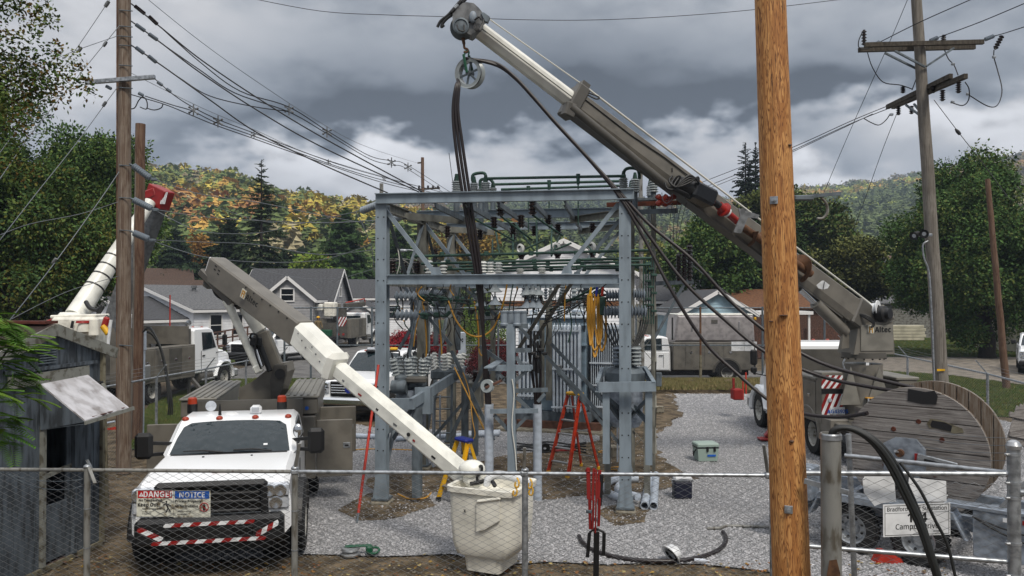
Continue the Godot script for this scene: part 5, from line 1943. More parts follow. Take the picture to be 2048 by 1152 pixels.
	wpart(o3,"conduit",NB().tube(px_curve([[1856,482,19.75],[1846,490,19.75],[1848,515,19.75],[1858,545,19.75],[1862,600,19.75],[1865,660,19.75],[1870,800,19.75],[1873,880,19.75]],5),.022,8),M.galvanised)
	wpart(o3,"tag",NB().box(P(1882,740,19.81),V(.20,.05,.01)),M.yellow)
	for s in [[1833,469,-1],[1850,466,1]]:
		var c := P(s[0],s[1],19.6)
		var lp := NB().lathe([[.0,-.10],[.06,-.10],[.07,.0],[.11,.14],[.10,.14],[.0,.10]],c,V(-.6,-.25,.6+.2*s[2]),14)
		var l := wpart(o3,"floodlight",lp,M.black)
		wpart(l,"lens",NB().lathe([[.0,.12],[.095,.12]],c,V(-.6,-.25,.6+.2*s[2]),14),M.lamp_lens)
	wpart(o3,"lamp_bracket",NB().box(P(1850,470,19.7),V(.34,.07,.08),.01),M.galvanised)
	# thin leaning pole and distant ones
	pole("leaning_pole","thin leaning brown pole in front of the maple, cut off at its top",P(1975,358,33.0),P(2013,777,33.0),.15,.10,M.pole_brown)
	var o5 := pole("distant_pole","distant pole with a crossarm above the left end of the frame",P(845,315,55.0),P(848,704,55.0),.15,.11,M.pole_brown)
	wpart(o5,"crossarm",NB().beam(P(836,379,55),P(880,376,55),.1,.12),M.crossarm)
	wpart(o5,"crossarm",NB().beam(P(835,326,55),P(846,325,55),.08,.1),M.crossarm)
	for x in [838,856,866,876]:
		wpart(o5,"insulator",NB().insulator(P(x,378,55),P(x,371,55),.10,3),M.porcelain_brown)
	pole("pale_stub","pale grey pole stub showing above the left end of the top beam",P(763,367,27.0),P(764,817,27.0),.075,.065,M.riser_grey)
	pole("pale_stub","pale grey pole stub showing above the lattice mast",P(1281,346,27.0),P(1285,817,27.0),.085,.075,M.riser_grey)
	var lp2 := P(838,515,50.0)
	var sl := thing("street_lamp","curved arm street lamp with a silver head seen in the left bay of the frame","street lamp",V(lp2.x,0,lp2.z))
	wpart(sl,"pole",NB().cyl(V(lp2.x,0,lp2.z),lp2+V(0,.2,0),.09,.07),M.riser_grey)
	wpart(sl,"arm",NB().tube(px_curve([[838,514,50],[832,503,50],[820,500,50],[812,500,50]],4),.04,8),M.galvanised)
	wpart(sl,"lamp_head",NB().ball(P(806,501,50),V(.30,.10,.14),12,8),M.galvanised)
	var an := P(908,350,19)
	single("antenna",NB().tube([P(909,392,19),P(898,306,19)],.008,5),M.wire_dark,"thin whip rod leaning above the frame, left of the cables","rod","",an)

func spacer(at: Array,s: float,label: String) -> void:
	var c := P(at[0],at[1],at[2])
	var mb := NB()
	for a in [[V(-s,s*.8,0),V(s,-s*.8,0)],[V(-s,-s*.5,0),V(s,s*.5,0)],[V(0,s*1.5,0),V(0,-s*1.5,0)]]:
		mb.tube([c+a[0],c+a[1]],s*.16,6)
	for a in [V(-s,s*.8,0),V(s,-s*.8,0),V(s,s*.5,0),V(-s,-s*.5,0)]:
		mb.ball(c+a,Vector3.ONE*s*.3,8,6)
	single("line_spacer",mb,M.mid_grey,label,"line spacer","",c)

func build_wires() -> void:
	var gw := "conductors from the left pole to the frame"
	var d: Material = M.wire_dark
	wire("top thick conductor from the left pole down to the frame",[[262,7,17],[322,55,17],[400,118,17.3],[512,194,17.8],[640,272,18.4],[845,384,19.5]],.016,d)
	wire("second thick conductor from the left pole down to the frame",[[262,42,17],[325,88,17],[400,145,17.3],[512,219,17.8],[640,292,18.4],[838,384,19.5]],.016,d)
	wire("lowest thick conductor from the left pole to the left end of the top beam",[[262,90,17],[322,130,17],[420,200,17.3],[512,264,17.8],[640,327,18],[776,386,18.5]],.016,d)
	wire("slack conductor that joins the upper spaced pair",[[322,55,17],[400,124,17.4],[480,182,18],[578,214,19],[655,262,21],[740,312,26],[785,322,30],[816,331,34],[900,384,44]],.013,d)
	wire("lower conductor of the upper spaced pair",[[325,88,17],[400,140,17.4],[470,186,18],[578,224,19],[652,266,21],[740,318,26],[783,330,30],[815,338,34],[890,387,44]],.013,d)
	wire("slack conductor sagging below the upper pair",[[322,130,17],[360,156,17.2],[420,192,17.5],[512,214,18.2],[575,222,19]],.012,d)
	wire("upper conductor of the lower spaced bundle",[[310,158,17],[345,188,17],[385,214,17.3],[436,239,17.8],[510,267,18.5],[657,322,20],[768,355,24],[890,386,30]],.011,d)
	wire("middle conductor of the lower spaced bundle",[[290,192,17],[345,210,17],[385,222,17.3],[434,246,17.8],[508,272,18.5],[657,327,20],[768,361,24],[880,389,30]],.011,d)
	wire("lowest conductor of the lower spaced bundle",[[262,189,17],[330,209,17],[384,231,17.3],[433,251,17.8],[507,277,18.5],[640,324,20],[768,366,24],[860,388,30]],.011,d)
	wire("thin shield wire high above the conductors",[[290,-6,17],[400,82,18],[512,162,19],[640,245,23],[740,296,28],[835,326,55]],.007,M.aluminium_wire)
	wire("thin pale wire running between the two spaced bundles",[[262,146,17],[400,214,17.5],[512,261,18.5],[660,322,22],[850,376,40]],.006,M.aluminium_wire)
	spacer([387,221,17.3],.09,"spider shaped spacer nearest the left pole on the lower bundle")
	spacer([436,243,17.8],.09,"second spider shaped spacer on the lower bundle")
	spacer([508,270,18.5],.06,"small dark spacer in the middle of the lower bundle")
	spacer([657,324,20],.05,"small spacer on the lower bundle left of the frame")
	spacer([768,358,24],.05,"small spacer on the lower bundle just above the frame")
	spacer([578,219,19],.09,"spacer nearest the left pole on the upper pair")
	spacer([654,264,21],.10,"spacer in the middle of the upper pair")
	spacer([783,325,30],.13,"spacer on the upper pair left of the distant pole")
	spacer([816,334,34],.13,"spacer on the upper pair next to the distant pole")
	# guys and drops to the left
	var g: Material = M.aluminium_wire
	wire("uppermost guy wire running down left from the tall pole",[[222,-5,17],[130,130,16],[0,305,15]],.008,g,"guy_wire")
	wire("second guy wire running down left from the tall pole",[[238,52,17],[150,160,16],[67,262,15],[-10,372,14]],.008,g,"guy_wire")
	wire("short nearly level wire left of the tall pole",[[238,71,17],[160,98,16.8],[106,120,16.5],[40,150,16]],.007,g,"guy_wire")
	wire("guy wire with insulator leaving the tall pole below the crossarm",[[236,173,17],[205,215,16.5],[150,290,15.5],[75,384,14.5],[0,480,13.5]],.008,g,"guy_wire")
	wire("pale guy wire crossing the dark trees to the shed",[[238,344,17],[200,400,16.5],[110,525,15.5],[8,655,14]],.010,g,"guy_wire")
	wire("thin lower guy wire ending behind the shed",[[238,552,17],[130,585,16],[0,650,15]],.007,g,"guy_wire")
	wire("thin wire crossing the dark trees above the bucket",[[236,404,17],[160,428,16.5],[60,448,16],[0,470,15]],.007,g,"guy_wire")
	for a in [[214,8,14],[210,88,16.8],[209,208,16.5],[109,522,15.5],[160,99,16.8]]:
		var c := P(a[0],a[1],a[2])
		single("guy_insulator",NB().lathe([[0,-.07],[.03,-.06],[.035,0],[.03,.06],[0,.07]],c,V(.6,.8,.1),10),M.mid_grey,"small strain bead on the guy wire at pixel height of the %s" % {8: "picture's top edge",88: "short level wire",208: "stub pole top",522: "bucket boom",99: "cherry leaves"}[a[1]],"guy insulator","",c)
	# lines from the pole insulators to the frame
	wire("line from the upper ribbed insulator sagging to the frame",[[308,359,16.9],[400,388,16.6],[512,404,16.2],[640,430,16],[760,452,15.8]],.008,g)
	wire("line from the middle ribbed insulator running level to the frame",[[311,419,16.9],[400,433,16.6],[512,441,16.2],[640,446,16],[755,441,15.8]],.008,g)
	wire("line sagging from the middle insulator then rising to the grey strain insulator",[[311,421,16.9],[400,462,16.6],[512,466,16.2],[600,448,16],[722,421,15.8]],.008,g)
	wire("line from the lower ribbed insulator across to the steel column",[[306,480,16.9],[400,484,16.6],[512,489,16.2],[640,509,16],[760,498,15.8]],.008,g)
	wire("lowest sagging line in front of the grey house",[[306,482,16.9],[400,512,16.6],[512,524,16.2],[640,520,16],[745,488,15.8]],.008,g)
	wire("thin service wire passing over the grey house roof",[[500,534,40],[600,556,40],[680,556,40],[752,536,40]],.012,g)
	wire("thin wire crossing the autumn hill into the frame",[[330,372,30],[512,440,30],[640,445,30],[760,440,30]],.008,g)
	wire("thin wire drooping from the frame insulator past the pine",[[712,424,16],[730,460,16],[744,500,16],[748,545,16]],.008,g)
	wire("pale curved wire hanging inside the left bay",[[782,455,15.5],[794,490,15.5],[799,525,15.5],[794,548,15.5]],.010,M.rope_white)
	for k in 3:
		wire(["pale jumper arching over the left brown insulators","second pale jumper arching behind the left insulators","third pale jumper beside the street lamp"][k],[[780+k*22,518,16.5+k],[806+k*14,520,16.6+k],[822+k*12,532,16.8+k],[828+k*12,546,17+k]],.008,M.rope_white,"jumper_wire")
	var si := P(735,415,15.6)
	var st := thing("strain_insulator","grey ribbed strain insulator left of the top corner of the frame","insulator",si)
	wpart(st,"body",NB().insulator(P(724,421,15.7),P(756,409,15.3),.075,7,12,.6),M.polymer_grey)
	wpart(st,"link",NB().cyl(P(756,409,15.3),P(764,404,15.0),.015,-1.0,6),M.steel_dark)
	var si2 := P(800,432,16.5)
	var st2 := thing("strain_insulator","grey ribbed strain insulator inside the left bay under the corner","insulator",si2)
	wpart(st2,"body",NB().insulator(P(790,437,16.8),P(820,428,16.3),.075,7,12,.6),M.polymer_grey)
	# long thin wire across the top
	wire("single thin wire sagging across the top of the sky",[[480,-8,24],[640,22,24],[780,30,24],[880,33,24],[1030,39,24],[1180,40,24],[1340,33,24],[1510,19,24],[1720,-6,24]],.010,d)
	# right pole lines
	wire("upper right conductor leaving the crossarm to the top edge",[[1760,84,19.8],[1840,44,19],[1944,-2,18]],.012,d)
	wire("middle right conductor leaving the crossarm to the right edge",[[1876,75,19.8],[1960,44,19],[2060,2,18]],.012,d)
	wire("lowest right conductor leaving the end of the crossarm",[[1988,72,19.8],[2010,66,19.5],[2060,50,19]],.012,d)
	wire("upper line of the pair running left from the lower crossarm",[[1775,212,22],[1700,243,23],[1587,294,25],[1480,335,28],[1390,370,31]],.012,d)
	wire("lower line of the pair running left from the lower crossarm",[[1780,216,22],[1700,248,23],[1587,300,25],[1480,346,28],[1400,378,31]],.012,d)
	wire("third line running left behind the tan pole under the pair",[[1745,228,22.2],[1587,303,25],[1480,352,28],[1410,380,31]],.010,d)
	wire("guy wire from the top edge down behind the tan pole",[[1818,-8,20],[1780,82,21],[1700,262,23],[1645,392,25],[1625,440,26]],.008,d,"guy_wire")
	wire("guy wire from the lower crossarm into the far hillside",[[1794,226,21],[1765,300,22],[1735,384,23],[1706,462,24]],.008,d,"guy_wire")
	wire("guy wire from the grey pole down right into the maple",[[1868,200,20],[1912,258,19.6],[1968,330,19.2],[2020,400,18.8]],.009,d,"guy_wire")
	wire("thin guy from the mast down right past the dark trees",[[1340,490,19],[1382,528,19],[1460,590,19],[1530,640,19]],.008,g,"guy_wire")
	var gc := P(1916,264,19.6)
	single("guy_insulator",NB().lathe([[0,-.10],[.04,-.07],[.045,.02],[.02,.10],[0,.11]],gc,V(-.65,.75,0),10),d,"dark strain bead on the guy right of the grey pole","guy insulator","",gc)
	for k in 4:
		wire(["leftmost yellow insulated jumper in the left bay","yellow insulated jumper beside the rear column","yellow jumper hose looping below the middle beam","yellow insulated jumper near the left riser pipe"][k],[[[845,600,16.2],[850,640,16.2],[853,690,16.2],[851,732,16.2]],[[878,640,17.5],[882,680,17.5],[884,720,17.5]],[[897,602,16],[912,640,15.8],[936,668,15.6],[965,672,15.5],[990,650,15.5],[1008,600,15.5],[1016,555,15.5]],[[948,600,17],[956,650,17],[958,700,17],[964,712,17]]][k],.018,M.yellow_cable,"jumper_hose")
	wire("long yellow rope sloping to the yellow ladder",[[909,735,16],[926,770,15.6],[945,810,15.4],[968,858,15]],.016,M.yellow_cable,"rope")
	wire("yellow rope hanging from the left shelf to the ground",[[905,700,17],[935,770,16.5],[945,840,16],[950,870,15.5],[940,885,15]],.012,M.yellow_cable,"rope")
	var hs := P(1195,590,14.6)
	var ho := thing("jumper_coil","bundle of hanging yellow insulated jumper hoses right of the transformer","cable",hs)
	for a in [[1176,1186,690],[1179,1200,700],[1183,1196,714],[1190,1204,690],[1196,1212,702]]:
		var y0 := 588.0
		wpart(ho,"hose",NB().tube(px_curve([[a[0],y0,14.6],[a[0] - 1,640,14.6],[a[0]+3,a[2] - 18,14.55],[(a[0]+a[1])*.5,a[2],14.5],[a[1] - 1,a[2] - 20,14.55],[a[1],640,14.6],[a[1] - 2,y0+6,14.6]],5),.020,8),M.yellow_cable)
	for k in 3:
		wpart(ho,"clamp_head",NB().cyl(P(1180+k*12,592,14.6),P(1182+k*12,574,14.6),.028,.02,8),[M.yellow,M.blue,M.orange_red][k])

# ---------------------------------------------------------------- vehicles
func arc(cx: float,cy: float,r: float,a0: float,a1: float,k := 9) -> Array:
	var out := []
	for i in k+1:
		var a := deg_to_rad(lerpf(a0,a1,float(i)/k))
		out.append(Vector2(cx+cos(a)*r,cy+sin(a)*r))
	return out

# wheel with tyre,rim and hub; the axle runs along x
func wheel(o: Node3D,c: Vector3,r: float,w: float,rim_mat: Material,side := 1.0,steer := .0) -> void:
	var key := "wheel_%s_%s" % [r,w]
	if not M.has(key):
		var t := NB()
		t.lathe([[r*.60,-w*.5],[r*.90,-w*.5],[r*.985,-w*.36],[r,-w*.2],[r,w*.2],[r*.985,w*.36],[r*.90,w*.5],[r*.60,w*.5]],Vector3.ZERO,Vector3.RIGHT,30)
		for i in 30:
			var a := TAU*i/30.0
			for s in [-1.0,1.0]:
				t.box(V(s*w*.27,cos(a)*r,sin(a)*r),V(w*.32,.018,r*.12),.0,Basis(Vector3.RIGHT,a+s*.05))
		var m := NB()
		m.lathe([[r*.62,w*.44],[r*.60,w*.46],[r*.54,w*.40],[r*.48,w*.10],[r*.30,w*.05],[r*.22,w*.16],[.0,w*.18]],Vector3.ZERO,Vector3.RIGHT,28)
		for i in 8:
			var a := TAU*i/8.0
			var p := V(w*.10,cos(a)*r*.19+.0,sin(a)*r*.19)
			m.cyl(p,p+V(w*.12,0,0),r*.03,-1.0,6)
		var hl := NB()
		for i in 8:
			var a := TAU*(i+.5)/8.0
			var p := V(w*.085,cos(a)*r*.40,sin(a)*r*.40)
			hl.cyl(p,p+V(.012,0,0),r*.055,-1.0,10)
		M[key] = [t.mesh(),m.mesh(),hl.mesh()]
	var xf := Transform3D(Basis(Vector3.UP,(.0 if side > 0 else PI)+steer),c)
	var wl := shared(o,"wheel",M[key][0],M.rubber,xf)
	shared(wl,"rim",M[key][1],rim_mat)
	shared(wl,"rim_holes",M[key][2],M.black)

# pane on the side of a cab: outline in (z,y),standing at x
func side_pane(o: Node3D,poly: Array,x: float,lean := .0,y0 := 1.2) -> void:
	for s in [-1.0,1.0]:
		var mb := NB()
		mb.slab(PackedVector2Array(poly),.008,.003)
		for i in mb.v.size():
			mb.v[i].x += s*(x - lean*maxf(.0,mb.v[i].y - y0))
		part(o,"side_window",mb,M.glass)

func lean_in(mb: MB,lean: float,y0: float) -> MB:
	for i in mb.v.size():
		if mb.v[i].y > y0:
			mb.v[i].x -= signf(mb.v[i].x)*lean*(mb.v[i].y - y0)
	return mb

# pickup in its own axes: front bumper at z = 0,facing +z
func pickup(called: String,label: String,at: Vector3,yaw: float,s: Dictionary) -> Node3D:
	var o := thing(called,label,s.get("category","pickup truck"),at,yaw,s.get("group",""))
	var paint: Material = s.get("paint",M.white_paint)
	var hood: float = s.get("hood",1.30)
	var roof: float = s.get("roof",1.95)
	var cabl: float = s.get("cab",2.9)
	var length: float = s.get("length",5.9)
	var hw: float = s.get("half",1.0)
	var wr: float = s.get("wheel",.40)
	var z1 := -.98          # front axle
	var z2: float = s.get("rear_axle",-length+1.25)
	var ws0 := -1.45         # windscreen foot
	var ws1 := -2.15         # windscreen head
	var cabz := ws1 - cabl+1.05
	var bed: bool = s.get("bed",true)
	# lower body outline with wheel arches
	var end := -length if bed else cabz
	var pts := [Vector2(.0,.55),Vector2(.03,.9),Vector2(.0,hood - .10),Vector2(-.10,hood - .015),Vector2(-.6,hood+.05),Vector2(ws0+.05,hood+.10)]
	if bed:
		pts += [Vector2(cabz,hood+.08),Vector2(cabz - .02,hood+.04),Vector2(end,hood+.04),Vector2(end,.62)]
	else:
		pts += [Vector2(cabz,hood+.08),Vector2(cabz,.50)]
	if bed:
		pts += arc(z2,wr*.98,wr*1.18,170,10)
	pts += arc(z1,wr*.98,wr*1.18,170,10)
	part(o,"body",lean_in(NB().slab(PackedVector2Array(pts),hw,.07),.12,.95).smooth(.86),paint)
	# cab
	var top := PackedVector2Array([Vector2(ws0,hood+.06),Vector2(ws1,roof - .035),Vector2(ws1 - .25,roof),Vector2(cabz+.30,roof+.005),Vector2(cabz+.10,roof - .06),Vector2(cabz+.0,hood+.06)])
	part(o,"cab",lean_in(NB().slab(top,hw - .045,.06),.20,hood+.1).smooth(.86),paint)
	var wsm := NB()
	var nrm := V(0,ws0 - ws1,roof - hood).normalized()
	var bx := (hw - .14)
	var tx := (hw - .26)
	var pb := V(0,hood+.09,ws0 - .02)+nrm*.02
	var pt := V(0,roof - .06,ws1+.04)+nrm*.02
	var mid := pb.lerp(pt,.5)+nrm*.03
	var mx := (bx+tx)*.5
	var ring := [[pb,bx],[mid,mx],[pt,tx]]
	for i in 2:
		for k in 6:
			var a0 := -1.0+k/3.0
			var a1 := -1.0+(k+1)/3.0
			var q := []
			for e in [[i,a0],[i,a1],[i+1,a1],[i+1,a0]]:
				var r: Array = ring[e[0]]
				q.append(r[0]+V(e[1]*r[1],0,0)+nrm*.05*(1.0 - e[1]*e[1]) - nrm*.03)
			wsm.quad(q[0],q[1],q[2],q[3])
	part(o,"windscreen",wsm.smooth(.5),M.glass)
	var sill := hood+.12
	side_pane(o,[Vector2(ws0 - .30,sill),Vector2(ws1 - .06,roof - .12),Vector2(ws1 - .72,roof - .09),Vector2(ws1 - .72,sill)],hw - .042,.20,hood+.1)
	if cabl > 2.2:
		side_pane(o,[Vector2(ws1 - .84,sill),Vector2(ws1 - .84,roof - .09),Vector2(cabz+.36,roof - .12),Vector2(cabz+.26,sill)],hw - .042,.20,hood+.1)
	# door lines and handles
	for e in [-1.0,1.0]:
		for z in [ws0 - .28,ws1 - .78]:
			part(o,"door_gap",NB().box(V(e*(hw - .004),(hood+.6)*.5,z),V(.012,hood - .72,.012)),M.black)
		part(o,"door_handle",NB().box(V(e*(hw+.006),hood - .12,ws1 - .66),V(.03,.04,.18),.01),M.black)
	# front
	var gw: float = s.get("grille_half",.62)
	var gy0: float = s.get("gy0",.74)
	var gy1 := hood - .09
	part(o,"grille",NB().box(V(0,(gy0+gy1)*.5,.015),V(gw*2,gy1 - gy0,.09),.03),M.black_shiny)
	for i in s.get("bars",3):
		var y := lerpf(gy0+.08,gy1 - .08,(i+.5)/float(s.get("bars",3)))
		part(o,"grille_bar",NB().box(V(0,y,.066),V(gw*1.86,.035,.03),.012),s.get("bar_mat",M.chrome))
	for e in [-1.0,1.0]:
		var lx: float = e*(gw+(hw - gw)*.48)
		var lw: float = (hw - gw)*s.get("lamp_w",.80)
		var ly: float = (gy0+gy1)*.5+.03
		var lh: float = (gy1 - gy0)*s.get("lamp_h",.76)
		var hl := part(o,"headlight",NB().box(V(lx,ly,-.005),V(lw,lh,.14),.03),M.lamp_lens)
		for q in [[.10,.24],[-.16,.24],[.0,-.22]]:
			part(hl,"lamp",NB().lathe([[.0,.012],[lw*.18,.0],[lw*.26,.022],[lw*.22,.026],[.0,.016]],V(lx+q[0]*lw*1.6,ly+q[1]*lh,.058),Vector3.BACK,14),M.chrome)
		part(hl,"lamp_divider",NB().box(V(lx,ly+lh*.02,.062),V(lw*.94,.022,.02),.005),M.black)
		part(hl,"turn_signal",NB().box(V(e*(hw - .075),ly+lh*.22,.0),V(.05,lh*.36,.13),.015),M.orange_lens)
		# mirrors
		var my := hood+.28
		var tow: bool = s.get("tow_mirrors",false)
		part(o,"mirror_arm",NB().beam(V(e*(hw - .12),my - .06,ws0 - .32),V(e*(hw+.16),my - .02,ws0 - .20),.05,.05),M.black)
		if tow:
			part(o,"mirror_arm",NB().beam(V(e*(hw - .12),my - .20,ws0 - .32),V(e*(hw+.16),my - .20,ws0 - .20),.05,.05),M.black)
			part(o,"mirror",NB().box(V(e*(hw+.25),my - .06,ws0 - .18),V(.26,.40,.13),.05),M.black)
		else:
			part(o,"mirror",NB().box(V(e*(hw+.17),my,ws0 - .22),V(.22,.22,.12),.05),M.black)
	if not s.get("striped_bumper",false):
		part(o,"bumper",NB().box(V(0,.60,.06),V(hw*1.98,.24,.24),.06),s.get("bumper",M.chrome))
		part(o,"air_dam",NB().box(V(0,.41,.02),V(hw*1.8,.18,.2),.04),M.black)
	if s.get("badge",false):
		part(o,"badge",NB().lathe([[0,0],[.11,.0],[.115,.012],[.0,.016]],V(0,(gy0+gy1)*.5,.082),Vector3.BACK,20),M.blue)
	part(o,"underbody",NB().box(V(0,.42,-length*.5+.1),V(hw*1.5,.25,length - .6)),M.black)
	for e in [-1.0,1.0]:
		for z in [z1,z2]:
			wheel(o,V(e*s.get("track",hw - .13),wr,z),wr,.27,s.get("rim",M.alloy),e)
		part(o,"wheel_well",NB().lathe([[wr*1.14,-.34],[wr*1.14,.0]],V(e*(hw - .10),wr*.98,z1),V(e,0,0),20),M.black)
	for x in (s.get("roof_lights",[-.55,.0,.55]) as Array):
		part(o,"roof_light",NB().ball(V(x,roof - .01,ws1 - .16),V(.05,.03,.06),10,6),M.orange_lens)
	return o

func stripes(o: Node3D,called: String,xf: Transform3D,w: float,h: float,k: int,slant: float,a: Material,b: Material) -> void:
	# red and white slanted safety stripes,each its own thin plate
	for i in k:
		var x0 := -w*.5+w*i/k
		var x1 := -w*.5+w*(i+1)/k
		var l := -w*.5
		var r := w*.5
		var q := PackedVector2Array([Vector2(x0 - slant*.5,-h*.5),Vector2(x1 - slant*.5,-h*.5),Vector2(x1+slant*.5,h*.5),Vector2(x0+slant*.5,h*.5)])
		if slant != .0:
			var cl := Geometry2D.intersect_polygons(q,PackedVector2Array([Vector2(l,-h*.5),Vector2(r,-h*.5),Vector2(r,h*.5),Vector2(l,h*.5)]))
			if cl.is_empty():
				continue
			q = cl[0]
		part(o,called,NB().prism(q,-.002,.003,xf),a if i % 2 == 0 else b)

func maker_name(o: Node3D,xf: Transform3D,h: float,m: Material,plate: Material) -> void:
	# small pale emblem tile and the maker's name beside it
	var e := NB()
	e.box(xf*V(-h*1.05,h*.40,0),V(h*.95,h*1.25,.006),.0,xf.basis)
	var em := part(o,"emblem",e,M.sign_cream)
	var f := NB()
	for a in [[-1.05,.78,.62,.16],[-1.28,.35,.16,.95],[-.82,.35,.16,.95],[-1.05,.40,.5,.14]]:
		f.box(xf*V(h*a[0],h*a[1],.005),V(h*a[2],h*a[3],.004),.0,xf.basis)
	part(em,"emblem_mark",f,M.yellow_cable)
	text(o,"Altec",xf*Transform3D(Basis.IDENTITY,V(h*.95,h*.36,.004)),h*.78,m,true,.004)

func build_bucket_truck() -> void:
	var yaw := .19
	var at := P(424,595+6004.0/10.75,10.75)
	var o := pickup("bucket_truck","white cabbed utility bucket truck facing the camera behind the fence, boom folded over it",at,yaw,{"category": "bucket truck","hood": 1.29,"roof": 1.83,"gy0": .86,"cab": 2.15,"length": 6.6,"half": 1.03,"wheel": .45,"bed": false,"rear_axle": -4.6,"bars": 0,"grille_half": .66,"tow_mirrors": true,"striped_bumper": true,"rim": M.rim_white,"roof_lights": [],"track": 1.04,"lamp_h": 1.05,"lamp_w": .92})
	# black grille frame and bars
	part(o,"grille_frame",NB().box(V(0,1.25,.05),V(1.46,.11,.13),.05),M.black)
	for e in [-1.0,1.0]:
		part(o,"grille_frame",NB().box(V(e*.69,1.03,.05),V(.10,.44,.12),.04),M.black)
	for y in [.90,1.02,1.13]:
		part(o,"grille_bar",NB().box(V(0,y,.075),V(1.26,.045,.04),.015),M.black)
	part(o,"hood_mark",NB().box(V(.02,1.328,-.42),V(.20,.008,.05),.002),M.red_paint)
	for e in [-.35,.35]:
		part(o,"washer_nozzle",NB().box(V(e,1.385,-1.25),V(.03,.02,.03)),M.black)
	part(o,"cowl",NB().box(V(0,1.37,-1.46),V(1.72,.05,.16),.01),M.black)
	for e in [[.62,.05],[-.10,-.68]]:
		part(o,"wiper",NB().tube([V(e[0],1.415,-1.42),V(lerpf(e[0],e[1],.5),1.445,-1.46),V(e[1],1.44,-1.46)],[.014,.012,.008],6),M.black)
	# heavy bumper with red and white tape
	part(o,"bumper",NB().slab(PackedVector2Array([Vector2(-.12,.50),Vector2(.16,.50),Vector2(.20,.54),Vector2(.20,.80),Vector2(.14,.85),Vector2(-.12,.85)]),.95,.05),M.black)
	stripes(o,"bumper_tape",Transform3D(Basis.IDENTITY,V(0,.545,.205)),1.45,.05,13,.05,M.red_paint,M.sign_white)
	stripes(o,"bumper_tape",Transform3D(Basis.IDENTITY,V(0,.775,.205)),1.15,.05,10,.05,M.sign_white,M.red_paint)
	for e in [-1.0,1.0]:
		stripes(o,"bumper_tape",Transform3D(Basis(Vector3.BACK,e*.5),V(e*.74,.67,.205)),.34,.07,4,.06,M.red_paint,M.sign_white)
		part(o,"fog_lamp",NB().box(V(e*.42,.66,.196),V(.28,.11,.02),.008),M.black_shiny)
		part(o,"fender_flare",NB().slab(PackedVector2Array(arc(-.98,.43,.64,0,180,12)+arc(-.98,.43,.53,180,0,12)),.09,.03,e*1.09),M.black)
		part(o,"mirror_glass",NB().box(V(e*1.28,1.51,-1.70),V(.2,.32,.01)),M.chrome)
	part(o,"spot_mirror",NB().ball(V(1.02,1.72,-1.35),V(.075,.11,.05),14,10),M.chrome)
	part(o,"registration",NB().box(V(.52,1.50,-1.52),V(.06,.035,.004),.0,Basis(Vector3.RIGHT,-.9)),M.sign_white)
	for x in [-.80,-.28,.28,.80]:
		part(o,"roof_light",NB().ball(V(x,1.82,-2.22),V(.055,.04,.07),12,8),M.orange_lens)
	# roof gear
	for s in [[-.86,.0],[.62,.0]]:
		part(o,"beacon_base",NB().cyl(V(s[0],1.80,-3.05),V(s[0],1.96,-3.05),.085),M.black)
		part(o,"beacon",NB().lathe([[0,0],[.08,0],[.075,.09],[.055,.11],[0,.115]],V(s[0],1.96,-3.05),Vector3.UP,16),M.orange_lens)
	part(o,"work_lamp",NB().lathe([[0,-.07],[.07,-.06],[.09,.03],[0,.05]],V(-.55,1.92,-3.0),V(.2,.1,1),14),M.lamp_lens)
	part(o,"lamp_post",NB().cyl(V(-.55,1.78,-3.02),V(-.55,1.9,-3.02),.02),M.black)
	part(o,"antenna",NB().tube([V(-.32,1.80,-2.5),V(-.32,1.92,-2.5),V(-.32,2.02,-2.5)],[.03,.022,.006],8),M.black)
	part(o,"satellite_puck",NB().ball(V(-.15,1.82,-2.6),V(.12,.05,.09),12,8),M.sign_white)
	part(o,"go_light",NB().box(V(.25,1.90,-2.55),V(.18,.15,.16),.04),M.sign_white)
	part(o,"go_light_lens",NB().box(V(.25,1.91,-2.465),V(.12,.09,.02),.008),M.lamp_lens)
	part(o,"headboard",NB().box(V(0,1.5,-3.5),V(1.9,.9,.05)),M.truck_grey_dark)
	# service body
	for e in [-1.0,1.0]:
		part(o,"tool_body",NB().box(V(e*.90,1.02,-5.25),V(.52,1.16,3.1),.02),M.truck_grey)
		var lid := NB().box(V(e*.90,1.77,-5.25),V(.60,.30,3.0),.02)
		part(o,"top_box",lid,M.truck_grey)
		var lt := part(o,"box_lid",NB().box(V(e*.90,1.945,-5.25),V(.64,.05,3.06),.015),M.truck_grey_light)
		for k in 5:
			part(lt,"rib",NB().box(V(e*.90 - .24+k*.12,1.98,-5.25),V(.05,.02,2.96),.006),M.truck_grey_light)
		for z in [-4.3,-6.1]:
			wheel(o,V(e*.88,.42,-4.9),.42,.32,M.rim_white,e)
			break
	part(o,"body_floor",NB().box(V(0,.82,-5.2),V(1.4,.12,3.2)),M.truck_grey_dark)
	part(o,"chassis",NB().box(V(0,.62,-4.6),V(.9,.24,4.6)),M.black)
	part(o,"blue_sticker",NB().cyl(V(1.0,1.74,-3.752),V(1.0,1.74,-3.744),.035,-1.0,14),M.sign_blue)
	# opened cabinet doors at the truck's left,and one at its right
	for d in [[1.20,-3.80,.98,1.06,.98,.55],[1.22,-4.70,1.18,.9,1.10,.58]]:
		var dr := part(o,"cabinet_door",NB().box(V(d[0]+d[5]*.55,d[2],d[1]),V(d[5]*1.2,d[3],.045),.012),M.truck_grey)
		part(dr,"latch_plate",NB().box(V(d[0]+d[5]*.95,d[2]+.05,d[1]+.028),V(.13,.10,.012),.004),M.galvanised)
		part(dr,"latch",NB().box(V(d[0]+d[5]*.95,d[2]+.05,d[1]+.04),V(.07,.03,.015),.004),M.black)
	part(o,"cabinet_door",NB().box(V(-1.45,1.02,-3.75),V(.62,1.0,.045),.012),M.truck_grey)
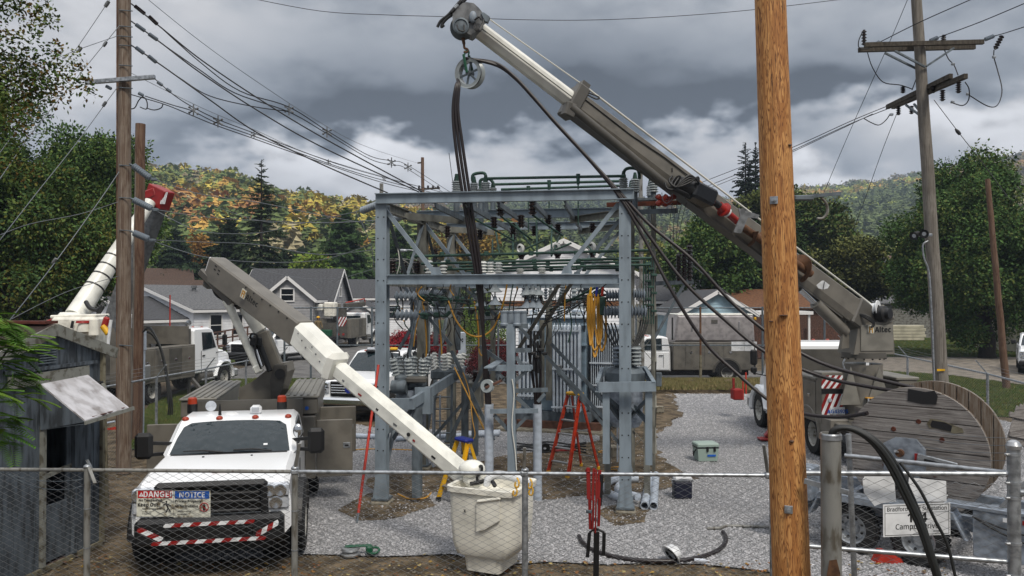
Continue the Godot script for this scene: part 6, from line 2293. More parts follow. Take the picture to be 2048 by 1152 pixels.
	# folded boom: turret,lower boom,elbow,upper boom; laid out in the world
	var T := func(px: float,py: float,d: float) -> Vector3: return P(px,py,d)
	var d0 := 15.6
	var tb: Vector3 = P(514,826,d0)
	wpart(o,"turret_post",NB().cyl(V(tb.x,.9,tb.z),tb+V(0,.12,0),.32,.32,20),M.truck_grey_dark)
	wpart(o,"turret_ring",NB().cyl(tb+V(0,.06,0),tb+V(0,.14,0),.40,-1.0,24),M.black)
	var flat := func(pts: Array,d: float) -> Array:
		var out := []
		for q in pts:
			out.append(P(q[0],q[1],d))
		return out
	var plate := func(called: String,pts: Array,d: float,th: float,m: Material) -> void:
		var f: Array = flat.call(pts,d - th*.5)
		var b: Array = []
		for q in f:
			b.append(q+V(0,0,-th))
		var mb := NB()
		var poly := PackedVector2Array()
		for q in f:
			poly.append(Vector2(q.x,q.y))
		mb.prism(poly,-th*.5,th*.5,Transform3D(Basis.IDENTITY,V(0,0,-d)))
		wpart(o,called,mb,m)
	plate.call("turret",[[478,776],[478,806],[512,816],[552,808],[572,744],[568,726],[552,728],[536,738],[506,762]],15.5,.62,M.truck_grey)
	plate.call("turret_wing",[[548,730],[572,730],[571,752],[556,806],[542,800],[540,760]],15.14,.08,M.truck_grey_dark)
	wpart(o,"turret_pin",NB().cyl(P(560,748,15.0),P(560,748,15.9),.10),M.black)
	wpart(o,"lower_boom",NB().beam(P(556,748,15.45),P(522,664,15.4),.34,.30,Vector3.UP,.03),M.truck_grey)
	wpart(o,"lower_boom_insert",NB().beam(P(522,664,15.4),P(490,612,15.35),.28,.24,Vector3.UP,.03),M.boom_white)
	wpart(o,"lower_boom_tip",NB().beam(P(490,612,15.35),P(446,552,15.3),.32,.28,Vector3.UP,.03),M.truck_grey_dark)
	wpart(o,"leveling_strut",NB().cyl(P(455,604,14.95),P(518,742,15.0),.075,-1.0,14),M.fibreglass)
	for q in [[457,606],[516,738]]:
		wpart(o,"strut_end",NB().box(P(q[0],q[1],14.95),V(.17,.16,.14),.03,Basis(Vector3.BACK,-1.1)),M.fibreglass)
	wpart(o,"lift_cylinder",NB().cyl(P(522,734,15.0),P(508,690,15.1),.06,-1.0,12),M.chrome)
	wpart(o,"lift_cylinder",NB().cyl(P(540,742,15.0),P(516,680,15.1),.05,-1.0,12),M.black)
	wpart(o,"hydraulic_hose",NB().tube(px_curve([[500,676,15.0],[503,668,14.9],[514,672,14.9],[510,700,14.9],[522,738,14.9]],5),.02,6),M.black)
	wpart(o,"valve_block",NB().box(P(512,683,15.0),V(.2,.16,.14),.02),M.black)
	wpart(o,"hydraulic_hose",NB().tube(px_curve([[424,552,15.2],[430,585,15.1],[450,600,15.1],[474,612,15.1]],5),.035,8),M.black)
	wpart(o,"elbow_cover",NB().beam(P(410,542,15.25),P(472,606,15.0),.36,.16,Vector3.UP,.03),M.truck_grey_dark)
	plate.call("elbow_plate",[[416,518],[430,520],[430,560],[414,578],[405,572]],15.3,.40,M.truck_grey_dark)
	# upper boom
	var ua: Vector3 = P(428,536,15.2)
	var ub: Vector3 = P(604,668,13.9)
	var uc: Vector3 = P(676,738,13.2)
	var ud: Vector3 = P(938,958,11.35)
	wpart(o,"upper_boom",NB().beam(ua,ub,.38,.47,Vector3.UP,.03),M.truck_grey)
	wpart(o,"boom_end_plate",NB().beam(ua - (ub - ua).normalized()*.02,ua+(ub - ua).normalized()*.03,.34,.44,Vector3.UP,.01),M.sign_white)
	wpart(o,"boom_sleeve",NB().beam(ub.lerp(uc,-.05),uc.lerp(ub,.03),.42,.49,Vector3.UP,.09),M.boom_white)
	wpart(o,"boom_collar",NB().beam(uc.lerp(ub,.14),uc,.45,.53,Vector3.UP,.10),M.boom_white)
	wpart(o,"boom_tip",NB().beam(uc,ud,.245,.295,Vector3.UP,.06),M.fibreglass)
	var bd := (ub - ua).normalized()
	var bb := MB.frame(bd)
	# the boom's visible side faces the camera: +x of its frame or -x
	var out := bb.x if bb.x.z > .0 else -bb.x
	var bup := bb.y
	var along := bd
	maker_name(o,o.transform.affine_inverse()*Transform3D(Basis(along,bup,along.cross(bup)),P(494,600,14.3)+out*.0),.135,M.print_black,M.sign_cream)
	var sx := .0
	for k in 4:
		var c := ua.lerp(ub,.10+.045*(k % 2) )+out*.195+bup*(.16 - .035*k)
		wpart(o,"boom_label",NB().box(c,V(.004,.02,.06),.0,bb),M.print_black)
	for k in 3:
		wpart(o,"boom_pad",NB().beam(ub.lerp(uc,.1+k*.3)+out*.20,ub.lerp(uc,.28+k*.3)+out*.20,.03,.05),M.boom_white)
	wpart(o,"boom_bolt",NB().cyl(uc.lerp(ud,.62)+out*.135,uc.lerp(ud,.62)+out*.15,.03,-1.0,12),M.black)
	for k in 6:   # stickers and bolt heads along the boom
		var c := ub.lerp(uc,.12+.13*k)+out*.216+bup*(.10 - .05*(k % 3))
		wpart(o,"boom_bolt",NB().cyl(c,c+out*.012,.014,-1.0,8),M.mid_grey)
		c = uc.lerp(ud,.10+.14*k)+out*.128 - bup*.03
		wpart(o,"boom_label",NB().box(c,V(.004,.03,.05+.03*(k % 2)),.0,bb),[M.mid_grey,M.red_paint,M.print_black][k % 3])
		c = ua.lerp(ub,.45+.09*k)+out*.193+bup*.18
		wpart(o,"boom_bolt",NB().cyl(c,c+out*.012,.014,-1.0,8),M.black)
	# bucket mount
	var bt := P(935,948,11.2)
	wpart(o,"bucket_mount",NB().box(P(948,950,11.2),V(.30,.30,.28),.07),M.boom_white)
	wpart(o,"control_cover",NB().ball(P(944,938,11.15),V(.19,.13,.16),14,10),M.boom_white)
	wpart(o,"control_handle",NB().tube(px_curve([[956,935,11.1],[963,932,11.0],[963,943,11.0],[954,955,11.0],[958,966,11.0]],4),.02,8),M.black)
	wpart(o,"bucket_hose",NB().tube(px_curve([[940,968,11.0],[958,965,11.0],[980,960,11.0],[990,972,10.9]],4),.03,8),M.black)
	# bucket: rounded tapering tub with lips and a step pocket
	var bk := NB()
	var cx := P(985,1040,11.05)
	var yb := P(985,1132,11.0).y
	var yt := P(985,966,11.0).y
	var rot := Basis(Vector3.UP,-.42)
	var ringf := func(w: float,dp: float,y: float,cut: float) -> PackedVector3Array:
		var out2 := PackedVector3Array()
		for a in [[-1,-1],[1,-1],[1,1],[-1,1]]:
			var c := [Vector2(a[0]*w,a[1]*(dp - cut)),Vector2(a[0]*(w - cut*.3),a[1]*(dp - cut*.3)),Vector2(a[0]*(w - cut),a[1]*dp)]
			if a[0]*a[1] < 0:
				c.reverse()
			for q in c:
				out2.append(V(cx.x,0,cx.z)+rot*V(q.x,0,-q.y)+V(0,y,0))
		return out2
	var H := yt - yb
	var rings := []
	for e in [[.20,.30,.02,.05],[.27,.34,.0,.06],[.30,.36,.17,.07],[.42,.40,.20,.10],[.475,.42,.34,.10],[.50,.44,.62,.10],[.505,.445,.93,.10],[.545,.485,.94,.12],[.545,.485,1.0,.12],[.49,.43,1.0,.10],[.47,.41,.86,.10]]:
		rings.append(ringf.call(e[0]*.95,e[1]*.97,yb+H*e[2],e[3]))
	bk.loft(rings,true)
	# whichever way the rings run,faces must look outwards
	wpart(o,"bucket",bk.smooth(.55),M.bucket_white)
	var face := rot*V(0,0,1)
	var fr := rot*V(1,0,0)
	wpart(o,"step_pocket",NB().prism(PackedVector2Array([Vector2(-.14,.22),Vector2(.20,.30),Vector2(.20,.02),Vector2(-.02,-.12),Vector2(-.14,-.16)]),-.012,.012,Transform3D(Basis(fr,Vector3.UP,face),cx+face*.45+fr*.12+V(0,.12,0))),M.bucket_white)
	wpart(o,"step_edge",NB().beam(cx+face*.455+fr*-.02+V(0,.36,0),cx+face*.455+fr*.34+V(0,.44,0),.06,.05,Vector3.UP,.02),M.bucket_white)
	text(o,"x",o.transform.affine_inverse()*Transform3D(Basis(fr,Vector3.UP,face),cx+face*.452 - fr*.2+V(0,.22,0)),.05,M.print_black,true,.004)
	wpart(o,"bucket_liner",NB().tube(px_curve([[972,972,11.0],[980,955,11.0],[1000,950,11.0],[1040,958,10.9],[1062,966,10.8]],5),[.04,.05,.055,.06,.06,.06,.06,.06,.06,.06,.06,.06,.06,.06,.06,.06,.06,.06,.06,.05,.04],8),M.sign_white)
	for q in [[1030,985],[1060,970],[1062,984],[1034,968]]:
		wpart(o,"yellow_hook",NB().tube(px_curve([[q[0],q[1] - 12,10.5],[q[0]+4,q[1] - 4,10.45],[q[0]+2,q[1]+6,10.45],[q[0] - 4,q[1]+4,10.45],[q[0] - 3,q[1] - 4,10.45]],4),.012,6),M.yellow)

# heavy truck with a sloping hood,in its own axes: front bumper at z = 0,facing +z
func heavy_truck(called: String,label: String,at: Vector3,yaw: float,category: String,rear: float,group := "") -> Node3D:
	var o := thing(called,label,category,at,yaw,group)
	var hw := 1.05
	var wr := .5
	var z1 := -1.05
	var pts := [Vector2(-.05,.6),Vector2(.0,1.0),Vector2(-.08,1.45),Vector2(-.3,1.55),Vector2(-1.35,1.78),Vector2(-1.45,.62),Vector2(z1 - .62,.62)]
	var hood := PackedVector2Array([Vector2(-.05,.85),Vector2(.0,1.05),Vector2(-.08,1.45),Vector2(-.3,1.56),Vector2(-1.4,1.78),Vector2(-1.42,.85)])
	part(o,"hood",NB().slab(hood,.72,.12),M.white_paint)
	for e in [-1.0,1.0]:
		var f := arc(z1,.52,.72,-8,165,12)
		f.append_array([Vector2(-1.85,.62),Vector2(z1 - .58,.55)])
		f.append_array(arc(z1,.52,.58,175,-4,12))
		part(o,"fender",NB().slab(PackedVector2Array(f),.24,.06,e*.90).smooth(.8),M.white_paint)
		part(o,"headlight",NB().box(V(e*.82,1.06,-.38),V(.26,.24,.14),.05),M.lamp_lens)
		part(o,"step",NB().box(V(e*.98,.55,-2.2),V(.24,.08,.9),.02),M.alloy)
		part(o,"tank",NB().cyl(V(e*.82,.66,-1.85),V(e*.82,.66,-2.75),.26,-1.0,16),M.truck_grey_dark)
		part(o,"mirror_bar",NB().tube([V(e*1.02,2.36,-1.62),V(e*1.32,2.38,-1.5),V(e*1.34,1.62,-1.5),V(e*1.02,1.56,-1.62)],.02,6),M.black)
		part(o,"mirror",NB().box(V(e*1.35,2.08,-1.5),V(.20,.44,.12),.04),M.black)
		part(o,"mirror",NB().box(V(e*1.35,1.72,-1.5),V(.18,.18,.12),.04),M.black)
	var cab := PackedVector2Array([Vector2(-1.38,.80),Vector2(-1.40,1.74),Vector2(-1.72,2.50),Vector2(-2.0,2.60),Vector2(-3.0,2.60),Vector2(-3.10,2.5),Vector2(-3.10,.80)])
	part(o,"cab",lean_in(NB().slab(cab,hw,.07),.08,1.6).smooth(.86),M.white_paint)
	part(o,"windscreen",NB().quad_box(V(0,1.80,-1.402),V(0,2.44,-1.672),.92,.84),M.glass)
	side_pane(o,[Vector2(-1.62,1.78),Vector2(-1.86,2.40),Vector2(-2.55,2.42),Vector2(-2.55,1.72)],hw+.002,.08,1.6)
	part(o,"rear_window",NB().box(V(0,2.1,-3.11),V(1.3,.5,.02)),M.glass)
	for e in [-1.0,1.0]:
		part(o,"door_gap",NB().box(V(e*(hw - .0),1.25,-2.66),V(.014,.9,.015)),M.black)
		part(o,"door_handle",NB().box(V(e*(hw+.008),1.5,-2.5),V(.03,.05,.16),.01),M.black)
	for x in [-.6,-.2,.2,.6]:
		part(o,"roof_light",NB().ball(V(x,2.60,-1.95),V(.05,.035,.07),10,6),M.orange_lens)
	part(o,"grille",NB().box(V(0,1.2,-.03),V(.95,.5,.06),.03),M.black)
	part(o,"bumper",NB().box(V(0,.62,.0),V(2.1,.34,.2),.06),M.alloy)
	part(o,"chassis",NB().box(V(0,.78,(rear - 1.2)*.5 - .6),V(.9,.26,-rear+.6),.02),M.black)
	var zr := rear+1.9
	for e in [-1.0,1.0]:
		wheel(o,V(e*.93,wr,z1),wr,.28,M.rim_white,e)
		wheel(o,V(e*.86,wr,zr),wr,.52,M.rim_white,e)
	return o

# --------------------------------------------------------------- digger derrick at the right
func build_crane_truck() -> void:
	var o := heavy_truck("digger_derrick_truck","white cabbed digger derrick truck seen from behind, its long boom reaching over the frame",V(8.28,0,-24.3),PI+.02,"crane truck",-7.0)
	# body bins along both sides,rear shelf
	for e in [-1.0,1.0]:
		part(o,"side_bin",NB().box(V(e*.98,1.35,-4.4),V(.46,1.0,2.4),.02),M.truck_grey)
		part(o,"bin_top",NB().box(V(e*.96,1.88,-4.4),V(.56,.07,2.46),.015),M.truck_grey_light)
		for k in 3:
			part(o,"bin_door",NB().box(V(e*1.215,1.35,-3.6 - k*.8),V(.02,.86,.74),.006),M.truck_grey)
			part(o,"bin_latch",NB().box(V(e*1.23,1.45,-3.6 - k*.8),V(.02,.08,.12),.005),M.chrome)
		part(o,"wheel_arch",NB().slab(PackedVector2Array(arc(-5.1,.5,.72,0,180,12)+arc(-5.1,.5,.62,180,0,12)),.24,.03,e*1.0),M.truck_grey)
		part(o,"outrigger",NB().beam(V(e*1.0,.85,-3.3),V(e*1.62,.10,-3.3),.16,.14,Vector3.UP,.02),M.red_paint)
		part(o,"outrigger_foot",NB().box(V(e*1.64,.06,-3.3),V(.34,.06,.34),.02),M.red_paint)
	part(o,"bulkhead",NB().box(V(0,1.55,-3.20),V(2.12,1.75,.08),.01),M.truck_grey_dark)
	# rear face of the left body (camera left is the truck's left,x positive after the turn)
	var zb := -5.85
	part(o,"rear_bin",NB().box(V(.96,1.46,zb+.2),V(.50,1.2,.5),.02),M.truck_grey)
	var back := Basis(Vector3.UP,PI)
	for a in [[1.84,.30],[1.30,.52]]:
		stripes(o,"safety_stripe",Transform3D(back,V(.96,a[0],zb - .056)),.50,a[1],7,.22,M.red_paint,M.sign_white)
	part(o,"recess",NB().box(V(.96,1.62,zb - .055),V(.5,.11,.01)),M.black)
	part(o,"rear_lamp",NB().lathe([[0,0],[.05,0],[.045,.02],[0,.022]],V(1.02,1.42,zb - .06),Vector3.FORWARD,14),M.lamp_lens)
	part(o,"plate",NB().box(V(.84,1.17,zb - .066),V(.34,.17,.01),.003),M.sign_white)
	text(o,"AG43925",Transform3D(back,V(.84,1.155,zb - .073)),.085,M.sign_blue,true,.003)
	part(o,"tail_shelf",NB().box(V(.25,.92,-6.5),V(1.7,.10,1.2),.02),M.truck_grey)
	part(o,"tail_skirt",NB().box(V(.98,.86,-6.0),V(.44,.34,.7),.02),M.truck_grey)
	# box with a dark opening and red round lamps under it
	var tb := V(.42,1.12,-6.75)
	for w in [[V(0,.22,0),V(.56,.03,.5)],[V(0,-.16,0),V(.56,.03,.5)],[V(-.28,.03,0),V(.03,.36,.5)],[V(.28,.03,0),V(.03,.36,.5)],[V(0,.03,.24),V(.54,.36,.02)]]:
		part(o,"tail_box",NB().box(tb+w[0],w[1],.005),M.truck_grey_dark)
	for k in 4:
		part(o,"hydraulic_fitting",NB().cyl(tb+V(-.12+k*.07,-.14,-.1),tb+V(-.12+k*.07,.06+.03*(k % 2),-.05),.025,-1.0,8),M.alloy)
	part(o,"lamp_panel",NB().box(V(.42,.78,-6.98),V(.62,.22,.03)),M.sign_white)
	for k in 3:
		part(o,"tail_lamp",NB().lathe([[0,0],[.085,0],[.08,.03],[0,.04]],V(.62 - k*.20,.78,-6.99),Vector3.FORWARD,16),M.red_plastic)
	part(o,"tow_beam",NB().box(V(.3,.48,-6.8),V(.8,.30,.3),.03),M.red_paint)
	part(o,"tow_plate",NB().box(V(-.25,1.0,-6.95),V(.40,.5,.06),.03,Basis(Vector3.BACK,.6)),M.rust)
	part(o,"tow_ring",NB().tube(curve([V(-.36,1.12,-7.02),V(-.42,1.2,-7.06),V(-.5,1.14,-7.06),V(-.44,1.05,-7.04),V(-.36,1.10,-7.02)],4),.022,6),M.alloy)
	for k in 3:
		part(o,"stored_pole",NB().cyl(V(.30 - k*.08,.98,-6.35),V(.28 - k*.08,1.5,-6.25),.025,-1.0,8),[M.alloy,M.mid_grey,M.black][k])
	part(o,"yellow_tray",NB().box(V(.2,1.5,-6.2),V(.22,.03,.14),.01),M.yellow_cable)
	part(o,"manual_pouch",NB().box(V(.62,1.78,-6.0),V(.2,.06,.3),.01),M.truck_grey_light)
	# far side outrigger bin with stripes and reels
	part(o,"side_locker",NB().box(V(-1.0,1.36,-6.2),V(1.1,.34,1.2),.03),M.truck_grey)
	stripes(o,"safety_stripe",Transform3D(back,V(-1.43,1.36,-6.806)),.24,.30,4,.16,M.red_paint,M.sign_white)
	for k in 2:
		part(o,"hose_reel",NB().lathe([[.05,-.08],[.19,-.08],[.19,-.065],[.09,-.06],[.09,.06],[.19,.065],[.19,.08],[.05,.08]],V(-1.68 - k*.22,1.42,-6.5),V(1,0,.3),20),M.mid_grey)
	part(o,"chain_hook",NB().tube(px_curve([[1690,718,17.8],[1686,728,17.8],[1690,740,17.8]],4),.02,6),M.galvanised).transform = o.transform.affine_inverse()
	# pedestal and turret
	var ped := P(1727,800,18.6)
	wpart(o,"pedestal",NB().lathe([[.0,0],[.52,.0],[.46,.5],[.42,.95],[.42,1.25],[0,1.25]],V(ped.x,1.0,ped.z),Vector3.UP,20),M.truck_grey)
	for a in [[1700,.18],[1757,-.15]]:
		var gp := P(a[0],770,18.1)
		wpart(o,"pedestal_rib",NB().prism(PackedVector2Array([Vector2(-.26,-.45),Vector2(.26,-.45),Vector2(.02,.42)]),-.015,.015,Transform3D(Basis(Vector3.UP,a[1]),gp)),M.truck_grey_light)
	wpart(o,"decal",NB().box(P(1735,728,18.12),V(.07,.06,.004)),M.sign_white)
	var tr := P(1727,706,18.6)
	wpart(o,"slew_ring",NB().cyl(tr - V(0,.10,0),tr+V(0,.03,0),.50,-1.0,28),M.truck_grey_dark)
	for k in 16:
		var a := TAU*k/16.0
		wpart(o,"ring_bolt",NB().cyl(tr+V(cos(a)*.47,-.13,sin(a)*.47),tr+V(cos(a)*.47,-.09,sin(a)*.47),.022,-1.0,6),M.black)
	var tc := P(1731,676,18.6)
	var hb := Basis(Vector3.UP,.12)
	var sh := NB()
	var q := []
	for s in [[-.50,-.36,.36],[.50,-.36,.36],[.50,-.36,-.36],[-.50,-.36,-.36],[-.36,.36,.34],[.47,.40,.34],[.47,.40,-.34],[-.36,.36,-.34]]:
		q.append(tc+hb*V(s[0],s[1],-s[2]))
	sh.hexa(q)
	wpart(o,"turret",sh,M.truck_grey)
	wpart(o,"turret_panel",NB().box(tc+hb*V(.06,.02,.368),V(.80,.60,.02),.006,hb),M.truck_grey_light)
	maker_name(o,o.transform.affine_inverse()*Transform3D(hb,tc+hb*V(.06,.16,.384)),.15,M.print_black,M.sign_cream)
	wpart(o,"turret_fin",NB().prism(PackedVector2Array([Vector2(-.25,-.42),Vector2(.05,-.42),Vector2(.05,.42),Vector2(-.08,.42)]),-.02,.02,Transform3D(hb*Basis(Vector3.UP,.5),P(1694,660,18.3))),M.truck_grey)
	wpart(o,"hose_connector",NB().ball(P(1778,690,18.5),V(.12,.14,.12),12,8),M.black)
	# boom
	var b0 := P(1725,640,18.55)
	var b1 := P(1350,352,16.55)
	var b2 := P(1148,205,15.5)
	var b3 := P(950,54,14.55)
	var bd := (b2 - b0).normalized()
	var bf := MB.frame(bd)
	var side := bf.x if bf.x.z > .0 else -bf.x
	var mb := NB()
	# main boom tapers slightly,six sided
	var rings := []
	for e in [[b0,.60,.46],[b0.lerp(b2,.35),.53,.42],[b2,.42,.36]]:
		var ring := PackedVector3Array()
		for a in [[-.36,-.5],[.36,-.5],[.5,-.25],[.5,.42],[.36,.5],[-.36,.5],[-.5,.42],[-.5,-.25]]:
			ring.append(e[0]+bf.x*a[0]*e[2]+bf.y*a[1]*e[1])
		rings.append(ring)
	mb.loft(rings)
	wpart(o,"main_boom",mb,M.truck_grey)
	wpart(o,"boom_foot",NB().beam(b0 - bd*.15,b0+bd*.5,.52,.66,Vector3.UP,.04),M.truck_grey_dark)
	wpart(o,"boom_underside",NB().beam(b0.lerp(b2,.08) - bf.y*.31,b2 - bf.y*.25,.30,.05),M.truck_grey_dark)
	var mb2 := NB()
	var dir3 := (b3 - b2).normalized()
	var f3 := MB.frame(dir3)
	rings = []
	for e in [[b2 - dir3*.4,.33],[b3,.29]]:
		var ring := PackedVector3Array()
		for k in 8:
			var a := TAU*(k+.5)/8.0
			ring.append(e[0]+(f3.x*cos(a)*.92+f3.y*sin(a))*e[1]*.54)
		rings.append(ring)
	mb2.loft(rings)
	wpart(o,"upper_boom",mb2,M.boom_white)
	wpart(o,"boom_seam",NB().beam(b2 - f3.y*.03+(f3.x if f3.x.z > 0 else -f3.x)*.185,b3 - f3.y*.03+(f3.x if f3.x.z > 0 else -f3.x)*.16,.008,.02),M.truck_grey_dark)
	wpart(o,"boom_collar",NB().beam(b2 - bd*.12,b2+bd*.14,.46,.66,Vector3.UP,.03),M.truck_grey_dark)
	wpart(o,"collar_tooth",NB().beam(b2+bf.y*.30,b2+bf.y*.44,.30,.18),M.truck_grey_dark)
	wpart(o,"collar_bracket",NB().tube(px_curve([[1172,184,15.5],[1198,194,15.5],[1192,198,15.5],[1172,188,15.5]],3),.015,6),M.black)
	wpart(o,"lower_tube",NB().cyl(P(1140,213,15.2),P(1335,372,16.2),.085,-1.0,14),M.truck_grey_dark)
	wpart(o,"tube_bracket",NB().beam(P(1128,216,15.2),P(1148,226,15.3),.2,.3,Vector3.UP,.03),M.truck_grey_dark)
	wpart(o,"boom_slot",NB().beam(b0.lerp(b2,.72)+side*.20+bf.y*.05,b0.lerp(b2,.715)+side*.20 - bf.y*.02,.02,.03),M.black)
	wpart(o,"yellow_tape",NB().beam(b0.lerp(b2,.64)+side*.21+bf.y*.18,b0.lerp(b2,.58)+side*.215+bf.y*.10,.01,.06),M.yellow_cable)
	wpart(o,"boom_hose",NB().tube([b2+side*.19+bf.y*.10,b0.lerp(b2,.85)+side*.2+bf.y*.08,b0.lerp(b2,.75)+side*.21+bf.y*.13,b0.lerp(b2,.62)+side*.22+bf.y*.12],.012,6),M.black)
	# winch and rope
	var wc := P(1738,620,18.5)
	wpart(o,"winch_drum",NB().lathe([[.10,-.22],[.21,-.22],[.21,-.20],[.15,-.19],[.15,.19],[.21,.20],[.21,.22],[.10,.22]],wc,V(.75,.1,.65),22),M.sign_white)
	wpart(o,"winch_frame",NB().beam(wc+V(.10,.02,.12),wc+V(.34,-.30,.2),.12,.40,Vector3.UP,.03),M.truck_grey)
	wpart(o,"winch_motor",NB().lathe([[0,-.12],[.16,-.12],[.19,-.05],[.19,.08],[.13,.12],[.12,.2],[0,.2]],P(1764,628,18.3),V(.6,.05,.8),18),M.black)
	wpart(o,"winch_rope",NB().cyl(wc+bf.y*.15,b2+bf.y*.42,.022,-1.0,8),M.rope_white)
	wpart(o,"winch_rope",NB().cyl(b2+bf.y*.42,b3+f3.y*.30,.013,-1.0,6),M.rope_white)
	wpart(o,"rope_guide",NB().box(P(1484,424,17.1),V(.14,.14,.2),.03),M.black)
	for k in 3:
		wpart(o,"hose_bundle",NB().tube(px_curve([[1716,628,18.2],[1735,632+k*3,18.1],[1748,645+k*2,18.1],[1742,655,18.1]],4),.025,6),M.black)
	# lift cylinder
	wpart(o,"lift_cylinder",NB().cyl(P(1690,664,18.3),P(1630,606,17.9),.13,-1.0,18),M.truck_grey)
	wpart(o,"lift_rod",NB().cyl(P(1630,606,17.9),P(1600,578,17.7),.07,-1.0,14),M.chrome)
	# stowed auger with its drive
	var cam_side := side*.36
	var ax := func(px: float,py: float,d: float) -> Vector3: return P(px,py,d)
	wpart(o,"auger_motor",NB().cyl(P(1352,366,16.0),P(1384,382,16.15),.17,.19,16),M.black)
	wpart(o,"auger_gearbox",NB().beam(P(1380,378,16.1),P(1424,400,16.3),.40,.36,Vector3.UP,.05),M.black_shiny)
	wpart(o,"auger_joint",NB().cyl(P(1420,398,16.3),P(1442,414,16.4),.07,-1.0,10),M.black)
	for k in 4:
		wpart(o,"hydraulic_hose",NB().tube(px_curve([[1345+k*6,352+k*2,15.9],[1338+k*5,362+k*4,15.8],[1352,374,15.75],[1378,366 - k*5,15.8],[1396,354+k*3,15.9],[1397,368,15.95]],4),.022,6),M.black)
	wpart(o,"hydraulic_hose",NB().tube(px_curve([[1330,366,15.9],[1336,378,15.8],[1356,380,15.8],[1374,388,15.9],[1378,394,16]],4),.024,6),M.black)
	var ra := P(1438,411,16.4)
	var rb := P(1476,444,16.7)
	var rd := (rb - ra).normalized()
	wpart(o,"red_coupling",NB().lathe([[0,0],[.09,.0],[.10,.14],[.16,.15],[.16,.19],[.10,.20],[.10,.30],[.075,.32],[.075,.62],[0,.62]],ra,rd,16),M.red_plastic)
	wpart(o,"coupling_band",NB().cyl(ra+rd*.25,ra+rd*.29,.104,-1.0,16),M.sign_white)
	wpart(o,"auger_bracket",NB().prism(PackedVector2Array([Vector2(-.06,-.30),Vector2(.10,-.26),Vector2(.10,.10),Vector2(.30,.16),Vector2(.30,.24),Vector2(-.16,.2),Vector2(-.06,.06)]),-.02,.02,Transform3D(Basis(Vector3.BACK,-.4),P(1483,440,16.4))),M.mid_grey)
	var a0 := P(1482,452,16.7)
	var a1 := P(1622,548,17.4)
	wpart(o,"auger_shaft",NB().cyl(a0,a1,.085,-1.0,14),M.rust_auger)
	var ad := (a1 - a0).normalized()
	var af := MB.frame(ad)
	var fl := NB()
	var L := a0.distance_to(a1)
	var nst := 80
	for i in nst:
		var s0 := float(i)/nst
		var s1 := float(i+1)/nst
		if s0 < .12:
			continue
		var t0 := s0*TAU*4.0
		var t1 := s1*TAU*4.0
		var r0 := a0+ad*L*s0
		var r1 := a0+ad*L*s1
		var o0 := af.x*cos(t0)+af.y*sin(t0)
		var o1 := af.x*cos(t1)+af.y*sin(t1)
		for e in [.0,.014]:
			fl.quad(r0+o0*.07+ad*e,r1+o1*.07+ad*e,r1+o1*.27+ad*e,r0+o0*.27+ad*e)
		fl.quad(r0+o0*.27,r1+o1*.27,r1+o1*.27+ad*.014,r0+o0*.27+ad*.014)
	wpart(o,"auger_flight",fl,M.rust_auger)
	# angle indicator dial
	wpart(o,"angle_dial",NB().prism(PackedVector2Array([Vector2(-.14,.02),Vector2(-.10,-.05),Vector2(0,-.08),Vector2(.10,-.05),Vector2(.14,.02),Vector2(.02,.12),Vector2(-.02,.12)]),-.004,.006,Transform3D(Basis(Vector3.UP,-.2),P(1646,572,17.6))),M.sign_white)
	wpart(o,"dial_needle",NB().beam(P(1649,563,17.58),P(1646,580,17.58),.012,.012),M.black)
	# boom tip head
	var head := func(called: String,pts: Array,d: float,th: float,m: Material) -> void:
		var poly := PackedVector2Array()
		for p in pts:
			var w := P(p[0],p[1],d)
			poly.append(Vector2(w.x,w.y))
		wpart(o,called,NB().prism(poly,-th*.5,th*.5,Transform3D(Basis.IDENTITY,V(0,0,-d))),m)
	head.call("tip_head",[[907,28],[914,16],[934,11],[948,13],[958,22],[971,38],[962,62],[944,76],[934,72],[906,58]],14.45,.34,M.mid_grey)
	wpart(o,"tip_sheave",NB().cyl(P(924,56,14.65),P(924,56,14.40),.22,-1.0,28),M.steel_dark)
	wpart(o,"tip_sheave_face",NB().lathe([[0,0],[.15,0],[.15,.02],[.12,.03],[.11,.01],[0,.02]],P(922,52,14.27),Vector3.BACK,24),M.steel_dark)
	wpart(o,"tip_motor",NB().ball(P(946,34,14.22),V(.07,.11,.05),12,8),M.polymer_grey)
	wpart(o,"tip_pipe",NB().tube(px_curve([[938,44,14.25],[948,40,14.2],[958,34,14.2],[963,40,14.2]],4),.018,6),M.black)
	for k in 4:
		wpart(o,"tip_hose",NB().tube(px_curve([[950+k*3,48,14.2],[948+k*3,56,14.15],[954+k*2,62,14.15],[962+k,52,14.2],[968,38,14.25]],4),.012,6),M.black)
	wpart(o,"tip_hose",NB().tube(px_curve([[914,50,14.2],[918,60,14.15],[928,62,14.15],[928,50,14.2]],4),.014,6),M.black)
	head.call("tip_bracket",[[962,28],[968,27],[980,36],[976,46],[970,44]],14.3,.12,M.steel_dark)
	for e in [[[926,-4],[912,12],[900,26],[894,32],[886,38],[880,44],[875,54]],[[932,-2],[918,14],[903,30],[893,38],[886,46],[883,54],[888,50]]]:
		var pts := []
		for p in e:
			pts.append([p[0],p[1],14.35])
		wpart(o,"pole_guide_claw",NB().tube(px_curve(pts,4),.028,8),M.black)
	for k in 3:
		wpart(o,"claw_fitting",NB().box(P(906+k*7,22 - k*8,14.3),V(.11,.06,.1),.015,Basis(Vector3.BACK,.8)),M.galvanised if k == 1 else M.black)
	# hook block and hanging sheave
	var hk := P(929,84,14.45)
	wpart(o,"hook_swivel",NB().cyl(P(926,76,14.45),P(928,88,14.45),.035,.03,10),M.rust_auger)
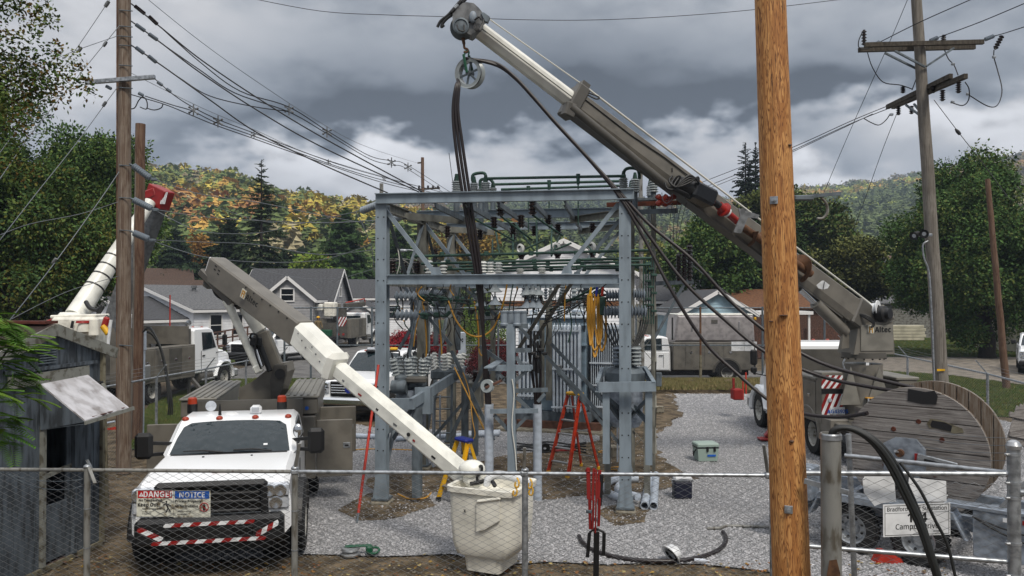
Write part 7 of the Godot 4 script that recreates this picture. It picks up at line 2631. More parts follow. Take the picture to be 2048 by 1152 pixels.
	wpart(o,"hook",NB().tube(px_curve([[928,87,14.45],[929,96,14.45],[934,98,14.45],[936,102,14.45],[932,105,14.45],[928,103,14.45]],4),.022,8),M.rust_auger)
	var sc := P(940,147,14.45)
	var so := thing("cable_sheave","large spoked grey pulley wheel hanging from the crane boom tip by a green clevis","pulley",sc)
	var n := V(-.46,-.10,.88).normalized()
	var fb := MB.frame(n)
	part(so,"rim",NB().lathe([[.205,.07],[.255,.075],[.275,.085],[.272,.07],[.225,.03],[.225,-.03],[.272,-.07],[.275,-.085],[.255,-.075],[.205,-.07],[.205,.07]],Vector3.ZERO,-n,36),M.porcelain_grey)
	part(so,"groove",NB().lathe([[.226,-.06],[.229,.0],[.226,.06]],Vector3.ZERO,n,32),M.rubber)
	part(so,"hub",NB().cyl(-n*.09,n*.09,.045,-1.0,14),M.steel_dark)
	for k in 6:
		var a := TAU*k/6.0+.25
		var e := fb.x*cos(a)+fb.y*sin(a)
		part(so,"spoke",NB().beam(e*.03+n*.03,e*.21+n*.03,.035,.022,n),M.steel_dark)
	part(so,"clevis",NB().beam(n*.11,n*.10+V(-.07,.34,0),.05,.02,n,.006),M.green_paint)
	part(so,"clevis",NB().beam(-n*.11,-n*.06+V(-.05,.34,0),.05,.02,n,.006),M.green_paint)
	part(so,"shackle",NB().tube(curve([V(-.10,.34,.0),V(-.09,.40,.0),V(-.055,.42,.0),V(-.02,.40,.0),V(-.03,.33,.0)],4),.016,8),M.green_paint)
	# the three pulled cables
	var names := ["dark pulled cable that runs highest from the reel over the sheave to the riser","dark pulled cable between the other two, from reel over sheave to riser","dark pulled cable that sags lowest towards the crane truck front wheel"]
	var tails := [[[1246,392,13.9],[1300,450,13.8],[1385,520,13.6],[1465,606,13.4],[1545,672,13.1],[1640,725,12.8],[1740,755,12.4],[1830,776,12.0]],[[1244,396,13.9],[1300,474,13.8],[1370,566,13.6],[1450,640,13.4],[1530,704,13.1],[1640,752,12.8],[1740,774,12.4],[1820,786,12.0]],[[1242,398,13.9],[1290,480,13.8],[1345,585,13.6],[1410,685,13.5],[1475,748,13.3],[1545,805,13.0],[1610,828,12.7],[1680,834,12.3],[1735,826,11.9]]]
	var rp := G(978,1008)
	for k in 3:
		var e := n*(k - 1)*.045
		var pts := [[980 - k*3,812,-rp.z],[974 - k*3,730,14.6],[953+k*5,560,14.5],[930+k*7,420,14.45],[911+k*7,290,14.42],[906+k*5,220,14.42],[912+k*3,172,14.43]]
		var w := []
		for p in pts:
			w.append(P(p[0],p[1],p[2]))
		for a in [195.0,165.0,135.0,105.0,82.0]:
			var ra2 := deg_to_rad(a)
			var up := (Vector3.UP - n*Vector3.UP.dot(n)).normalized()
			var sd := up.cross(n).normalized()
			w.append(sc+(sd*cos(ra2)+up*sin(ra2))*.255+e)
		for p in [[992,129,14.42],[1028,155,14.36],[1062,191,14.3],[1110,246,14.2],[1180,322,14.05]]:
			w.append(P(p[0]+k*1.5,p[1]+(k - 1)*2.5,p[2]))
		for p in tails[k]:
			w.append(P(p[0],p[1],p[2]))
		var o2 := single("pulled_cable",NB().tube(curve(w,5),.030,10),M.cable_brown,names[k],"cable","cables pulled from the reel",sc)

# --------------------------------------------------------------- the other vehicles
func service_body(o: Node3D,z0: float,z1: float,top: float) -> void:
	for e in [-1.0,1.0]:
		part(o,"tool_body",NB().box(V(e*.95,(top+.75)*.5,(z0+z1)*.5),V(.5,top - .75,z0 - z1),.02),M.truck_grey)
		var k := int((z0 - z1)/.8)
		for i in k:
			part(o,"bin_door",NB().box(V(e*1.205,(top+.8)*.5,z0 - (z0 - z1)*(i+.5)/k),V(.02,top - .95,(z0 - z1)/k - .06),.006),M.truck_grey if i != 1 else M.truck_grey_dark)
			part(o,"bin_latch",NB().box(V(e*1.22,(top+.8)*.5+.1,z0 - (z0 - z1)*(i+.5)/k),V(.02,.07,.12),.005),M.chrome)
	part(o,"bed",NB().box(V(0,.95,(z0+z1)*.5),V(1.45,.14,z0 - z1)),M.truck_grey_dark)

func build_other_vehicles() -> void:
	# left bucket truck beyond the poles,its side to the camera
	var l := heavy_truck("lift_truck","white and grey bucket truck parked left behind the poles, boom raised past them",V(-12.75,0,-34.0),PI - .20,"bucket truck",-7.6)
	service_body(l,-3.3,-7.4,2.0)
	part(l,"rear_guard",NB().box(V(-.9,1.3,-3.25),V(.08,2.6,.16),.02),M.truck_grey_dark)
	part(l,"headache_rack",NB().box(V(0,2.35,-3.45),V(2.0,.7,.08)),M.truck_grey)
	part(l,"round_lamp",NB().lathe([[0,-.06],[.09,-.04],[.11,.05],[0,.06]],V(-.5,2.80,-2.7),V(-.6,0,-.7),14),M.chrome)
	part(l,"antenna",NB().cyl(V(-.1,2.6,-3.3),V(-.1,3.9,-3.3),.025,-1.0,6),M.orange_red)
	part(l,"outrigger",NB().beam(V(-1.0,.8,-3.4),V(-1.75,.08,-3.5),.12,.12),M.truck_grey_dark)
	part(l,"silver_locker",NB().box(V(-.95,1.15,-6.6),V(.62,.7,1.3),.10),M.alloy)
	for k in 2:
		wpart(l,"drooping_hose",NB().tube(px_curve([[286,664,28],[304,668,28],[322,700,28],[334,760,28],[338+k*4,820,27.8]],5),.045,6),M.cable_black)
	# its boom: lower grey boom up to the elbow,white upper boom back down to the bucket
	wpart(l,"turret",NB().cyl(P(236,700,29.5),P(240,655,29.5),.5,.42,16),M.truck_grey)
	wpart(l,"lower_boom",NB().beam(P(214,690,29.5),P(312,408,28.6),.42,.78,Vector3.UP,.04),M.mid_grey)
	wpart(l,"red_elbow",NB().beam(P(312,412,28.4),P(324,376,28.3),.5,.84,Vector3.UP,.03),M.red_paint)
	wpart(l,"red_elbow_cap",NB().beam(P(288,396,28.4),P(318,384,28.3),.46,.34,Vector3.UP,.05),M.red_paint)
	for k in 4:
		wpart(l,"elbow_stripe",NB().beam(P(327+k*2.6,384,28.0),P(321+k*2.6,408,28.0),.02,.03),M.sign_white)
	var ua := P(300,404,28.0)
	var ub := P(152,632,25.2)
	wpart(l,"upper_boom",NB().cyl(ua,ub,.20,.34,18),M.boom_white)
	for f in [.52,.60,.68,.77]:
		var c := ua.lerp(ub,f)
		var dd := (ub - ua).normalized()
		wpart(l,"boom_strap",NB().cyl(c - dd*.025,c+dd*.025,lerpf(.20,.34,f)+.012,-1.0,18),M.black)
	wpart(l,"boom_foot",NB().box(P(148,640,25.1),V(.8,.5,.7),.1),M.boom_white)
	wpart(l,"hydraulic_arm",NB().tube(px_curve([[172,604,25],[180,616,24.8],[196,620,24.8],[206,612,24.8],[196,628,24.8]],4),.07,8),M.black)
	for e in [[116,205,632,.08],]:
		wpart(l,"bucket_rail",NB().beam(P(e[0],e[2]+1,24.4),P(e[1],e[2] - 1,24.4),.9,.10,Vector3.UP,.03),M.bucket_white)
	wpart(l,"bucket",NB().box(P(162,665,24.3),V(1.35,.98,.95),.08),M.bucket_white)
	for e in [[168,649,.36,.22],[188,656,.30,.46]]:
		wpart(l,"tool_pouch",NB().lathe([[0,0],[e[2]*.5,0],[e[2]*.42,e[3]],[e[2]*.36,e[3]],[e[2]*.42,.03],[0,.03]],P(e[0],e[1]+14,23.7),Vector3.UP,16),M.bucket_white)
	wpart(l,"red_pouch_rim",NB().lathe([[.10,0],[.20,0],[.18,.07],[.1,.07]],P(166,646,23.7),Vector3.UP,14),M.red_plastic)
	wpart(l,"hand_tool",NB().beam(P(146,642,23.7),P(143,656,23.7),.06,.06),M.black)
	wpart(l,"red_hoist",NB().beam(P(90,648,24.2),P(112,640,24.2),.14,.16,Vector3.UP,.03),M.red_paint)
	wpart(l,"hoist_hook",NB().box(P(112,648,24.1),V(.16,.34,.2),.03),M.steel_dark)
	var bag := P(212,650,24.0)
	var bo := thing("glove_bag","red and yellow lineman's glove bag hanging beside the left bucket","bag",bag)
	wpart(bo,"red_flap",NB().box(P(211,645,24.0),V(.20,.36,.12),.05,Basis(Vector3.BACK,-.3)),M.red_plastic)
	wpart(bo,"yellow_sleeve",NB().cyl(P(205,652,23.95),P(217,667,23.95),.085,.10,12),M.yellow)
	wpart(bo,"strap",NB().tube(px_curve([[208,640,24],[214,630,24],[218,640,24]],4),.015,6),M.black)
	var st := P(221,690,23.6)
	single("hot_stick",NB().cyl(P(216,690,23.5),P(222,640,23.5),.045,-1.0,10),M.sign_white,"white hot stick standing beside the left bucket, just left of the poles","stick","",st)

	# utility truck in the road beyond the frame's left column,and the worker at its rear
	var u := heavy_truck("service_truck","grey bodied service truck with a white bucket, further down the road by the grey house",V(-12.2,0,-66.0),PI - .156,"bucket truck",-7.0)
	service_body(u,-3.3,-6.8,2.2)
	part(u,"rear_panel",NB().box(V(.0,1.35,-6.9),V(1.9,1.1,.08)),M.truck_grey_dark)
	stripes(u,"safety_stripe",Transform3D(Basis(Vector3.UP,PI),V(-.55,2.0,-6.95)),.8,.7,7,.4,M.red_paint,M.sign_white)
	for x in [-.7,-.3,.3,.7]:
		part(u,"tail_lamp",NB().cyl(V(x,1.05,-6.94),V(x,1.05,-6.98),.09),M.red_plastic)
	part(u,"turret",NB().box(V(.1,2.5,-5.6),V(.8,1.1,.9),.05),M.truck_grey_dark)
	part(u,"bucket",NB().box(V(.4,2.9,-6.7),V(.85,1.1,.75),.08),M.bucket_white)
	part(u,"boom",NB().beam(V(.1,3.15,-5.6),V(1.3,3.15,-6.9),.4,.4,Vector3.UP,.05),M.truck_grey)
	part(u,"boom_tip",NB().box(V(1.25,3.05,-6.9),V(.7,.5,.5),.08),M.boom_white)
	part(u,"boom",NB().beam(V(-.3,3.2,-5.6),V(-.9,3.3,-3.0),.36,.36,Vector3.UP,.05),M.truck_grey_dark)
	part(u,"red_bar",NB().tube([V(-.3,3.4,-5.4),V(-1.0,3.7,-3.2),V(-1.0,3.3,-3.0)],.05,6),M.orange_red)
	part(u,"green_cover",NB().box(V(.9,1.15,-7.3),V(1.6,.5,.5),.05),M.green_paint)
	worker(P(636,690,57.6))

	# pickups
	pickup("pickup_truck","white pickup with black grille parked on the road before the grey house",P(481,731,44.2)*V(1,0,1),-.40,{"hood": 1.28,"roof": 1.98,"bars": 1,"bar_mat": M.black,"grille_half": .66,"bumper": M.black,"cab": 2.9,"length": 6.0})
	pickup("pickup_truck","white pickup with chrome barred grille and oval badge behind the left column",V(-5.0,0,-24.35),-.26,{"hood": 1.30,"roof": 2.02,"bars": 4,"grille_half": .64,"badge": true,"cab": 2.9,"length": 6.0,"bumper": M.chrome})
	pickup("pickup_truck","white pickup with a black grille cut by the right edge",G(2086,752),-.55,{"hood": 1.28,"roof": 1.95,"bars": 1,"bar_mat": M.black,"bumper": M.black,"badge": true})
	# light bar on the chrome grilled pickup
	var lb := P(765,702,26.4)
	var lo := thing("light_bar","flat amber and clear light bar on the roof of the chrome grilled pickup","light bar",lb)
	wpart(lo,"base",NB().box(lb,V(1.1,.05,.24),.01),M.black)
	for x in [-.38,.38]:
		wpart(lo,"lens",NB().box(lb+V(x,.07,0),V(.26,.10,.2),.03),M.lamp_lens if x < 0 else M.yellow)
	# utility van body truck,side on
	var v := pickup("box_truck","white cabbed truck with a tall grey utility body, side on behind the yard",V(P(1186,700,37.6).x,0,-36.4),-PI/2,{"category": "box truck","hood": 1.32,"roof": 2.05,"cab": 2.15,"length": 7.2,"bed": false,"rear_axle": -5.75,"half": 1.02,"wheel": .44,"rim": M.rim_white,"bars": 2})
	part(v,"lower_body",NB().box(V(0,1.18,-5.2),V(2.2,1.26,3.7),.03),M.truck_grey)
	var up := NB().slab(PackedVector2Array([Vector2(-3.40,1.82),Vector2(-3.55,3.0),Vector2(-6.95,3.0),Vector2(-7.02,1.82)]),1.06,.08)
	part(v,"upper_body",up,M.body_silver)
	part(v,"roof_cap",NB().box(V(0,3.03,-5.25),V(2.0,.07,3.4),.03),M.fibreglass)
	for e in [-1.0,1.0]:
		for z in [-3.9,-4.75,-5.6]:
			part(v,"bin_seam",NB().box(V(e*1.102,1.25,z),V(.01,1.05,.02)),M.truck_grey_dark)
		for z in [-4.15,-4.95,-5.9]:
			part(v,"bin_latch",NB().cyl(V(e*1.10,1.36,z),V(e*1.125,1.36,z),.06,-1.0,12),M.chrome)
		for z in [-6.22,-6.80]:
			part(v,"white_panel",NB().box(V(e*1.104,1.62,z),V(.012,.42,.56),.003),M.sign_white)
		for z in [-4.2,-6.3]:
			part(v,"grab_handle",NB().box(V(e*1.075,2.5,z),V(.03,.45,.05),.01),M.chrome)
		part(v,"vent",NB().box(V(e*1.066,2.72,-5.2),V(.02,.18,.28),.005),M.truck_grey_dark)
		part(v,"wheel_arch",NB().slab(PackedVector2Array(arc(-5.75,.46,.66,0,180,12)+arc(-5.75,.46,.56,180,0,12)),.03,.01,e*1.10),M.truck_grey_dark)
		part(v,"wheel_recess",NB().slab(PackedVector2Array(arc(-5.75,.46,.56,0,180,12)),.006,.002,e*1.105),M.black)
		wheel(v,V(e*1.0,.44,-5.75),.44,.26,M.rim_white,e)
		part(v,"mudflap",NB().box(V(e*.98,.6,-7.0),V(.3,.5,.02)),M.black)
	part(v,"amber_lamp",NB().box(V(.95,2.85,-7.05),V(.14,.14,.10),.03),M.yellow)
	part(v,"ladder_rack",NB().box(V(.9,2.4,-3.35),V(.1,1.0,.06)),M.black)
	# silver van behind the crane truck
	var vp := P(1634,690,62.0)
	var vn := thing("silver_van","silver van parked behind the crane truck, right of the tan pole","van",V(vp.x,0,vp.z),PI/2)
	part(vn,"body",NB().slab(PackedVector2Array([Vector2(2.3,.5),Vector2(2.35,1.0),Vector2(1.5,1.2),Vector2(.9,1.75),Vector2(-2.4,1.8),Vector2(-2.5,.5)]),.95,.08),M.alloy)
	part(vn,"side_glass",NB().slab(PackedVector2Array([Vector2(1.3,1.22),Vector2(.85,1.62),Vector2(-2.2,1.64),Vector2(-2.2,1.22)]),.955,.004),M.glass)
	for e in [-1.0,1.0]:
		for z in [1.5,-1.6]:
			wheel(vn,V(e*.84,.36,z),.36,.22,M.alloy,e)

# a standing figure as one closed surface: tapered capsules joined by a smooth minimum,meshed as surface nets
func body_mesh(bones: Array,cell: float,blend: float) -> MB:
	var lo := Vector3.INF
	var hi := -Vector3.INF
	for b in bones:
		for k in 2:
			lo = lo.min(b[k] - Vector3.ONE*(b[2+k]+cell*2.0))
			hi = hi.max(b[k]+Vector3.ONE*(b[2+k]+cell*2.0))
	var n := Vector3i(((hi - lo)/cell).ceil())+Vector3i.ONE
	var f := PackedFloat32Array()
	f.resize(n.x*n.y*n.z)
	for z in n.z:
		for y in n.y:
			for x in n.x:
				var p := lo+V(x,y,z)*cell
				var s := .0
				for b in bones:
					var ab: Vector3 = b[1] - b[0]
					var t := clampf((p - b[0]).dot(ab)/maxf(ab.length_squared(),1e-8),.0,1.0)
					var d: float = p.distance_to(b[0]+ab*t) - lerpf(b[2],b[3],t)
					s += exp(-d/blend)
				f[(z*n.y+y)*n.x+x] = -blend*log(maxf(s,1e-30))
	var at := {}
	var mb := NB()
	var grad := func(p: Vector3i) -> Vector3:
		var i := (p.z*n.y+p.y)*n.x+p.x
		return V(f[i+1] - f[i],f[i+n.x] - f[i],f[i+n.x*n.y] - f[i])
	for z in n.z - 1:
		for y in n.y - 1:
			for x in n.x - 1:
				var sum := Vector3.ZERO
				var cnt := 0
				for e in [[0,0,0,1,0,0],[0,0,0,0,1,0],[0,0,0,0,0,1],[1,0,0,1,1,0],[1,0,0,1,0,1],[0,1,0,1,1,0],[0,1,0,0,1,1],[0,0,1,1,0,1],[0,0,1,0,1,1],[1,1,0,1,1,1],[1,0,1,1,1,1],[0,1,1,1,1,1]]:
					var a := f[((z+e[2])*n.y+y+e[1])*n.x+x+e[0]]
					var b := f[((z+e[5])*n.y+y+e[4])*n.x+x+e[3]]
					if (a < .0) != (b < .0):
						var t := a/(a - b)
						sum += V(x+lerpf(e[0],e[3],t),y+lerpf(e[1],e[4],t),z+lerpf(e[2],e[5],t))
						cnt += 1
				if cnt > 0:
					at[Vector3i(x,y,z)] = [lo+sum/cnt*cell,grad.call(Vector3i(x,y,z)).normalized()]
	for c in at:
		for ax in 3:
			var e := Vector3i.ZERO
			e[ax] = 1
			var i0: int = (c.z*n.y+c.y)*n.x+c.x
			var c1: Vector3i = c+e
			var i1: int = (c1.z*n.y+c1.y)*n.x+c1.x
			if (f[i0] < .0) == (f[i1] < .0):
				continue
			var u := Vector3i.ZERO
			var v := Vector3i.ZERO
			u[(ax+1) % 3] = 1
			v[(ax+2) % 3] = 1
			if not (at.has(c - u) and at.has(c - v) and at.has(c - u - v)):
				continue
			var q := [at[c],at[c - u],at[c - u - v],at[c - v]]
			if f[i0] > .0:
				q = [q[3],q[2],q[1],q[0]]
			mb.quadn(q[0][0],q[1][0],q[2][0],q[3][0],q[0][1],q[1][1],q[2][1],q[3][1])
	return mb

func worker(at: Vector3) -> void:
	var o := thing("person","worker in tan jacket and yellow hard hat standing at the rear of the service truck","person",V(at.x,.62,at.z),.5)
	var b := []
	for s in [-1.0,1.0]:
		b.append([V(.10*s,.92,0),V(.11*s,.50,.02),.095,.065])
		b.append([V(.11*s,.50,.02),V(.12*s,.08,-.02),.062,.045])
		b.append([V(.12*s,.05,-.03),V(.13*s,.04,.14),.05,.04])
		b.append([V(.19*s,1.42,0),V(.27*s,1.14,.05),.062,.05])
		b.append([V(.27*s,1.14,.05),V(.22*s,1.02,.28),.047,.036])
		b.append([V(.22*s,1.02,.28),V(.20*s,1.02,.38),.034,.028])
	b.append([V(0,.95,0),V(0,1.36,0),.135,.15])
	b.append([V(-.13,1.40,0),V(.13,1.40,0),.09,.09])
	b.append([V(0,1.45,.0),V(0,1.56,.02),.06,.055])
	b.append([V(0,1.60,.03),V(0,1.70,.02),.075,.095])
	part(o,"body",body_mesh(b,.03,.014),M.jacket)
	part(o,"face",NB().ball(V(0,1.635,.085),V(.062,.082,.05),12,8),M.skin)
	part(o,"hard_hat",NB().lathe([[.16,.0],[.165,.012],[.12,.02],[.115,.07],[.08,.12],[0,.135]],V(0,1.70,.02),Vector3.UP,16),M.yellow)
	for s in [-1.0,1.0]:
		for k in 4:
			part(o,"glove_finger",NB().tube([V(.20*s+(k - 1.5)*.017,1.02,.385),V(.20*s+(k - 1.5)*.018,1.01,.43),V(.20*s+(k - 1.5)*.018,.985,.45)],[.010,.009,.007],6),M.jacket)

# ---------------------------------------------------------------- cable reel on its trailer
func build_reel_trailer() -> void:
	var yaw := -.707
	var C := P(1831,906,11.6)
	var n := V(sin(yaw),0,cos(yaw))       # face of the reel that looks at the camera
	var t := V(cos(yaw),0,-sin(yaw))
	var Rr := .955
	var o := thing("cable_reel","big weathered wooden cable reel on the trailer behind the gate","cable reel",C,yaw)
	var RP := func(px: float,py: float,off: float) -> Vector3:   # reel axes,on its face
		var dir := P(px,py,1.0) - V(0,EYE,0)
		var w := V(0,EYE,0)+dir*((C+n*off - V(0,EYE,0)).dot(n)/dir.dot(n))
		return o.transform.affine_inverse()*w
	var strips := func(z0: float,z1: float,wide: float,vertical: bool,jig: float,m: Material) -> void:
		var k := int(ceil(2.0*Rr/wide))
		for i in k:
			var a := -Rr+i*wide
			var b := minf(a+wide - .014,Rr - .002)
			var poly := PackedVector2Array()
			for j in 13:
				var y := lerpf(a,b,j/12.0)
				poly.append(Vector2(sqrt(maxf(.0,Rr*Rr - y*y)),y))
			for j in 13:
				var y := lerpf(b,a,j/12.0)
				poly.append(Vector2(-sqrt(maxf(.0,Rr*Rr - y*y)),y))
			if vertical:
				for j in poly.size():
					poly[j] = Vector2(-poly[j].y,poly[j].x)
			var pc := PackedVector2Array()
			for q in poly:
				if pc.is_empty() or pc[-1].distance_to(q) > .003:
					pc.append(q)
			if pc.size() > 2 and pc[0].distance_to(pc[-1]) < .003:
				pc.remove_at(pc.size() - 1)
			var dz := R(-jig,jig)
			part(o,"plank",NB().prism(pc,z0+dz,z1+dz),m)
	strips.call(-.045,.0,.205,false,.004,M.reel_plank)
	strips.call(-.09,-.052,.205,true,.001,M.reel_lag)
	strips.call(-1.24,-1.20,.165,true,.004,M.reel_lag)
	strips.call(-1.30,-1.25,.205,false,.002,M.reel_plank)
	var cable := NB()
	var prof := [[.3,-1.19]]
	for i in 17:
		var z := -1.17+i*.065
		prof.append([.68,z - .03])
		prof.append([.708,z - .015])
		prof.append([.715,z])
		prof.append([.708,z+.015])
		prof.append([.68,z+.03])
	cable.lathe(prof,Vector3.ZERO,Vector3.BACK,48)
	part(o,"wound_cable",cable,M.cable_brown)
	part(o,"black_patch",NB().prism(PackedVector2Array([Vector2(-.20,-.08),Vector2(-.02,-.11),Vector2(.18,-.10),Vector2(.20,.02),Vector2(.16,.10),Vector2(.04,.07),Vector2(-.19,.10)]),.0,.0065,Transform3D(Basis.IDENTITY,RP.call(1845,793,.0))),M.print_black)
	part(o,"torn_patch",NB().prism(PackedVector2Array([Vector2(-.24,.0),Vector2(-.19,.08),Vector2(-.05,.07),Vector2(.10,.02),Vector2(.22,-.02),Vector2(.24,-.08),Vector2(.12,-.10),Vector2(-.10,-.06),Vector2(-.20,-.06)]),.0,.0065,Transform3D(Basis.IDENTITY,RP.call(1890,851,.0))),M.ladder_orange if false else M.plywood)
	part(o,"hand_hole",NB().prism(PackedVector2Array([Vector2(-.16,.0),Vector2(-.14,.06),Vector2(.02,.05),Vector2(.12,.01),Vector2(.10,-.08),Vector2(-.08,-.05),Vector2(-.15,-.04)]),.0,.009,Transform3D(Basis.IDENTITY,RP.call(1886,851,.0))),M.print_black)
	for q in [[1837,843],[1787,858],[1884,880],[1770,930],[1870,950]]:
		part(o,"bolt",NB().lathe([[0,0],[.036,.0],[.034,.008],[.018,.010],[0,.006]],RP.call(q[0],q[1],.0),Vector3.BACK,14),M.rust)
	part(o,"shaft",NB().cyl(RP.call(1806,903,.04),RP.call(1806,903,.04)+V(0,0,.20),.055,-1.0,16),M.rust_auger)
	part(o,"shaft_pin",NB().cyl(RP.call(1798,905,.2),RP.call(1790,902,.3),.02,-1.0,8),M.alloy)

	# trailer: x faces the camera side,+z points away to the left (its tongue)
	var ty := atan2(-t.x,-t.z)
	var W1 := P(1700,1056,11.75)
	var tr := thing("reel_trailer","galvanised tandem axle cable reel trailer standing behind the gate","trailer",V(W1.x,0,W1.z),ty)
	for z in [.0,-.92]:
		wheel(tr,V(-.12,.37,z),.37,.22,M.galvanised,1.0)
		wheel(tr,V(-2.0,.37,z),.37,.22,M.galvanised,-1.0)
	part(tr,"side_rail",NB().box(V(-.34,.66,-1.0),V(.10,.22,4.6),.01),M.zinc)
	part(tr,"side_rail",NB().box(V(-1.75,.66,-1.0),V(.10,.22,4.6),.01),M.zinc)
	for z in [1.2,.3,-.6,-1.6,-2.8]:
		part(tr,"cross_member",NB().box(V(-1.04,.62,z),V(1.4,.10,.10)),M.zinc)
	var fd := PackedVector2Array([Vector2(.62,.50),Vector2(.44,.86),Vector2(-1.36,.86),Vector2(-1.54,.50),Vector2(-1.50,.50),Vector2(-1.33,.83),Vector2(.42,.83),Vector2(.58,.50)])
	part(tr,"fender",NB().slab(fd,.16,.01,-.12),M.zinc)
	part(tr,"fender_side",NB().slab(PackedVector2Array([Vector2(.44,.86),Vector2(-1.36,.86),Vector2(-1.40,.76),Vector2(.48,.76)]),.006,.002,.04),M.zinc)
	part(tr,"side_panel",NB().box(V(-.02,.62,-2.75),V(.05,.62,2.3),.01),M.zinc)
	part(tr,"top_ledge",NB().box(V(-.1,.96,-2.6),V(.24,.06,2.7),.01),M.zinc)
	for k in 3:
		part(tr,"reflective_tape",NB().box(V(.008,.86,-2.05 - k*.22),V(.006,.055,.20)),M.red_paint if k == 1 else M.sign_white)
	for k in 2:
		var z0 := -1.6
		part(tr,"air_line",NB().tube(hang(V(.03,.85,z0),V(.03,.72 - .08*k,-3.2),.10+.08*k,10),.012,6),M.black)
	# bearing stand beside the reel face
	var hub: Vector3 = tr.transform.affine_inverse()*(o.transform*(RP.call(1806,903,.14) as Vector3))
	part(tr,"bearing_plate",NB().prism(PackedVector2Array([Vector2(-.26,-.30),Vector2(.30,-.30),Vector2(.30,.06),Vector2(.18,.20),Vector2(-.10,.20),Vector2(-.26,.10)]),-.03,.03,Transform3D(Basis(Vector3.UP,PI/2),hub)),M.zinc)
	part(tr,"bearing_leg",NB().beam(hub+V(0,-.2,.1),V(hub.x,.7,hub.z+.35),.08,.12),M.zinc)
	part(tr,"bearing_leg",NB().beam(hub+V(0,-.2,-.1),V(hub.x,.7,hub.z - .35),.08,.12),M.zinc)
	part(tr,"lever",NB().beam(hub+V(.05,-.05,-.2),hub+V(.08,-.12,-.72),.03,.12,Vector3.UP,.01),M.galvanised)
	part(tr,"lever_slot",NB().beam(hub+V(.075,-.07,-.30),hub+V(.098,-.115,-.62),.012,.035),M.black)
	part(tr,"red_label",NB().box(hub+V(.04,-.08,-.19),V(.01,.16,.05)),M.red_paint)
	part(tr,"hydraulic_motor",NB().cyl(hub+V(.05,-.42,.16),hub+V(.05,-.42,-.16),.13,-1.0,14),M.black)
	for k in 3:
		part(tr,"winch_line",NB().tube(curve([hub+V(.1,-.45,-.2),hub+V(.15,-.34 - .06*k,-.4),hub+V(.12,-.5 - .03*k,-.6)],4),.02,6),[M.black,M.alloy,M.cable_brown][k])
	part(tr,"tool_box",NB().box(V(-.1,.95,.75),V(.4,.50,.42),.02),M.zinc)
	part(tr,"tongue_box",NB().box(V(-.2,.62,.95),V(.5,.34,.55),.03),M.transformer_light)
	part(tr,"red_marker",NB().box(V(.0,.72,-3.6),V(.12,.12,.2),.02),M.red_plastic)
	part(tr,"jack_frame",NB().beam(V(-.1,.95,-2.6),V(-.4,1.35,-2.2),.06,.06),M.mid_grey)
	part(tr,"jack_frame",NB().beam(V(-.1,.95,-1.9),V(-.4,1.35,-2.2),.06,.06),M.mid_grey)
	# grey timber crib at the right edge beyond the reel
	var cr := P(2040,850,14.5)
	var co := thing("wooden_crate","weathered slatted wooden crate at the right edge beyond the reel","crate",cr - V(0,.35,0),.5)
	for k in 7:
		part(co,"slat",NB().box(V(-.3+k*.11,.35,.03),V(.095,.8+.05*(k % 3),.025),.004,Basis(Vector3.BACK,-.5)),M.reel_plank)
	for k in 2:
		part(co,"batten",NB().box(V(.0,.15+.35*k,.06),V(.9,.09,.03),.004,Basis(Vector3.BACK,-.2)),M.reel_plank)
	var ow := P(1775,1116,11.4)
	var oc := thing("orange_chock","orange plastic wheel chock on the gravel under the trailer","wheel chock",V(ow.x,.0,ow.z))
	part(oc,"body",NB().prism(PackedVector2Array([Vector2(-.2,0),Vector2(.2,0),Vector2(.16,.07),Vector2(-.05,.17),Vector2(-.12,.17)]),-.09,.09),M.orange_red)

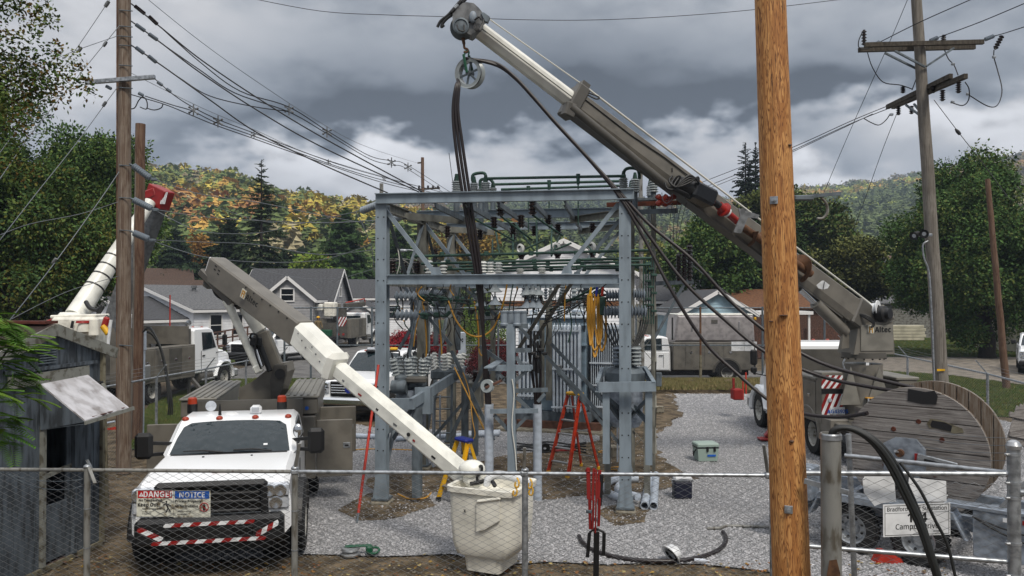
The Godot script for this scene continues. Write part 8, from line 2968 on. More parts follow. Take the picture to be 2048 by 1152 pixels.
# ---------------------------------------------------------------- shed
func build_shed() -> void:
	var A := V(-6.34,0,-12.2)      # far corner of the door wall
	var B := V(-6.62,0,-10.05)     # near corner
	var u := (A - B).normalized()
	var out := V(-u.z,0,u.x)       # towards the yard
	if out.x < 0:
		out = -out
	var L := A.distance_to(B)
	var o := thing("shed","dark blue grey wooden shed with a gable and a rust red roof at the left","shed",(A+B)*.5)
	var Q := func(along: float,h: float,off: float) -> Vector3: return B+u*along+V(0,h,0)+out*off
	var bas := Basis(out,Vector3.UP,out.cross(Vector3.UP))
	if bas.z.dot(u) < 0:
		pass
	var gable := 3.02
	var ridge := 3.36
	# door wall of upright boards around the doorway
	var d0 := .92
	var d1 := 1.50
	var dh := 1.98
	var bw := .20
	var k := 0
	var x := .0
	while x < L - .01:
		var x1 := minf(x+bw,L)
		var h0 := gable+(ridge - gable)*(1.0 - absf(x+bw*.5 - L*.5)/(L*.5))
		var low := .06
		if x+bw*.5 > d0 and x+bw*.5 < d1:
			low = dh
		var mb := NB()
		var a: Vector3 = Q.call(x+.003,low,.0+.004*(k % 3))
		var b: Vector3 = Q.call(x1 - .003,low,.0+.004*(k % 3))
		var top := V(0,h0 - low - .05,0)
		var th := out*-.03
		mb.hexa([a+th,b+th,b,a,a+th+top,b+th+top,b+top,a+top])
		wpart(o,"board",mb,M.shed_wall)
		x += bw
		k += 1
	# side wall facing the camera and back part of the building
	for i in 9:
		var mb := NB()
		var p0 := B - out*(.03+i*.2)
		var p1 := B - out*(.03+i*.2+.195)
		mb.hexa([p1+u*.03,p0+u*.03,p0 - u*.004*(i % 2),p1 - u*.004*(i % 2),p1+u*.03+V(0,gable,0),p0+u*.03+V(0,gable,0),p0+V(0,gable,0),p1+V(0,gable,0)])
		wpart(o,"side_board",mb,M.shed_wall)
	var bk := NB()
	bk.beam(A - out*1.0+V(0,gable*.5,0) - u*.02+out*.9,A - out*3.0+V(0,gable*.5,0) - u*.02,.04,gable)
	wpart(o,"far_wall",bk,M.shed_wall)
	var inner := NB()
	inner.beam(B - out*1.6+V(0,1.3,0),A - out*1.6+V(0,1.3,0),.04,2.6)
	wpart(o,"inner_partition",inner,M.shed_wall)
	wpart(o,"floor",NB().beam(B - out*.8+V(0,.04,0),A - out*.8+V(0,.04,0),1.6,.06),M.deck_wood)
	# door frame,a half open lower leaf,a brace
	for e in [d0 - .03,d1+.03]:
		wpart(o,"door_post",NB().beam(Q.call(e,.08,.02),Q.call(e,dh+.04,.02),.06,.09,out),M.shed_trim if e < d0 else M.shed_wall)
	wpart(o,"door_head",NB().beam(Q.call(d0 - .05,dh+.03,.024),Q.call(d1+.05,dh+.03,.024),.05,.09),M.shed_wall)
	wpart(o,"brace",NB().beam(Q.call(d0,1.30,.0),Q.call(d1,1.36,.0),.03,.06),M.shed_trim)
	wpart(o,"door_leaf",NB().beam(Q.call(d0+.02,.50,-.01),Q.call(d1 - .02,.50,-.01),.03,.78),M.shed_wall)
	wpart(o,"latch",NB().box(Q.call(d0+.04,.72,.02),V(.03,.05,.05),.01),M.chrome)
	wpart(o,"sill_board",NB().beam(Q.call(.0,.03,.03),Q.call(L,.03,.03),.03,.08),M.plywood)
	for e in [.0,L]:
		wpart(o,"corner_board",NB().beam(Q.call(e,.05,.014),Q.call(e,gable - .02,.014),.06,.09,out),M.plywood)
	# gable vent
	var vb := Q.call(L*.45,2.98,.02) as Vector3
	for i in 6:
		wpart(o,"vent_slat",NB().beam(vb+V(0,-.09+i*.036,0) - u*.16,vb+V(0,-.09+i*.036,0)+u*.16,.03,.014),M.shed_trim if false else M.steel_dark)
	wpart(o,"gable_ledge",NB().beam(Q.call(.2,2.82,.02),Q.call(L - .12,2.82,.02),.025,.05),M.shed_wall)
	# roof: two slopes,red edge,pale barge boards on the gable
	var over := .28
	for s in [0,1]:
		var e0: float = -over if s == 0 else L+over
		var drop := (ridge - gable)/(L*.5)*over
		var p0: Vector3 = Q.call(L*.5,ridge+.02,.06)
		var p1: Vector3 = Q.call(e0,gable - drop+.02,.06)
		var q0 := p0 - out*3.8
		var q1 := p1 - out*3.8
		var mb := NB()
		var th := V(0,.05,0)
		if s == 0:
			mb.hexa([q1,p1,p0,q0,q1+th,p1+th,p0+th,q0+th])
		else:
			mb.hexa([q0,p0,p1,q1,q0+th,p0+th,p1+th,q1+th])
		wpart(o,"roof",mb,M.shed_slope if s == 0 else M.shed_roof)  # near slope coloured dark in place of shaded rafters
		wpart(o,"barge_board",NB().beam(p0+out*.015+V(0,-.03,0),p1+out*.015+V(0,-.03,0),.03,.16),M.shed_trim)
	wpart(o,"ridge_cap",NB().beam(Q.call(L*.5,ridge+.09,.0),(Q.call(L*.5,ridge+.09,.0) as Vector3) - out*3.6,.26,.04),M.shed_roof)
	wpart(o,"eave_rafter",NB().beam(Q.call(-.2,2.92,-.6),Q.call(L*.3,3.2,-.6),.05,.10),M.plywood)
	# awning over the door,with sheet cheeks below
	var a0: Vector3 = Q.call(.82,2.60,.03)
	var a1: Vector3 = Q.call(1.80,2.63,.03)
	var b0: Vector3 = Q.call(.86,2.10,.68)
	var b1: Vector3 = Q.call(1.78,2.15,.72)
	var aw := NB()
	var th2 := V(0,.025,0)
	aw.hexa([a1,a0,b0,b1,a1+th2,a0+th2,b0+th2,b1+th2])
	if aw.n[24].y < 0:
		aw = NB()
		aw.hexa([a0,a1,b1,b0,a0+th2,a1+th2,b1+th2,b0+th2])
	wpart(o,"awning",aw,M.awning)
	wpart(o,"awning_edge",NB().beam(b0+V(0,-.015,0),b1+u*.12+V(0,-.005,0),.025,.05),M.shed_trim)
	for f in 5:
		wpart(o,"peeling_felt",NB().box(b1.lerp(b0,.08+f*.16)+V(0,.034,0) - out*R(.03,.06),V(R(.05,.10),.008,R(.08,.2)),.0,Basis(Vector3.UP,R(-.4,.4))),M.rust)
	wpart(o,"flashing",NB().beam(Q.call(.25,2.68,.035),Q.call(1.84,2.70,.035),.02,.16),M.shed_trim)
	var ck := NB()
	ck.tri(a0,Q.call(.84,1.98,.03),b0)
	ck.tri(a0+u*.012,b0+u*.012,(Q.call(.84,1.98,.03) as Vector3)+u*.012)
	wpart(o,"awning_cheek",ck,M.shed_wall)
	var fr := NB()
	fr.hexa([Q.call(.84,1.98,.03),Q.call(1.78,2.0,.03),Q.call(1.78,2.0,.05),Q.call(.84,1.98,.05),b0 - out*.05 - V(0,.03,0),b1 - out*.05 - V(0,.03,0),b1 - V(0,.03,0),b0 - V(0,.03,0)])
	wpart(o,"awning_soffit",fr,M.shed_wall)
	# security lamp by the gable
	var sl := Q.call(L - .16,2.5,.05) as Vector3
	var la := thing("security_lamp","twin headed grey security lamp on the shed gable","lamp",sl)
	wpart(la,"bracket",NB().box(sl,V(.10,.04,.2),.01),M.black)
	for e in [-.10,.06]:
		wpart(la,"lamp_head",NB().box(sl+u*e+V(.06,-.12,0),V(.09,.22,.08),.02,Basis(Vector3.BACK,.35)),M.shed_trim)
	# old board leaning on the corner and odd bits beside the shed
	var bd := G(212,1012)
	single("leaning_board",NB().beam(bd,P(206,768,-bd.z - .1),.10,.03),M.plywood,"brown board standing at the far corner of the shed","board","",bd)
	var rs := G(226,858)
	var ro := thing("rusty_rack","rusty red bar and pale pipe lying behind the shed by the poles","scrap metal",rs)
	wpart(ro,"bar",NB().beam(P(212,860,-rs.z),P(237,855,-rs.z),.05,.08),M.orange_red)
	wpart(ro,"pipe",NB().cyl(P(214,846,-rs.z),P(230,843,-rs.z),.03),M.pvc)

# ---------------------------------------------------------------- fences
func link_mesh(h: float,r: float,sides: int) -> ArrayMesh:
	var pts := []
	var k := int(h/.0359)
	for i in k+1:
		pts.append(V(.0359 if i % 2 == 0 else -.0359,.05+i*.0359,.002 if i % 2 == 0 else -.002))
	return NB().tube(pts,r,sides,false).mesh()

func chain_link(o: Node3D,p: Vector3,q: Vector3,h: float,r: float,m: Material,sides := 4,slope := .0) -> void:
	var flat := V(q.x - p.x,0,q.z - p.z)
	var l := flat.length()
	var dir := flat/l
	var b := Basis(dir,Vector3.UP,dir.cross(Vector3.UP))
	var xfs := []
	var n := int(l/.0718)
	for i in n:
		var at := p+dir*(.04+i*.0718)
		xfs.append(Transform3D(b if i % 2 == 0 else b*Basis(Vector3.UP,PI),at - o.position))
	multi("chain_link_mesh",link_mesh(h,r,sides),m,xfs,[],o)

func build_far_fences() -> void:
	# left run beside the lawn
	var pts := [P(150,595+1.97*FPX/16.4,16.4),P(313,755,19.5),P(412,738,21.8),P(492,722,24.5),P(560,713,26.4)]
	var o := thing("chain_link_fence","chain link fence running back beside the lawn from the left poles","fence",V(pts[0].x,0,pts[0].z))
	for i in pts.size():
		var p: Vector3 = pts[i]
		wpart(o,"post",NB().cyl(V(p.x,0,p.z),V(p.x,1.86,p.z),.032),M.galvanised)
		wpart(o,"barb_arm",NB().beam(V(p.x,1.83,p.z),V(p.x+.28,2.15,p.z+.1),.03,.02),M.galvanised)
		if i > 0:
			var a: Vector3 = pts[i - 1]
			wpart(o,"top_rail",NB().cyl(V(a.x,1.83,a.z),V(p.x,1.83,p.z),.024),M.galvanised)
			chain_link(o,V(a.x,0,a.z),V(p.x,0,p.z),1.76,.0024,M.chain_far,3)
			for k in 3:
				wpart(o,"barbed_wire",NB().cyl(V(a.x+.09*(k+1),1.85+.1*(k+1),a.z),V(p.x+.09*(k+1),1.85+.1*(k+1),p.z),.0035,-1.0,4),M.chain_far)
	# tall fence across the back of the yard
	var y_top := 3.35
	o = thing("tall_chain_link_fence","tall chain link fence across the back of the yard in front of the road","fence",V(-8.7,0,-34.4))
	var xs := [-9.9,-8.75,-7.6,-6.1,-3.6,-.6,2.4,5.4,8.2,10.9,13.6]
	for i in xs.size():
		var x: float = xs[i]
		wpart(o,"post",NB().cyl(V(x,0,-34.4),V(x,y_top+.05,-34.4),.045),M.rust_auger if x == 8.2 else M.steel_dark)
		if i > 0:
			var a: float = xs[i - 1]
			wpart(o,"top_rail",NB().cyl(V(a,y_top,-34.4),V(x,y_top,-34.4),.028),M.steel_dark)
			wpart(o,"middle_rail",NB().cyl(V(a,1.72,-34.4),V(x,1.72,-34.4),.028),M.steel_dark)
			chain_link(o,V(a,0,-34.4),V(x,0,-34.4),3.3,.0022,M.chain_far,3)
	wpart(o,"peeled_sleeve",NB().cyl(V(8.2,.3,-34.4),V(8.2,1.3,-34.4),.06),M.plywood)
	# right run
	pts = [P(1690,686,34.0),P(1815,713,26.3),P(1975,748,20.4),P(2140,790,16.0)]
	o = thing("chain_link_fence","chain link fence with a bright top rail beside the right lawn","fence",V(pts[1].x,0,pts[1].z))
	for i in pts.size():
		var p: Vector3 = pts[i]
		wpart(o,"post",NB().cyl(V(p.x,0,p.z),V(p.x,1.86,p.z),.034),M.galvanised)
		wpart(o,"barb_arm",NB().beam(V(p.x,1.83,p.z),V(p.x - .30,2.18,p.z),.04,.02),M.galvanised)
		if i > 0:
			var a: Vector3 = pts[i - 1]
			wpart(o,"top_rail",NB().cyl(V(a.x,1.83,a.z),V(p.x,1.83,p.z),.026),M.galvanised)
			chain_link(o,V(a.x,0,a.z),V(p.x,0,p.z),1.76,.0024,M.chain_far,3)
			for k in 3:
				wpart(o,"barbed_wire",NB().tube(hang(V(a.x - .09*(k+1),1.85+.1*(k+1),a.z),V(p.x - .09*(k+1),1.85+.1*(k+1),p.z),.05,6),.003,4,false),M.chain_far)

func build_near_fence() -> void:
	var D := func(px: float) -> float: return lerpf(9.22,8.80,px/2048.0)
	var F := func(px: float,h: float) -> Vector3:
		var d: float = D.call(px)
		var p := P(px,900,d)
		return V(p.x,h,p.z)
	var o := thing("near_fence","grey chain link fence crossing the whole foreground with pipe rail and posts","fence",F.call(590,.0))
	var H := 1.80
	for px in [-280,175,590,1050,1545]:
		wpart(o,"post",NB().cyl(F.call(px,.0),F.call(px,H+.03),.036,-1.0,14),M.riser_grey if px < 1000 else M.galvanised)
		wpart(o,"post_cap",NB().ball(F.call(px,H+.04),V(.045,.03,.045),12,6),M.galvanised)
		for h in [.4,.9,1.35]:
			wpart(o,"tie",NB().cyl(F.call(px,h),F.call(px,h+.012),.040,-1.0,12),M.galvanised)
	for a in [[590,603,.34],[1048,1049,.31],[1536,1522,.36]]:
		var p: Vector3 = F.call(a[0],H)
		var q: Vector3 = F.call(a[1],H+a[2])
		wpart(o,"barb_arm",NB().beam(p,q+V(0,0,.1),.035,.018),M.riser_grey)
		wpart(o,"arm_cap",NB().box(p,V(.09,.07,.09),.02),M.galvanised)
	wpart(o,"barb_arm",NB().beam(F.call(176,H+.06),(F.call(204,H - .12) as Vector3)+V(0,0,.15),.035,.018),M.riser_grey)
	wpart(o,"arm_tip",NB().beam(F.call(174,H+.12),F.call(183,H+.02),.03,.02),M.galvanised)
	for e in [[-280,175,0],[175,590,0],[590,1050,1],[1050,1545,1]]:
		wpart(o,"top_rail",NB().cyl(F.call(e[0],H),F.call(e[1],H),.0215,-1.0,12),M.galvanised if e[2] else M.riser_grey)
		chain_link(o,F.call(e[0],.0),F.call(e[1],.0),H - .03,.0034,M.wire_mesh,5)
	wpart(o,"rail_sleeve",NB().cyl(F.call(1299,H),F.call(1304,H),.025,-1.0,12),M.galvanised)
	# loose strands sagging at the left
	for k in 2:
		wpart(o,"loose_wire",NB().tube(hang((F.call(20,H - .05) as Vector3)+V(0,0,.03),(F.call(168,H - .10 - .08*k) as Vector3)+V(0,0,.03),.05+.05*k,8),.004,5),M.steel_dark)
	wpart(o,"loose_wire",NB().tube(hang(F.call(60,.62),F.call(150,.50),.10,8),.004,5),M.steel_dark)
	# warning signs
	var nrm := V(0,0,1)
	for s in [[273.5,346.5,980,1034,0],[347.5,421,981,1035.5,1]]:
		var d: float = (D.call(347) as float)+.012
		var a := P(s[0],s[2],d)
		var b := P(s[1],s[3],d)
		var c := (a+b)*.5
		var w := b.x - a.x
		var h := a.y - b.y
		var sg := thing("warning_sign","red headed DANGER No Trespassing Keep Out sign on the fence" if s[4] == 0 else "blue headed NOTICE Private Property No Trespassing sign on the fence","sign",c)
		part(sg,"plate",NB().box(Vector3.ZERO,V(w,h,.004)),M.sign_cream)
		for e in [[0,h*.5 - .003,w,.006],[0,-h*.5+.003,w,.006]]:
			part(sg,"border",NB().box(V(e[0],e[1],.0035),V(e[2],e[3],.002)),M.mid_grey)
		part(sg,"header",NB().box(V(0,h*.34,.003),V(w*.93,h*.27,.003)),M.sign_red if s[4] == 0 else M.sign_blue)
		var ld := func(words: String,x: float,y: float,cap: float,m: Material,heavy: bool) -> void:
			text(sg,words,Transform3D(Basis.IDENTITY,V(x,y,.0055)),cap,m,heavy)
		if s[4] == 0:
			ld.call("DANGER",w*.10,h*.34,h*.205,M.sign_white,true)
			var tri := NB().prism(PackedVector2Array([Vector2(-.028,-.022),Vector2(.028,-.022),Vector2(0,.026)]),0,.002,Transform3D(Basis.IDENTITY,V(-w*.37,h*.335,.0045)))
			part(sg,"warning_triangle",tri,M.sign_white)
			part(sg,"warning_mark",NB().box(V(-w*.37,h*.335,.0072),V(.006,.022,.001)),M.sign_red)
			ld.call("No Trespassing",-w*.12,h*.125,h*.085,M.print_black,true)
			ld.call("Keep Out!",-w*.17,-h*.045,h*.125,M.print_black,true)
			ld.call("Hazardous voltage inside",-w*.08,-h*.19,h*.042,M.print_black,true)
			ld.call("Can shock, burn",-w*.22,-h*.30,h*.036,M.print_black,false)
			ld.call("or cause death",-w*.22,-h*.37,h*.036,M.print_black,false)
			var fg := NB()
			for e in [[.30,.02,.36,-.16,.016],[.36,-.16,.30,-.34,.012],[.36,-.16,.43,-.30,.012],[.31,.0,.44,-.08,.010],[.31,.0,.22,-.06,.010],[.27,.06,.20,.02,.006]]:
				fg.beam(V(w*e[0],h*e[1],.0045),V(w*e[2],h*e[3],.0045),e[4],.002,Vector3.BACK)
			fg.box(V(w*.315,h*.07,.0045),V(.017,.02,.002))
			part(sg,"falling_figure",fg,M.print_black)
		else:
			ld.call("NOTICE",.0,h*.34,h*.19,M.sign_white,true)
			ld.call("Private Property",-w*.10,h*.11,h*.088,M.print_black,true)
			ld.call("NO TRESPASSING",-w*.15,-h*.075,h*.075,M.print_black,true)
			ld.call("Violators will be",-w*.2,-h*.26,h*.048,M.print_black,false)
			ld.call("prosecuted",-w*.27,-h*.36,h*.048,M.print_black,false)
			var cc := V(w*.33,-h*.11,.0045)
			var rg := []
			for i in 25:
				var an := TAU*i/24.0
				rg.append(cc+V(cos(an),sin(an),0)*h*.155)
			part(sg,"ban_ring",NB().tube(rg,.0055,5,false),M.sign_red)
			var fg := NB()
			fg.box(cc+V(0,-h*.03,0),V(.03,.06,.002))
			fg.box(cc+V(0,h*.085,0),V(.018,.02,.002))
			part(sg,"standing_figure",fg,M.print_black)
			part(sg,"ban_bar",NB().beam(cc+V(-h*.11,h*.11,.003),cc+V(h*.11,-h*.11,.003),.008,.002,Vector3.BACK),M.sign_red)

	# gate at the right,closer than the fence
	var gp := P(2029,1152,6.6)
	var g := thing("gate_post","thick round gate post with a domed cap at the right edge","post",V(gp.x,0,gp.z))
	var gtop := P(2026,893,6.6).y
	part(g,"tube",NB().cyl(V(0,0,0),V(0,gtop,0),.050,-1.0,18),M.galvanised)
	part(g,"cap",NB().lathe([[.058,-.02],[.060,.01],[.045,.04],[.02,.055],[0,.058]],V(0,gtop,0),Vector3.UP,18),M.alloy)
	for y in [908,965,995,1086,1150]:
		var h := P(2028,y,6.6).y
		part(g,"band",NB().cyl(V(0,h - .012,0),V(0,h+.012,0),.056,-1.0,16),M.galvanised)
		part(g,"band_bolt",NB().box(V(-.065,h,.02),V(.04,.022,.03),.006),M.alloy)
	part(g,"hinge",NB().box(V(.07,P(2028,985,6.6).y,.02),V(.10,.05,.06),.012),M.galvanised)
	var gr := thing("mesh_gate","chain link gate panel with pipe rails between the tan pole and the gate post","gate",P(1790,1300,6.75)*V(1,0,1))
	var R0 := P(1558,946,6.93)
	var R1 := P(2016,948,6.62)
	wpart(gr,"top_rail",NB().cyl(R0,R1,.022,-1.0,12),M.galvanised)
	wpart(gr,"middle_rail",NB().cyl(P(1562,1088,6.93),P(2022,1124,6.62),.021,-1.0,12),M.galvanised)
	wpart(gr,"rail_end",NB().ball(R1,V(.03,.03,.03),10,6),M.alloy)
	wpart(gr,"short_bracket",NB().beam(P(1606,958,6.9),P(1636,968,6.4),.03,.025),M.galvanised)
	chain_link(gr,V(R0.x,0,R0.z - .015),V(R1.x,0,R1.z - .015),R0.y - .06,.0029,M.wire_mesh,5)
	var g2 := thing("swung_gate","second gate leaf swung back behind the first, sloping top rail and upright","gate",P(1706,1200,7.5)*V(1,0,1))
	var A := P(1690,911,7.55)
	var B := P(2018,946,6.68)
	wpart(g2,"top_rail",NB().cyl(A,B,.022,-1.0,12),M.galvanised)
	wpart(g2,"upright",NB().cyl(P(1697,868,7.55),P(1716,1152,7.55)+V(0,-1.0,0),.026,-1.0,12),M.galvanised)
	chain_link(g2,V(A.x,0,A.z),V(B.x,0,B.z),minf(A.y,B.y) - .05,.0020,M.wire_mesh,4)
	for k in 4:
		wpart(g2,"barbed_wire",NB().tube(hang(P(1840,858+k*17,7.4),P(2014,876+k*15,6.68),.02,6),.0025,4,false),M.aluminium_wire)
	# signs on the gate
	var d := 6.82
	var a := P(1756,1004,d)
	var b := P(1912.5,1075,d - .1)
	var c := (a+b)*.5
	var w := b.x - a.x
	var h := a.y - b.y
	var sg := thing("substation_sign","white Bradford West Substation 134 Campus Drive sign on the gate mesh","sign",c,.12)
	part(sg,"plate",NB().box(Vector3.ZERO,V(w,h,.005)),M.sign_white)
	for e in [-1.0,1.0]:
		part(sg,"border_line",NB().box(V(0,e*h*.455,.0035),V(w*.95,.0035,.002)),M.print_black)
		part(sg,"border_line",NB().box(V(e*w*.475,0,.0035),V(.0035,h*.91,.002)),M.print_black)
	text(sg,"Bradford West Substation",Transform3D(Basis.IDENTITY,V(0,h*.345,.004)),h*.125,M.print_black)
	text(sg,"134",Transform3D(Basis.IDENTITY,V(0,h*.07,.004)),h*.29,M.print_black,true)
	text(sg,"Campus Drive",Transform3D(Basis.IDENTITY,V(0,-h*.20,.004)),h*.165,M.print_black)
	part(sg,"border_line",NB().box(V(0,h*.225,.0035),V(w*.95,.0025,.002)),M.mid_grey)
	part(sg,"small_print",NB().box(V(w*.29,-h*.37,.0032),V(w*.10,h*.03,.001)),M.mid_grey)
	for s in [[[1725,960],[1729,953],[1788,953],[1792,1003],[1764,1006],[1749,1012],[1728,985]],[[1818,955],[1892,962],[1893,1003],[1814,1003]]]:
		var ctr := P(s[0][0]+30,985,6.93)
		var poly := PackedVector2Array()
		for q in s:
			var v := P(q[0],q[1],6.93) - ctr
			poly.append(Vector2(v.x,v.y))
		var left: bool = s[0][0] < 1800
		single("blank_sign",NB().prism(poly,-.002,.002,Transform3D(Basis.IDENTITY,ctr)),M.sign_white,"blank white board with cut corners hung left behind the address sign" if left else "blank white board hung right behind the address sign","sign","",ctr)

# ---------------------------------------------------------------- loose things in the yard
func stepladder(called: String,label: String,at: Vector3,yaw: float,h: float,rail: Material,cap: Material,foot: Material,steps: int) -> void:
	var o := thing(called,label,"stepladder",at,yaw)
	var fw := .26
	var tw := .15
	var spread := h*.34
	for s in [-1.0,1.0]:
		var f0 := V(s*fw,.04,spread)
		var f1 := V(s*tw,h - .06,.04)
		part(o,"front_rail",NB().section(f0,f1,poly_c(.035*-s,.08,.006*-s),Vector3.RIGHT.cross(f1 - f0)),rail)
		part(o,"foot",NB().box(f0+V(0,.0,0),V(.07,.10,.09),.015),foot)
		var r0 := V(s*(fw - .02),.04,-spread*.9)
		var r1 := V(s*(tw - .02),h - .08,-.05)
		part(o,"rear_rail",NB().beam(r0,r1,.03,.055),rail)
		part(o,"foot",NB().box(r0,V(.06,.09,.07),.015),foot)
		part(o,"spreader",NB().beam(f0.lerp(f1,.55),r0.lerp(r1,.55),.006,.02),M.alloy)
	for i in steps:
		var f := (i+1.0)/(steps+1.0)
		var y := h*f
		var z := lerpf(spread,.04,f)
		var w := lerpf(fw,tw,f)*2.0 - .02
		part(o,"step",NB().box(V(0,y,z - .01),V(w,.035,.085),.006),M.alloy)
		if i % 2 == 0:
			part(o,"rear_bar",NB().box(V(0,y,lerpf(-spread*.9,-.05,f)),V(w - .03,.02,.025)),M.alloy)
	part(o,"top_cap",NB().box(V(0,h - .015,0),V(tw*2+.09,.07,.20),.025),cap)

func build_yard_things() -> void:
	var c := G(1150,944)
	stepladder("orange_stepladder","tall orange stepladder with a yellow top in the middle of the yard",c,-.75,1.72,M.ladder_orange,M.yellow,M.yellow,5)
	c = G(928,1002)
	stepladder("yellow_stepladder","short yellow stepladder with a blue top behind the white bucket",c,-.9,1.16,M.yellow,M.blue,M.black,3)
	# coolers
	c = G(1411,921)
	var o := thing("mint_cooler","pale mint green ice chest standing on the gravel","cooler",c,.10)
	var s := NB()
	var q := []
	for e in [[-.22,.02,-.17],[.22,.02,-.17],[.22,.02,.17],[-.22,.02,.17],[-.25,.31,-.19],[.25,.31,-.19],[.25,.31,.19],[-.25,.31,.19]]:
		q.append(V(e[0],e[1],e[2]))
	s.hexa(q)
	part(o,"body",s,M.mint)
	part(o,"lid",NB().box(V(0,.38,0),V(.53,.10,.41),.025),M.mint)
	part(o,"gasket",NB().box(V(0,.322,0),V(.50,.02,.385)),M.black)
	for x in [-.02,.15]:
		part(o,"latch",NB().box(V(x,.30,.205),V(.05,.12,.03),.01),M.black)
	part(o,"logo_plate",NB().box(V(.08,.15,.192),V(.20,.045,.006),.002,Basis(Vector3.RIGHT,-.07)),M.sign_blue)
	part(o,"rope_handle",NB().tube(curve([V(-.25,.30,.1),V(-.29,.2,.05),V(-.29,.12,.0),V(-.27,.22,-.08)],4),.012,6),M.black)
	for x in [-.17,.17]:
		part(o,"foot",NB().box(V(x,.012,.1),V(.10,.03,.12),.006),M.black)
	c = G(1364,996)
	o = thing("navy_cooler","small navy blue cooler with a white lid near the fence","cooler",c,.0)
	part(o,"body",NB().box(V(0,.17,0),V(.335,.33,.27),.03),M.navy)
	part(o,"lid",NB().box(V(0,.385,0),V(.345,.10,.28),.035),M.sign_white)
	part(o,"handle",NB().tube(curve([V(-.175,.3,0),V(-.19,.36,.06),V(0,.40,.155),V(.19,.36,.06),V(.175,.3,0)],4),.014,6),M.sign_white)
	part(o,"side_grip",NB().box(V(.175,.24,0),V(.02,.05,.12),.008),M.navy)
	# straight conduit lengths and bends
	for k in 2:
		var px: float = [1291,1309][k]
		var a := G(px - 2,1012,.075)
		var b := G(px + [9,3][k],950,.075)
		var mb := NB()
		var dir := (b - a).normalized()
		var l := a.distance_to(b)
		mb.lathe([[.062,.0],[.075,.0],[.075,l],[.062,l],[.062,.0]],a,dir,22)
		single("conduit_length",mb,M.pvc,["left straight grey conduit length lying with its open end to the camera","right straight grey conduit length lying beside the column base"][k],"conduit","",a)
	for k in 2:
		var pts: Array = [[[1277,958],[1250,958],[1222,962],[1212,974],[1218,986],[1240,996],[1256,998]],[[1252,962],[1240,970],[1236,980],[1252,988],[1270,992],[1276,994]]][k]
		var w := []
		for p in pts:
			w.append(G(p[0],p[1],.08+.07*k))
		single("conduit_bend",NB().tube(curve(w,5),.072,16),M.pvc,["large grey conduit bend curling round the base of the right column","smaller grey conduit bend resting on the larger one"][k],"conduit","",w[0])
	for k in 3:
		var a: Array = [[930,861,1000,858],[790,872,998,862],[640,862,760,868]][k]
		var p := G(a[0],a[1]+6,.07)
		var r := G(a[2],a[3]+6,.07)
		single("ground_conduit",NB().cyl(p,r,.07,-1.0,16),M.pvc,["pale conduit lying behind the left riser, ending beside it","long pale conduit lying across the yard behind the left column","conduit lying between the service body and the left column"][k],"conduit","",p)
	# hose,hard hat,bottle
	var hp := []
	for p in [[1158,1072],[1166,1086],[1190,1102],[1240,1116],[1300,1122],[1370,1120],[1420,1108],[1446,1092],[1452,1076],[1446,1064]]:
		hp.append(G(p[0],p[1],.035))
	single("loose_cable",NB().tube(curve(hp,5),.033,10),M.cable_brown,"cut length of dark cable curving over the gravel by the fence","cable","",hp[0])
	hp = []
	for p in [[1414,1057],[1440,1056],[1455,1052],[1500,1053],[1545,1055],[1600,1060]]:
		hp.append(G(p[0],p[1],.03))
	single("loose_cable",NB().tube(curve(hp,5),.026,10),M.riser_grey,"grey hose lying on the gravel running behind the tan pole","hose","",hp[0])
	c = G(1342,1124)
	o = thing("hard_hat","white hard hat lying on its side on the gravel","hard hat",c+V(0,.10,0),.5)
	o.rotation.z = -1.0
	part(o,"shell",NB().lathe([[.0,.145],[.05,.14],[.10,.11],[.125,.06],[.13,.0],[.122,.0],[.118,.05],[.09,.10],[.0,.13]],Vector3.ZERO,Vector3.UP,22),M.sign_white)
	part(o,"brim",NB().lathe([[.125,.004],[.165,-.006],[.165,.0],[.128,.012]],Vector3.ZERO,Vector3.UP,22),M.sign_white)
	part(o,"headband",NB().lathe([[.10,.0],[.102,.035],[.098,.035],[.096,.0]],V(0,-.01,0),Vector3.UP,18),M.black)
	for k in 3:
		part(o,"ridge",NB().beam(V(-.1,.10,(k - 1)*.035),V(.1,.115,(k - 1)*.035),.012,.012),M.sign_white)
	c = G(1402,1121,.035)
	o = thing("water_bottle","clear plastic water bottle lying beside the hard hat","bottle",c)
	var wb := NB().lathe([[0,0],[.032,.004],[.033,.13],[.014,.18],[.014,.20],[0,.20]],V(-.1,0,0),V(1,0,.1),14)
	part(o,"bottle",wb,M.lamp_lens)
	part(o,"cap",NB().cyl(V(.10,0,.02),V(.12,0,.022),.016),M.sign_white)
	# snatch block on the gravel behind the left fence panel
	c = G(715,1110)
	o = thing("snatch_block","green handled snatch block with steel pulley lying on the gravel","snatch block",c)
	part(o,"pulley",NB().lathe([[.03,.0],[.13,.0],[.14,.03],[.10,.06],[.14,.09],[.13,.12],[.03,.12]],V(-.10,0,.02),Vector3.UP,22),M.alloy)
	part(o,"side_plate",NB().box(V(.0,.135,.0),V(.38,.02,.09),.008,Basis(Vector3.BACK,.04)),M.green_paint)
	part(o,"yoke",NB().box(V(.18,.09,.02),V(.10,.13,.12),.03),M.green_paint)
	part(o,"ring",NB().tube(curve([V(.2,.04,.06),V(.28,.05,.07),V(.32,.07,.0),V(.28,.09,-.06),V(.2,.09,-.06)],4),.018,8),M.green_paint)
	# leaning red hot stick
	var a := G(714,1046,.02)
	var b := P(757,730,14.3)
	o = thing("red_pole","long orange red stick leaning against the left steel column","stick",a)
	wpart(o,"stick",NB().cyl(a.lerp(b,.06),b,.024,-1.0,12),M.orange_red)
	wpart(o,"tip",NB().cyl(a,a.lerp(b,.06),.017,.022,10),M.steel_dark)
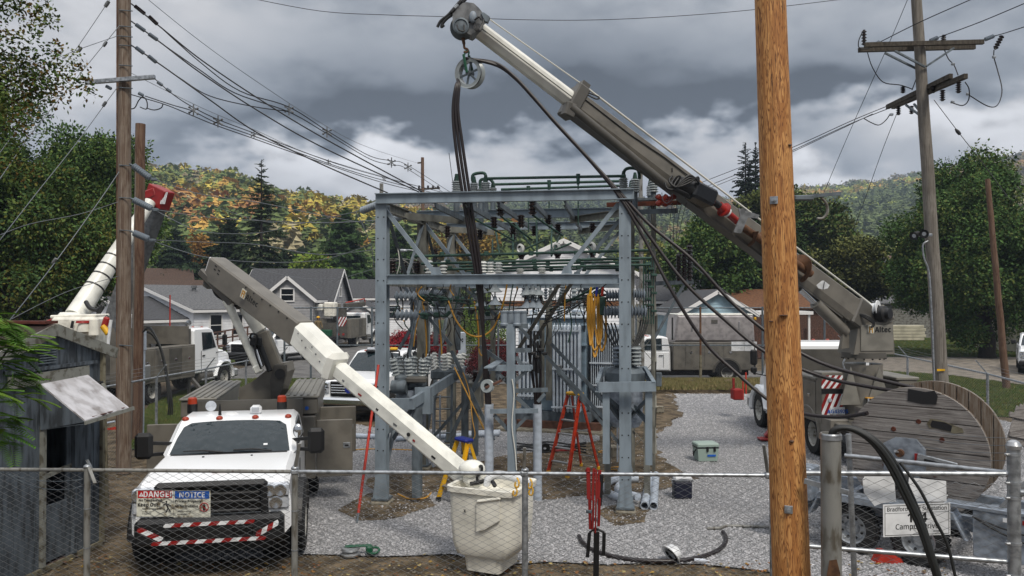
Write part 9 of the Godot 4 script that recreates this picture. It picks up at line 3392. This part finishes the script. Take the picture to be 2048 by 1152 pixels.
	for f in [.3,.55,.8]:
		wpart(o,"ferrule",NB().cyl(a.lerp(b,f),a.lerp(b,f+.012),.028,-1.0,12),M.red_paint)
	# straps hung on the fence
	var D := 8.98
	o = thing("red_harness","red and black tool straps hung over the fence rail","harness",P(1188,942,D))
	for e in [[1176,940,1180,1056,.045,.025],[1187,940,1184,1060,.03,.045],[1199,944,1196,1050,.04,.035],[1191,942,1189,1062,.022,.065]]:
		var top := P(e[0],e[1],D)+V(0,.03,e[5])
		var bot := P(e[2],e[3],D)+V(0,0,e[5]+.02)
		wpart(o,"strap",NB().beam(top,top.lerp(bot,.5)+V(R(-.02,.02),0,.03),e[4],.012,Vector3.BACK,.004),M.strap_red)
		wpart(o,"strap",NB().beam(top.lerp(bot,.5)+V(0,.01,.03),bot,e[4]*.8,.014,Vector3.BACK,.004),M.strap_red)
	wpart(o,"strap_fold",NB().tube([P(1174,943,D)+V(0,0,-.03),P(1176,938,D),P(1176,944,D)+V(0,0,.035)],.02,8),M.strap_red)
	wpart(o,"black_pad",NB().beam(P(1202,946,D)+V(0,0,.04),P(1198,1010,D)+V(0,0,.05),.05,.03,Vector3.BACK,.012),M.black)
	for e in [[1178,1020],[1188,1036],[1190,1056]]:
		wpart(o,"buckle",NB().box(P(e[0],e[1],D)+V(0,0,.06),V(.08,.04,.02),.008),M.steel_dark)
	for e in [[1178,1062,1174,1112],[1192,1060,1191,1152],[1207,1062,1206,1108]]:
		var p := P(e[0],e[1],D)+V(0,0,.06)
		var r := P(e[2],e[3],D)+V(0,0,.05)
		wpart(o,"black_strap",NB().beam(p,r,.065 if e[3] > 1120 else .04,.012,Vector3.BACK,.004),M.black)
	wpart(o,"yoke_strap",NB().tube([P(1178,1062,D)+V(0,0,.06),P(1190,1052,D)+V(0,0,.07),P(1207,1062,D)+V(0,0,.06)],.014,6),M.black)
	# riser pipe beside the tan pole,with cables bending over out of it
	var rp := P(1666,1152,5.9)
	var ry := P(1662,866,5.9).y
	o = thing("riser_conduit","stout grey steel riser pipe standing beside the tan pole","pipe",V(rp.x - .012,0,rp.z))
	part(o,"pipe",NB().lathe([[.073,.0],[.073,ry],[.064,ry],[.064,ry - .3],[0,ry - .3]],Vector3.ZERO,Vector3.UP,26),M.riser_grey)
	part(o,"collar",NB().lathe([[.074,0],[.079,.0],[.079,.035],[.074,.045]],V(0,ry - .045,0),Vector3.UP,26),M.galvanised)
	part(o,"bracket",NB().beam(V(-.16,P(1662,968,5.9).y,-.10),V(.10,P(1662,980,5.9).y,.075),.03,.035),M.galvanised)
	part(o,"rust_stain",NB().prism(PackedVector2Array([Vector2(-.045,-.5),Vector2(.035,-.5),Vector2(.045,-.1),Vector2(.02,.0),Vector2(-.03,-.01),Vector2(-.05,-.12)]),.0,.003,Transform3D(Basis(Vector3.UP,-.15),V(-.012,P(1662,1112,5.9).y,.0735))),M.rust_auger)
	o = thing("cable_bundle","bundle of black stranded cables arching out of the grey riser and down across the gate","cable",V(rp.x,ry,rp.z))
	for k in 7:
		var j := V(sin(k*2.4),0,cos(k*2.4))*.013
		var lift := sin(k*1.9)*3.4
		var pts := []
		for e in [[1662,930,5.9,.6],[1663,880,5.9,.8],[1672,858,5.88,1.0],[1705,858,5.85,1.0],[1745,880,5.8,1.2],[1780,922,5.78,1.5],[1813,985,5.75,1.5],[1842,1050,5.72,1.2],[1862,1110,5.7,1.0],[1880,1170,5.7,1.0],[1890,1230,5.7,1.0]]:
			pts.append(P(e[0]+lift*(e[3] - .6)*1.6,e[1] - lift*(e[3] - .6)*.8,e[2])+j*e[3])
		wpart(o,"cable",NB().tube(curve(pts,5),.0165,9),M.cable_black)
	wpart(o,"loose_strand",NB().tube(px_curve([[1800,925,5.75],[1840,980,5.7],[1870,1040,5.7],[1895,1090,5.7],[1912,1160,5.7]],6),.011,8),M.cable_black)
	# orange marker stakes,blocks,coils and scrap
	for k in 2:
		var p := G([1486,1492][k],[800,788][k])
		single("marker_stake",NB().cyl(p,p+V(0,.85,0),.035,.03,12),M.orange_red,["orange marker stake in front of the white truck body","second orange marker stake just behind the first"][k],"marker stake","",p)
	var bx := G(1492,806)
	o = thing("red_jack","red outrigger pad box in front of the crane truck cab","outrigger",V(7.1,.55,-25.0))
	part(o,"box",NB().box(V(0,.2,0),V(.30,.34,.4),.03),M.strap_red)
	part(o,"leg",NB().box(V(-.1,.45,0),V(.06,.5,.08)),M.strap_red)
	for k in 5:
		var pts := []
		for i in 6:
			pts.append(G(lerpf(1032,1172,i/5.0),886+k*4+sin(i*2.0+k)*3.0,.03))
		single("ground_cable",NB().tube(curve(pts,4),.018,6),M.black,["topmost","second","third","fourth","lowest"][k] + " of the black cables lying under the orange stepladder","cable","",pts[0])
	var gh := G(1090,906)
	o = thing("cable_grip","black wheel and red handled tool lying left of the orange stepladder","tool",gh)
	part(o,"wheel",NB().lathe([[.05,-.03],[.12,-.03],[.12,.03],[.05,.03]],V(0,.12,0),V(.3,0,1),18),M.black)
	part(o,"handle",NB().beam(V(.15,.05,.0),V(.75,.10,.1),.06,.05,Vector3.UP,.015),M.red_paint)
	for k in 3:
		var p := G([1215,1180,1236][k],[905,962,938][k],.02)
		var w := []
		for i in 9:
			var an := TAU*i/8.0*(.8+.1*k)
			w.append(p+V(cos(an)*(.22 - .02*k),.02*i/8.0,sin(an)*.14))
		single("yellow_rope",NB().tube(curve(w,4),.012,6),[M.yellow_cable,M.rope_white,M.yellow_cable][k],["yellow rope coil right of the orange stepladder","pale hose loop near the fence right of the orange stepladder","yellow brown rope by the right column foot"][k],"rope","",p)
	for k in 2:
		var pts: Array = [[[612,908],[680,902],[740,898],[820,900],[880,904]],[[796,988],[820,998],[850,996],[862,986]]][k]
		var w := []
		for p in pts:
			w.append(G(p[0],p[1],.02))
		single("ground_hose",NB().tube(curve(w,5),.016,6),M.yellow_cable,["yellow hose lying across the gravel behind the red stick","short yellow hose curled at the left column foot"][k],"hose","",w[0])
	for k in 4:
		var p := G([1318,1186,1250,1226][k],[826,800,884,912][k])
		single("timber_block",NB().box(p+V(0,.12,0),[V(.3,.2,.24),V(.4,.16,.2),V(.42,.26,.3),V(.36,.24,.3)][k],.015,Basis(Vector3.UP,k*.7)),[M.concrete,M.concrete,M.plywood,M.concrete][k],["pale concrete block behind the right shelf leg","concrete block at the foot of the transformer radiators","tan timber block under the right steel leg","concrete block left of the tan timber block"][k],"block","",p)
	# ladder of conduit rungs and grey conduits behind the left column
	var lr := G(900,905)
	o = thing("steel_ladder","dark fixed steel ladder behind the left shelf","ladder",lr)
	for x in [868,902]:
		wpart(o,"rail",NB().cyl(G(x,905),P(x+2,745,-lr.z),.03),M.steel_dark)
	for i in 6:
		var y := 770+i*24
		wpart(o,"rung",NB().cyl(P(868,y,-lr.z),P(903,y,-lr.z),.018),M.steel_dark)
	for a2 in [[866,975,806],[880,970,790],[1243,970,820],[1235,965,690]]:
		var p := G(a2[0],a2[1] - 40)
		single("thin_conduit",NB().cyl(p,P(a2[0],a2[2],-p.z),.022,-1.0,10),M.pvc,{866: "thin pale conduit left of the steel ladder foot",880: "thin pale conduit right of the steel ladder foot",1243: "thin conduit just left of the right front column",1235: "tall thin conduit left of the right column, beside the shelf"}[a2[0]],"conduit","",p)

func V(x:float,y:float,z:float)->Vector3:
	return Vector3(x,y,z)

func NB()->MB:
	return MB.new()
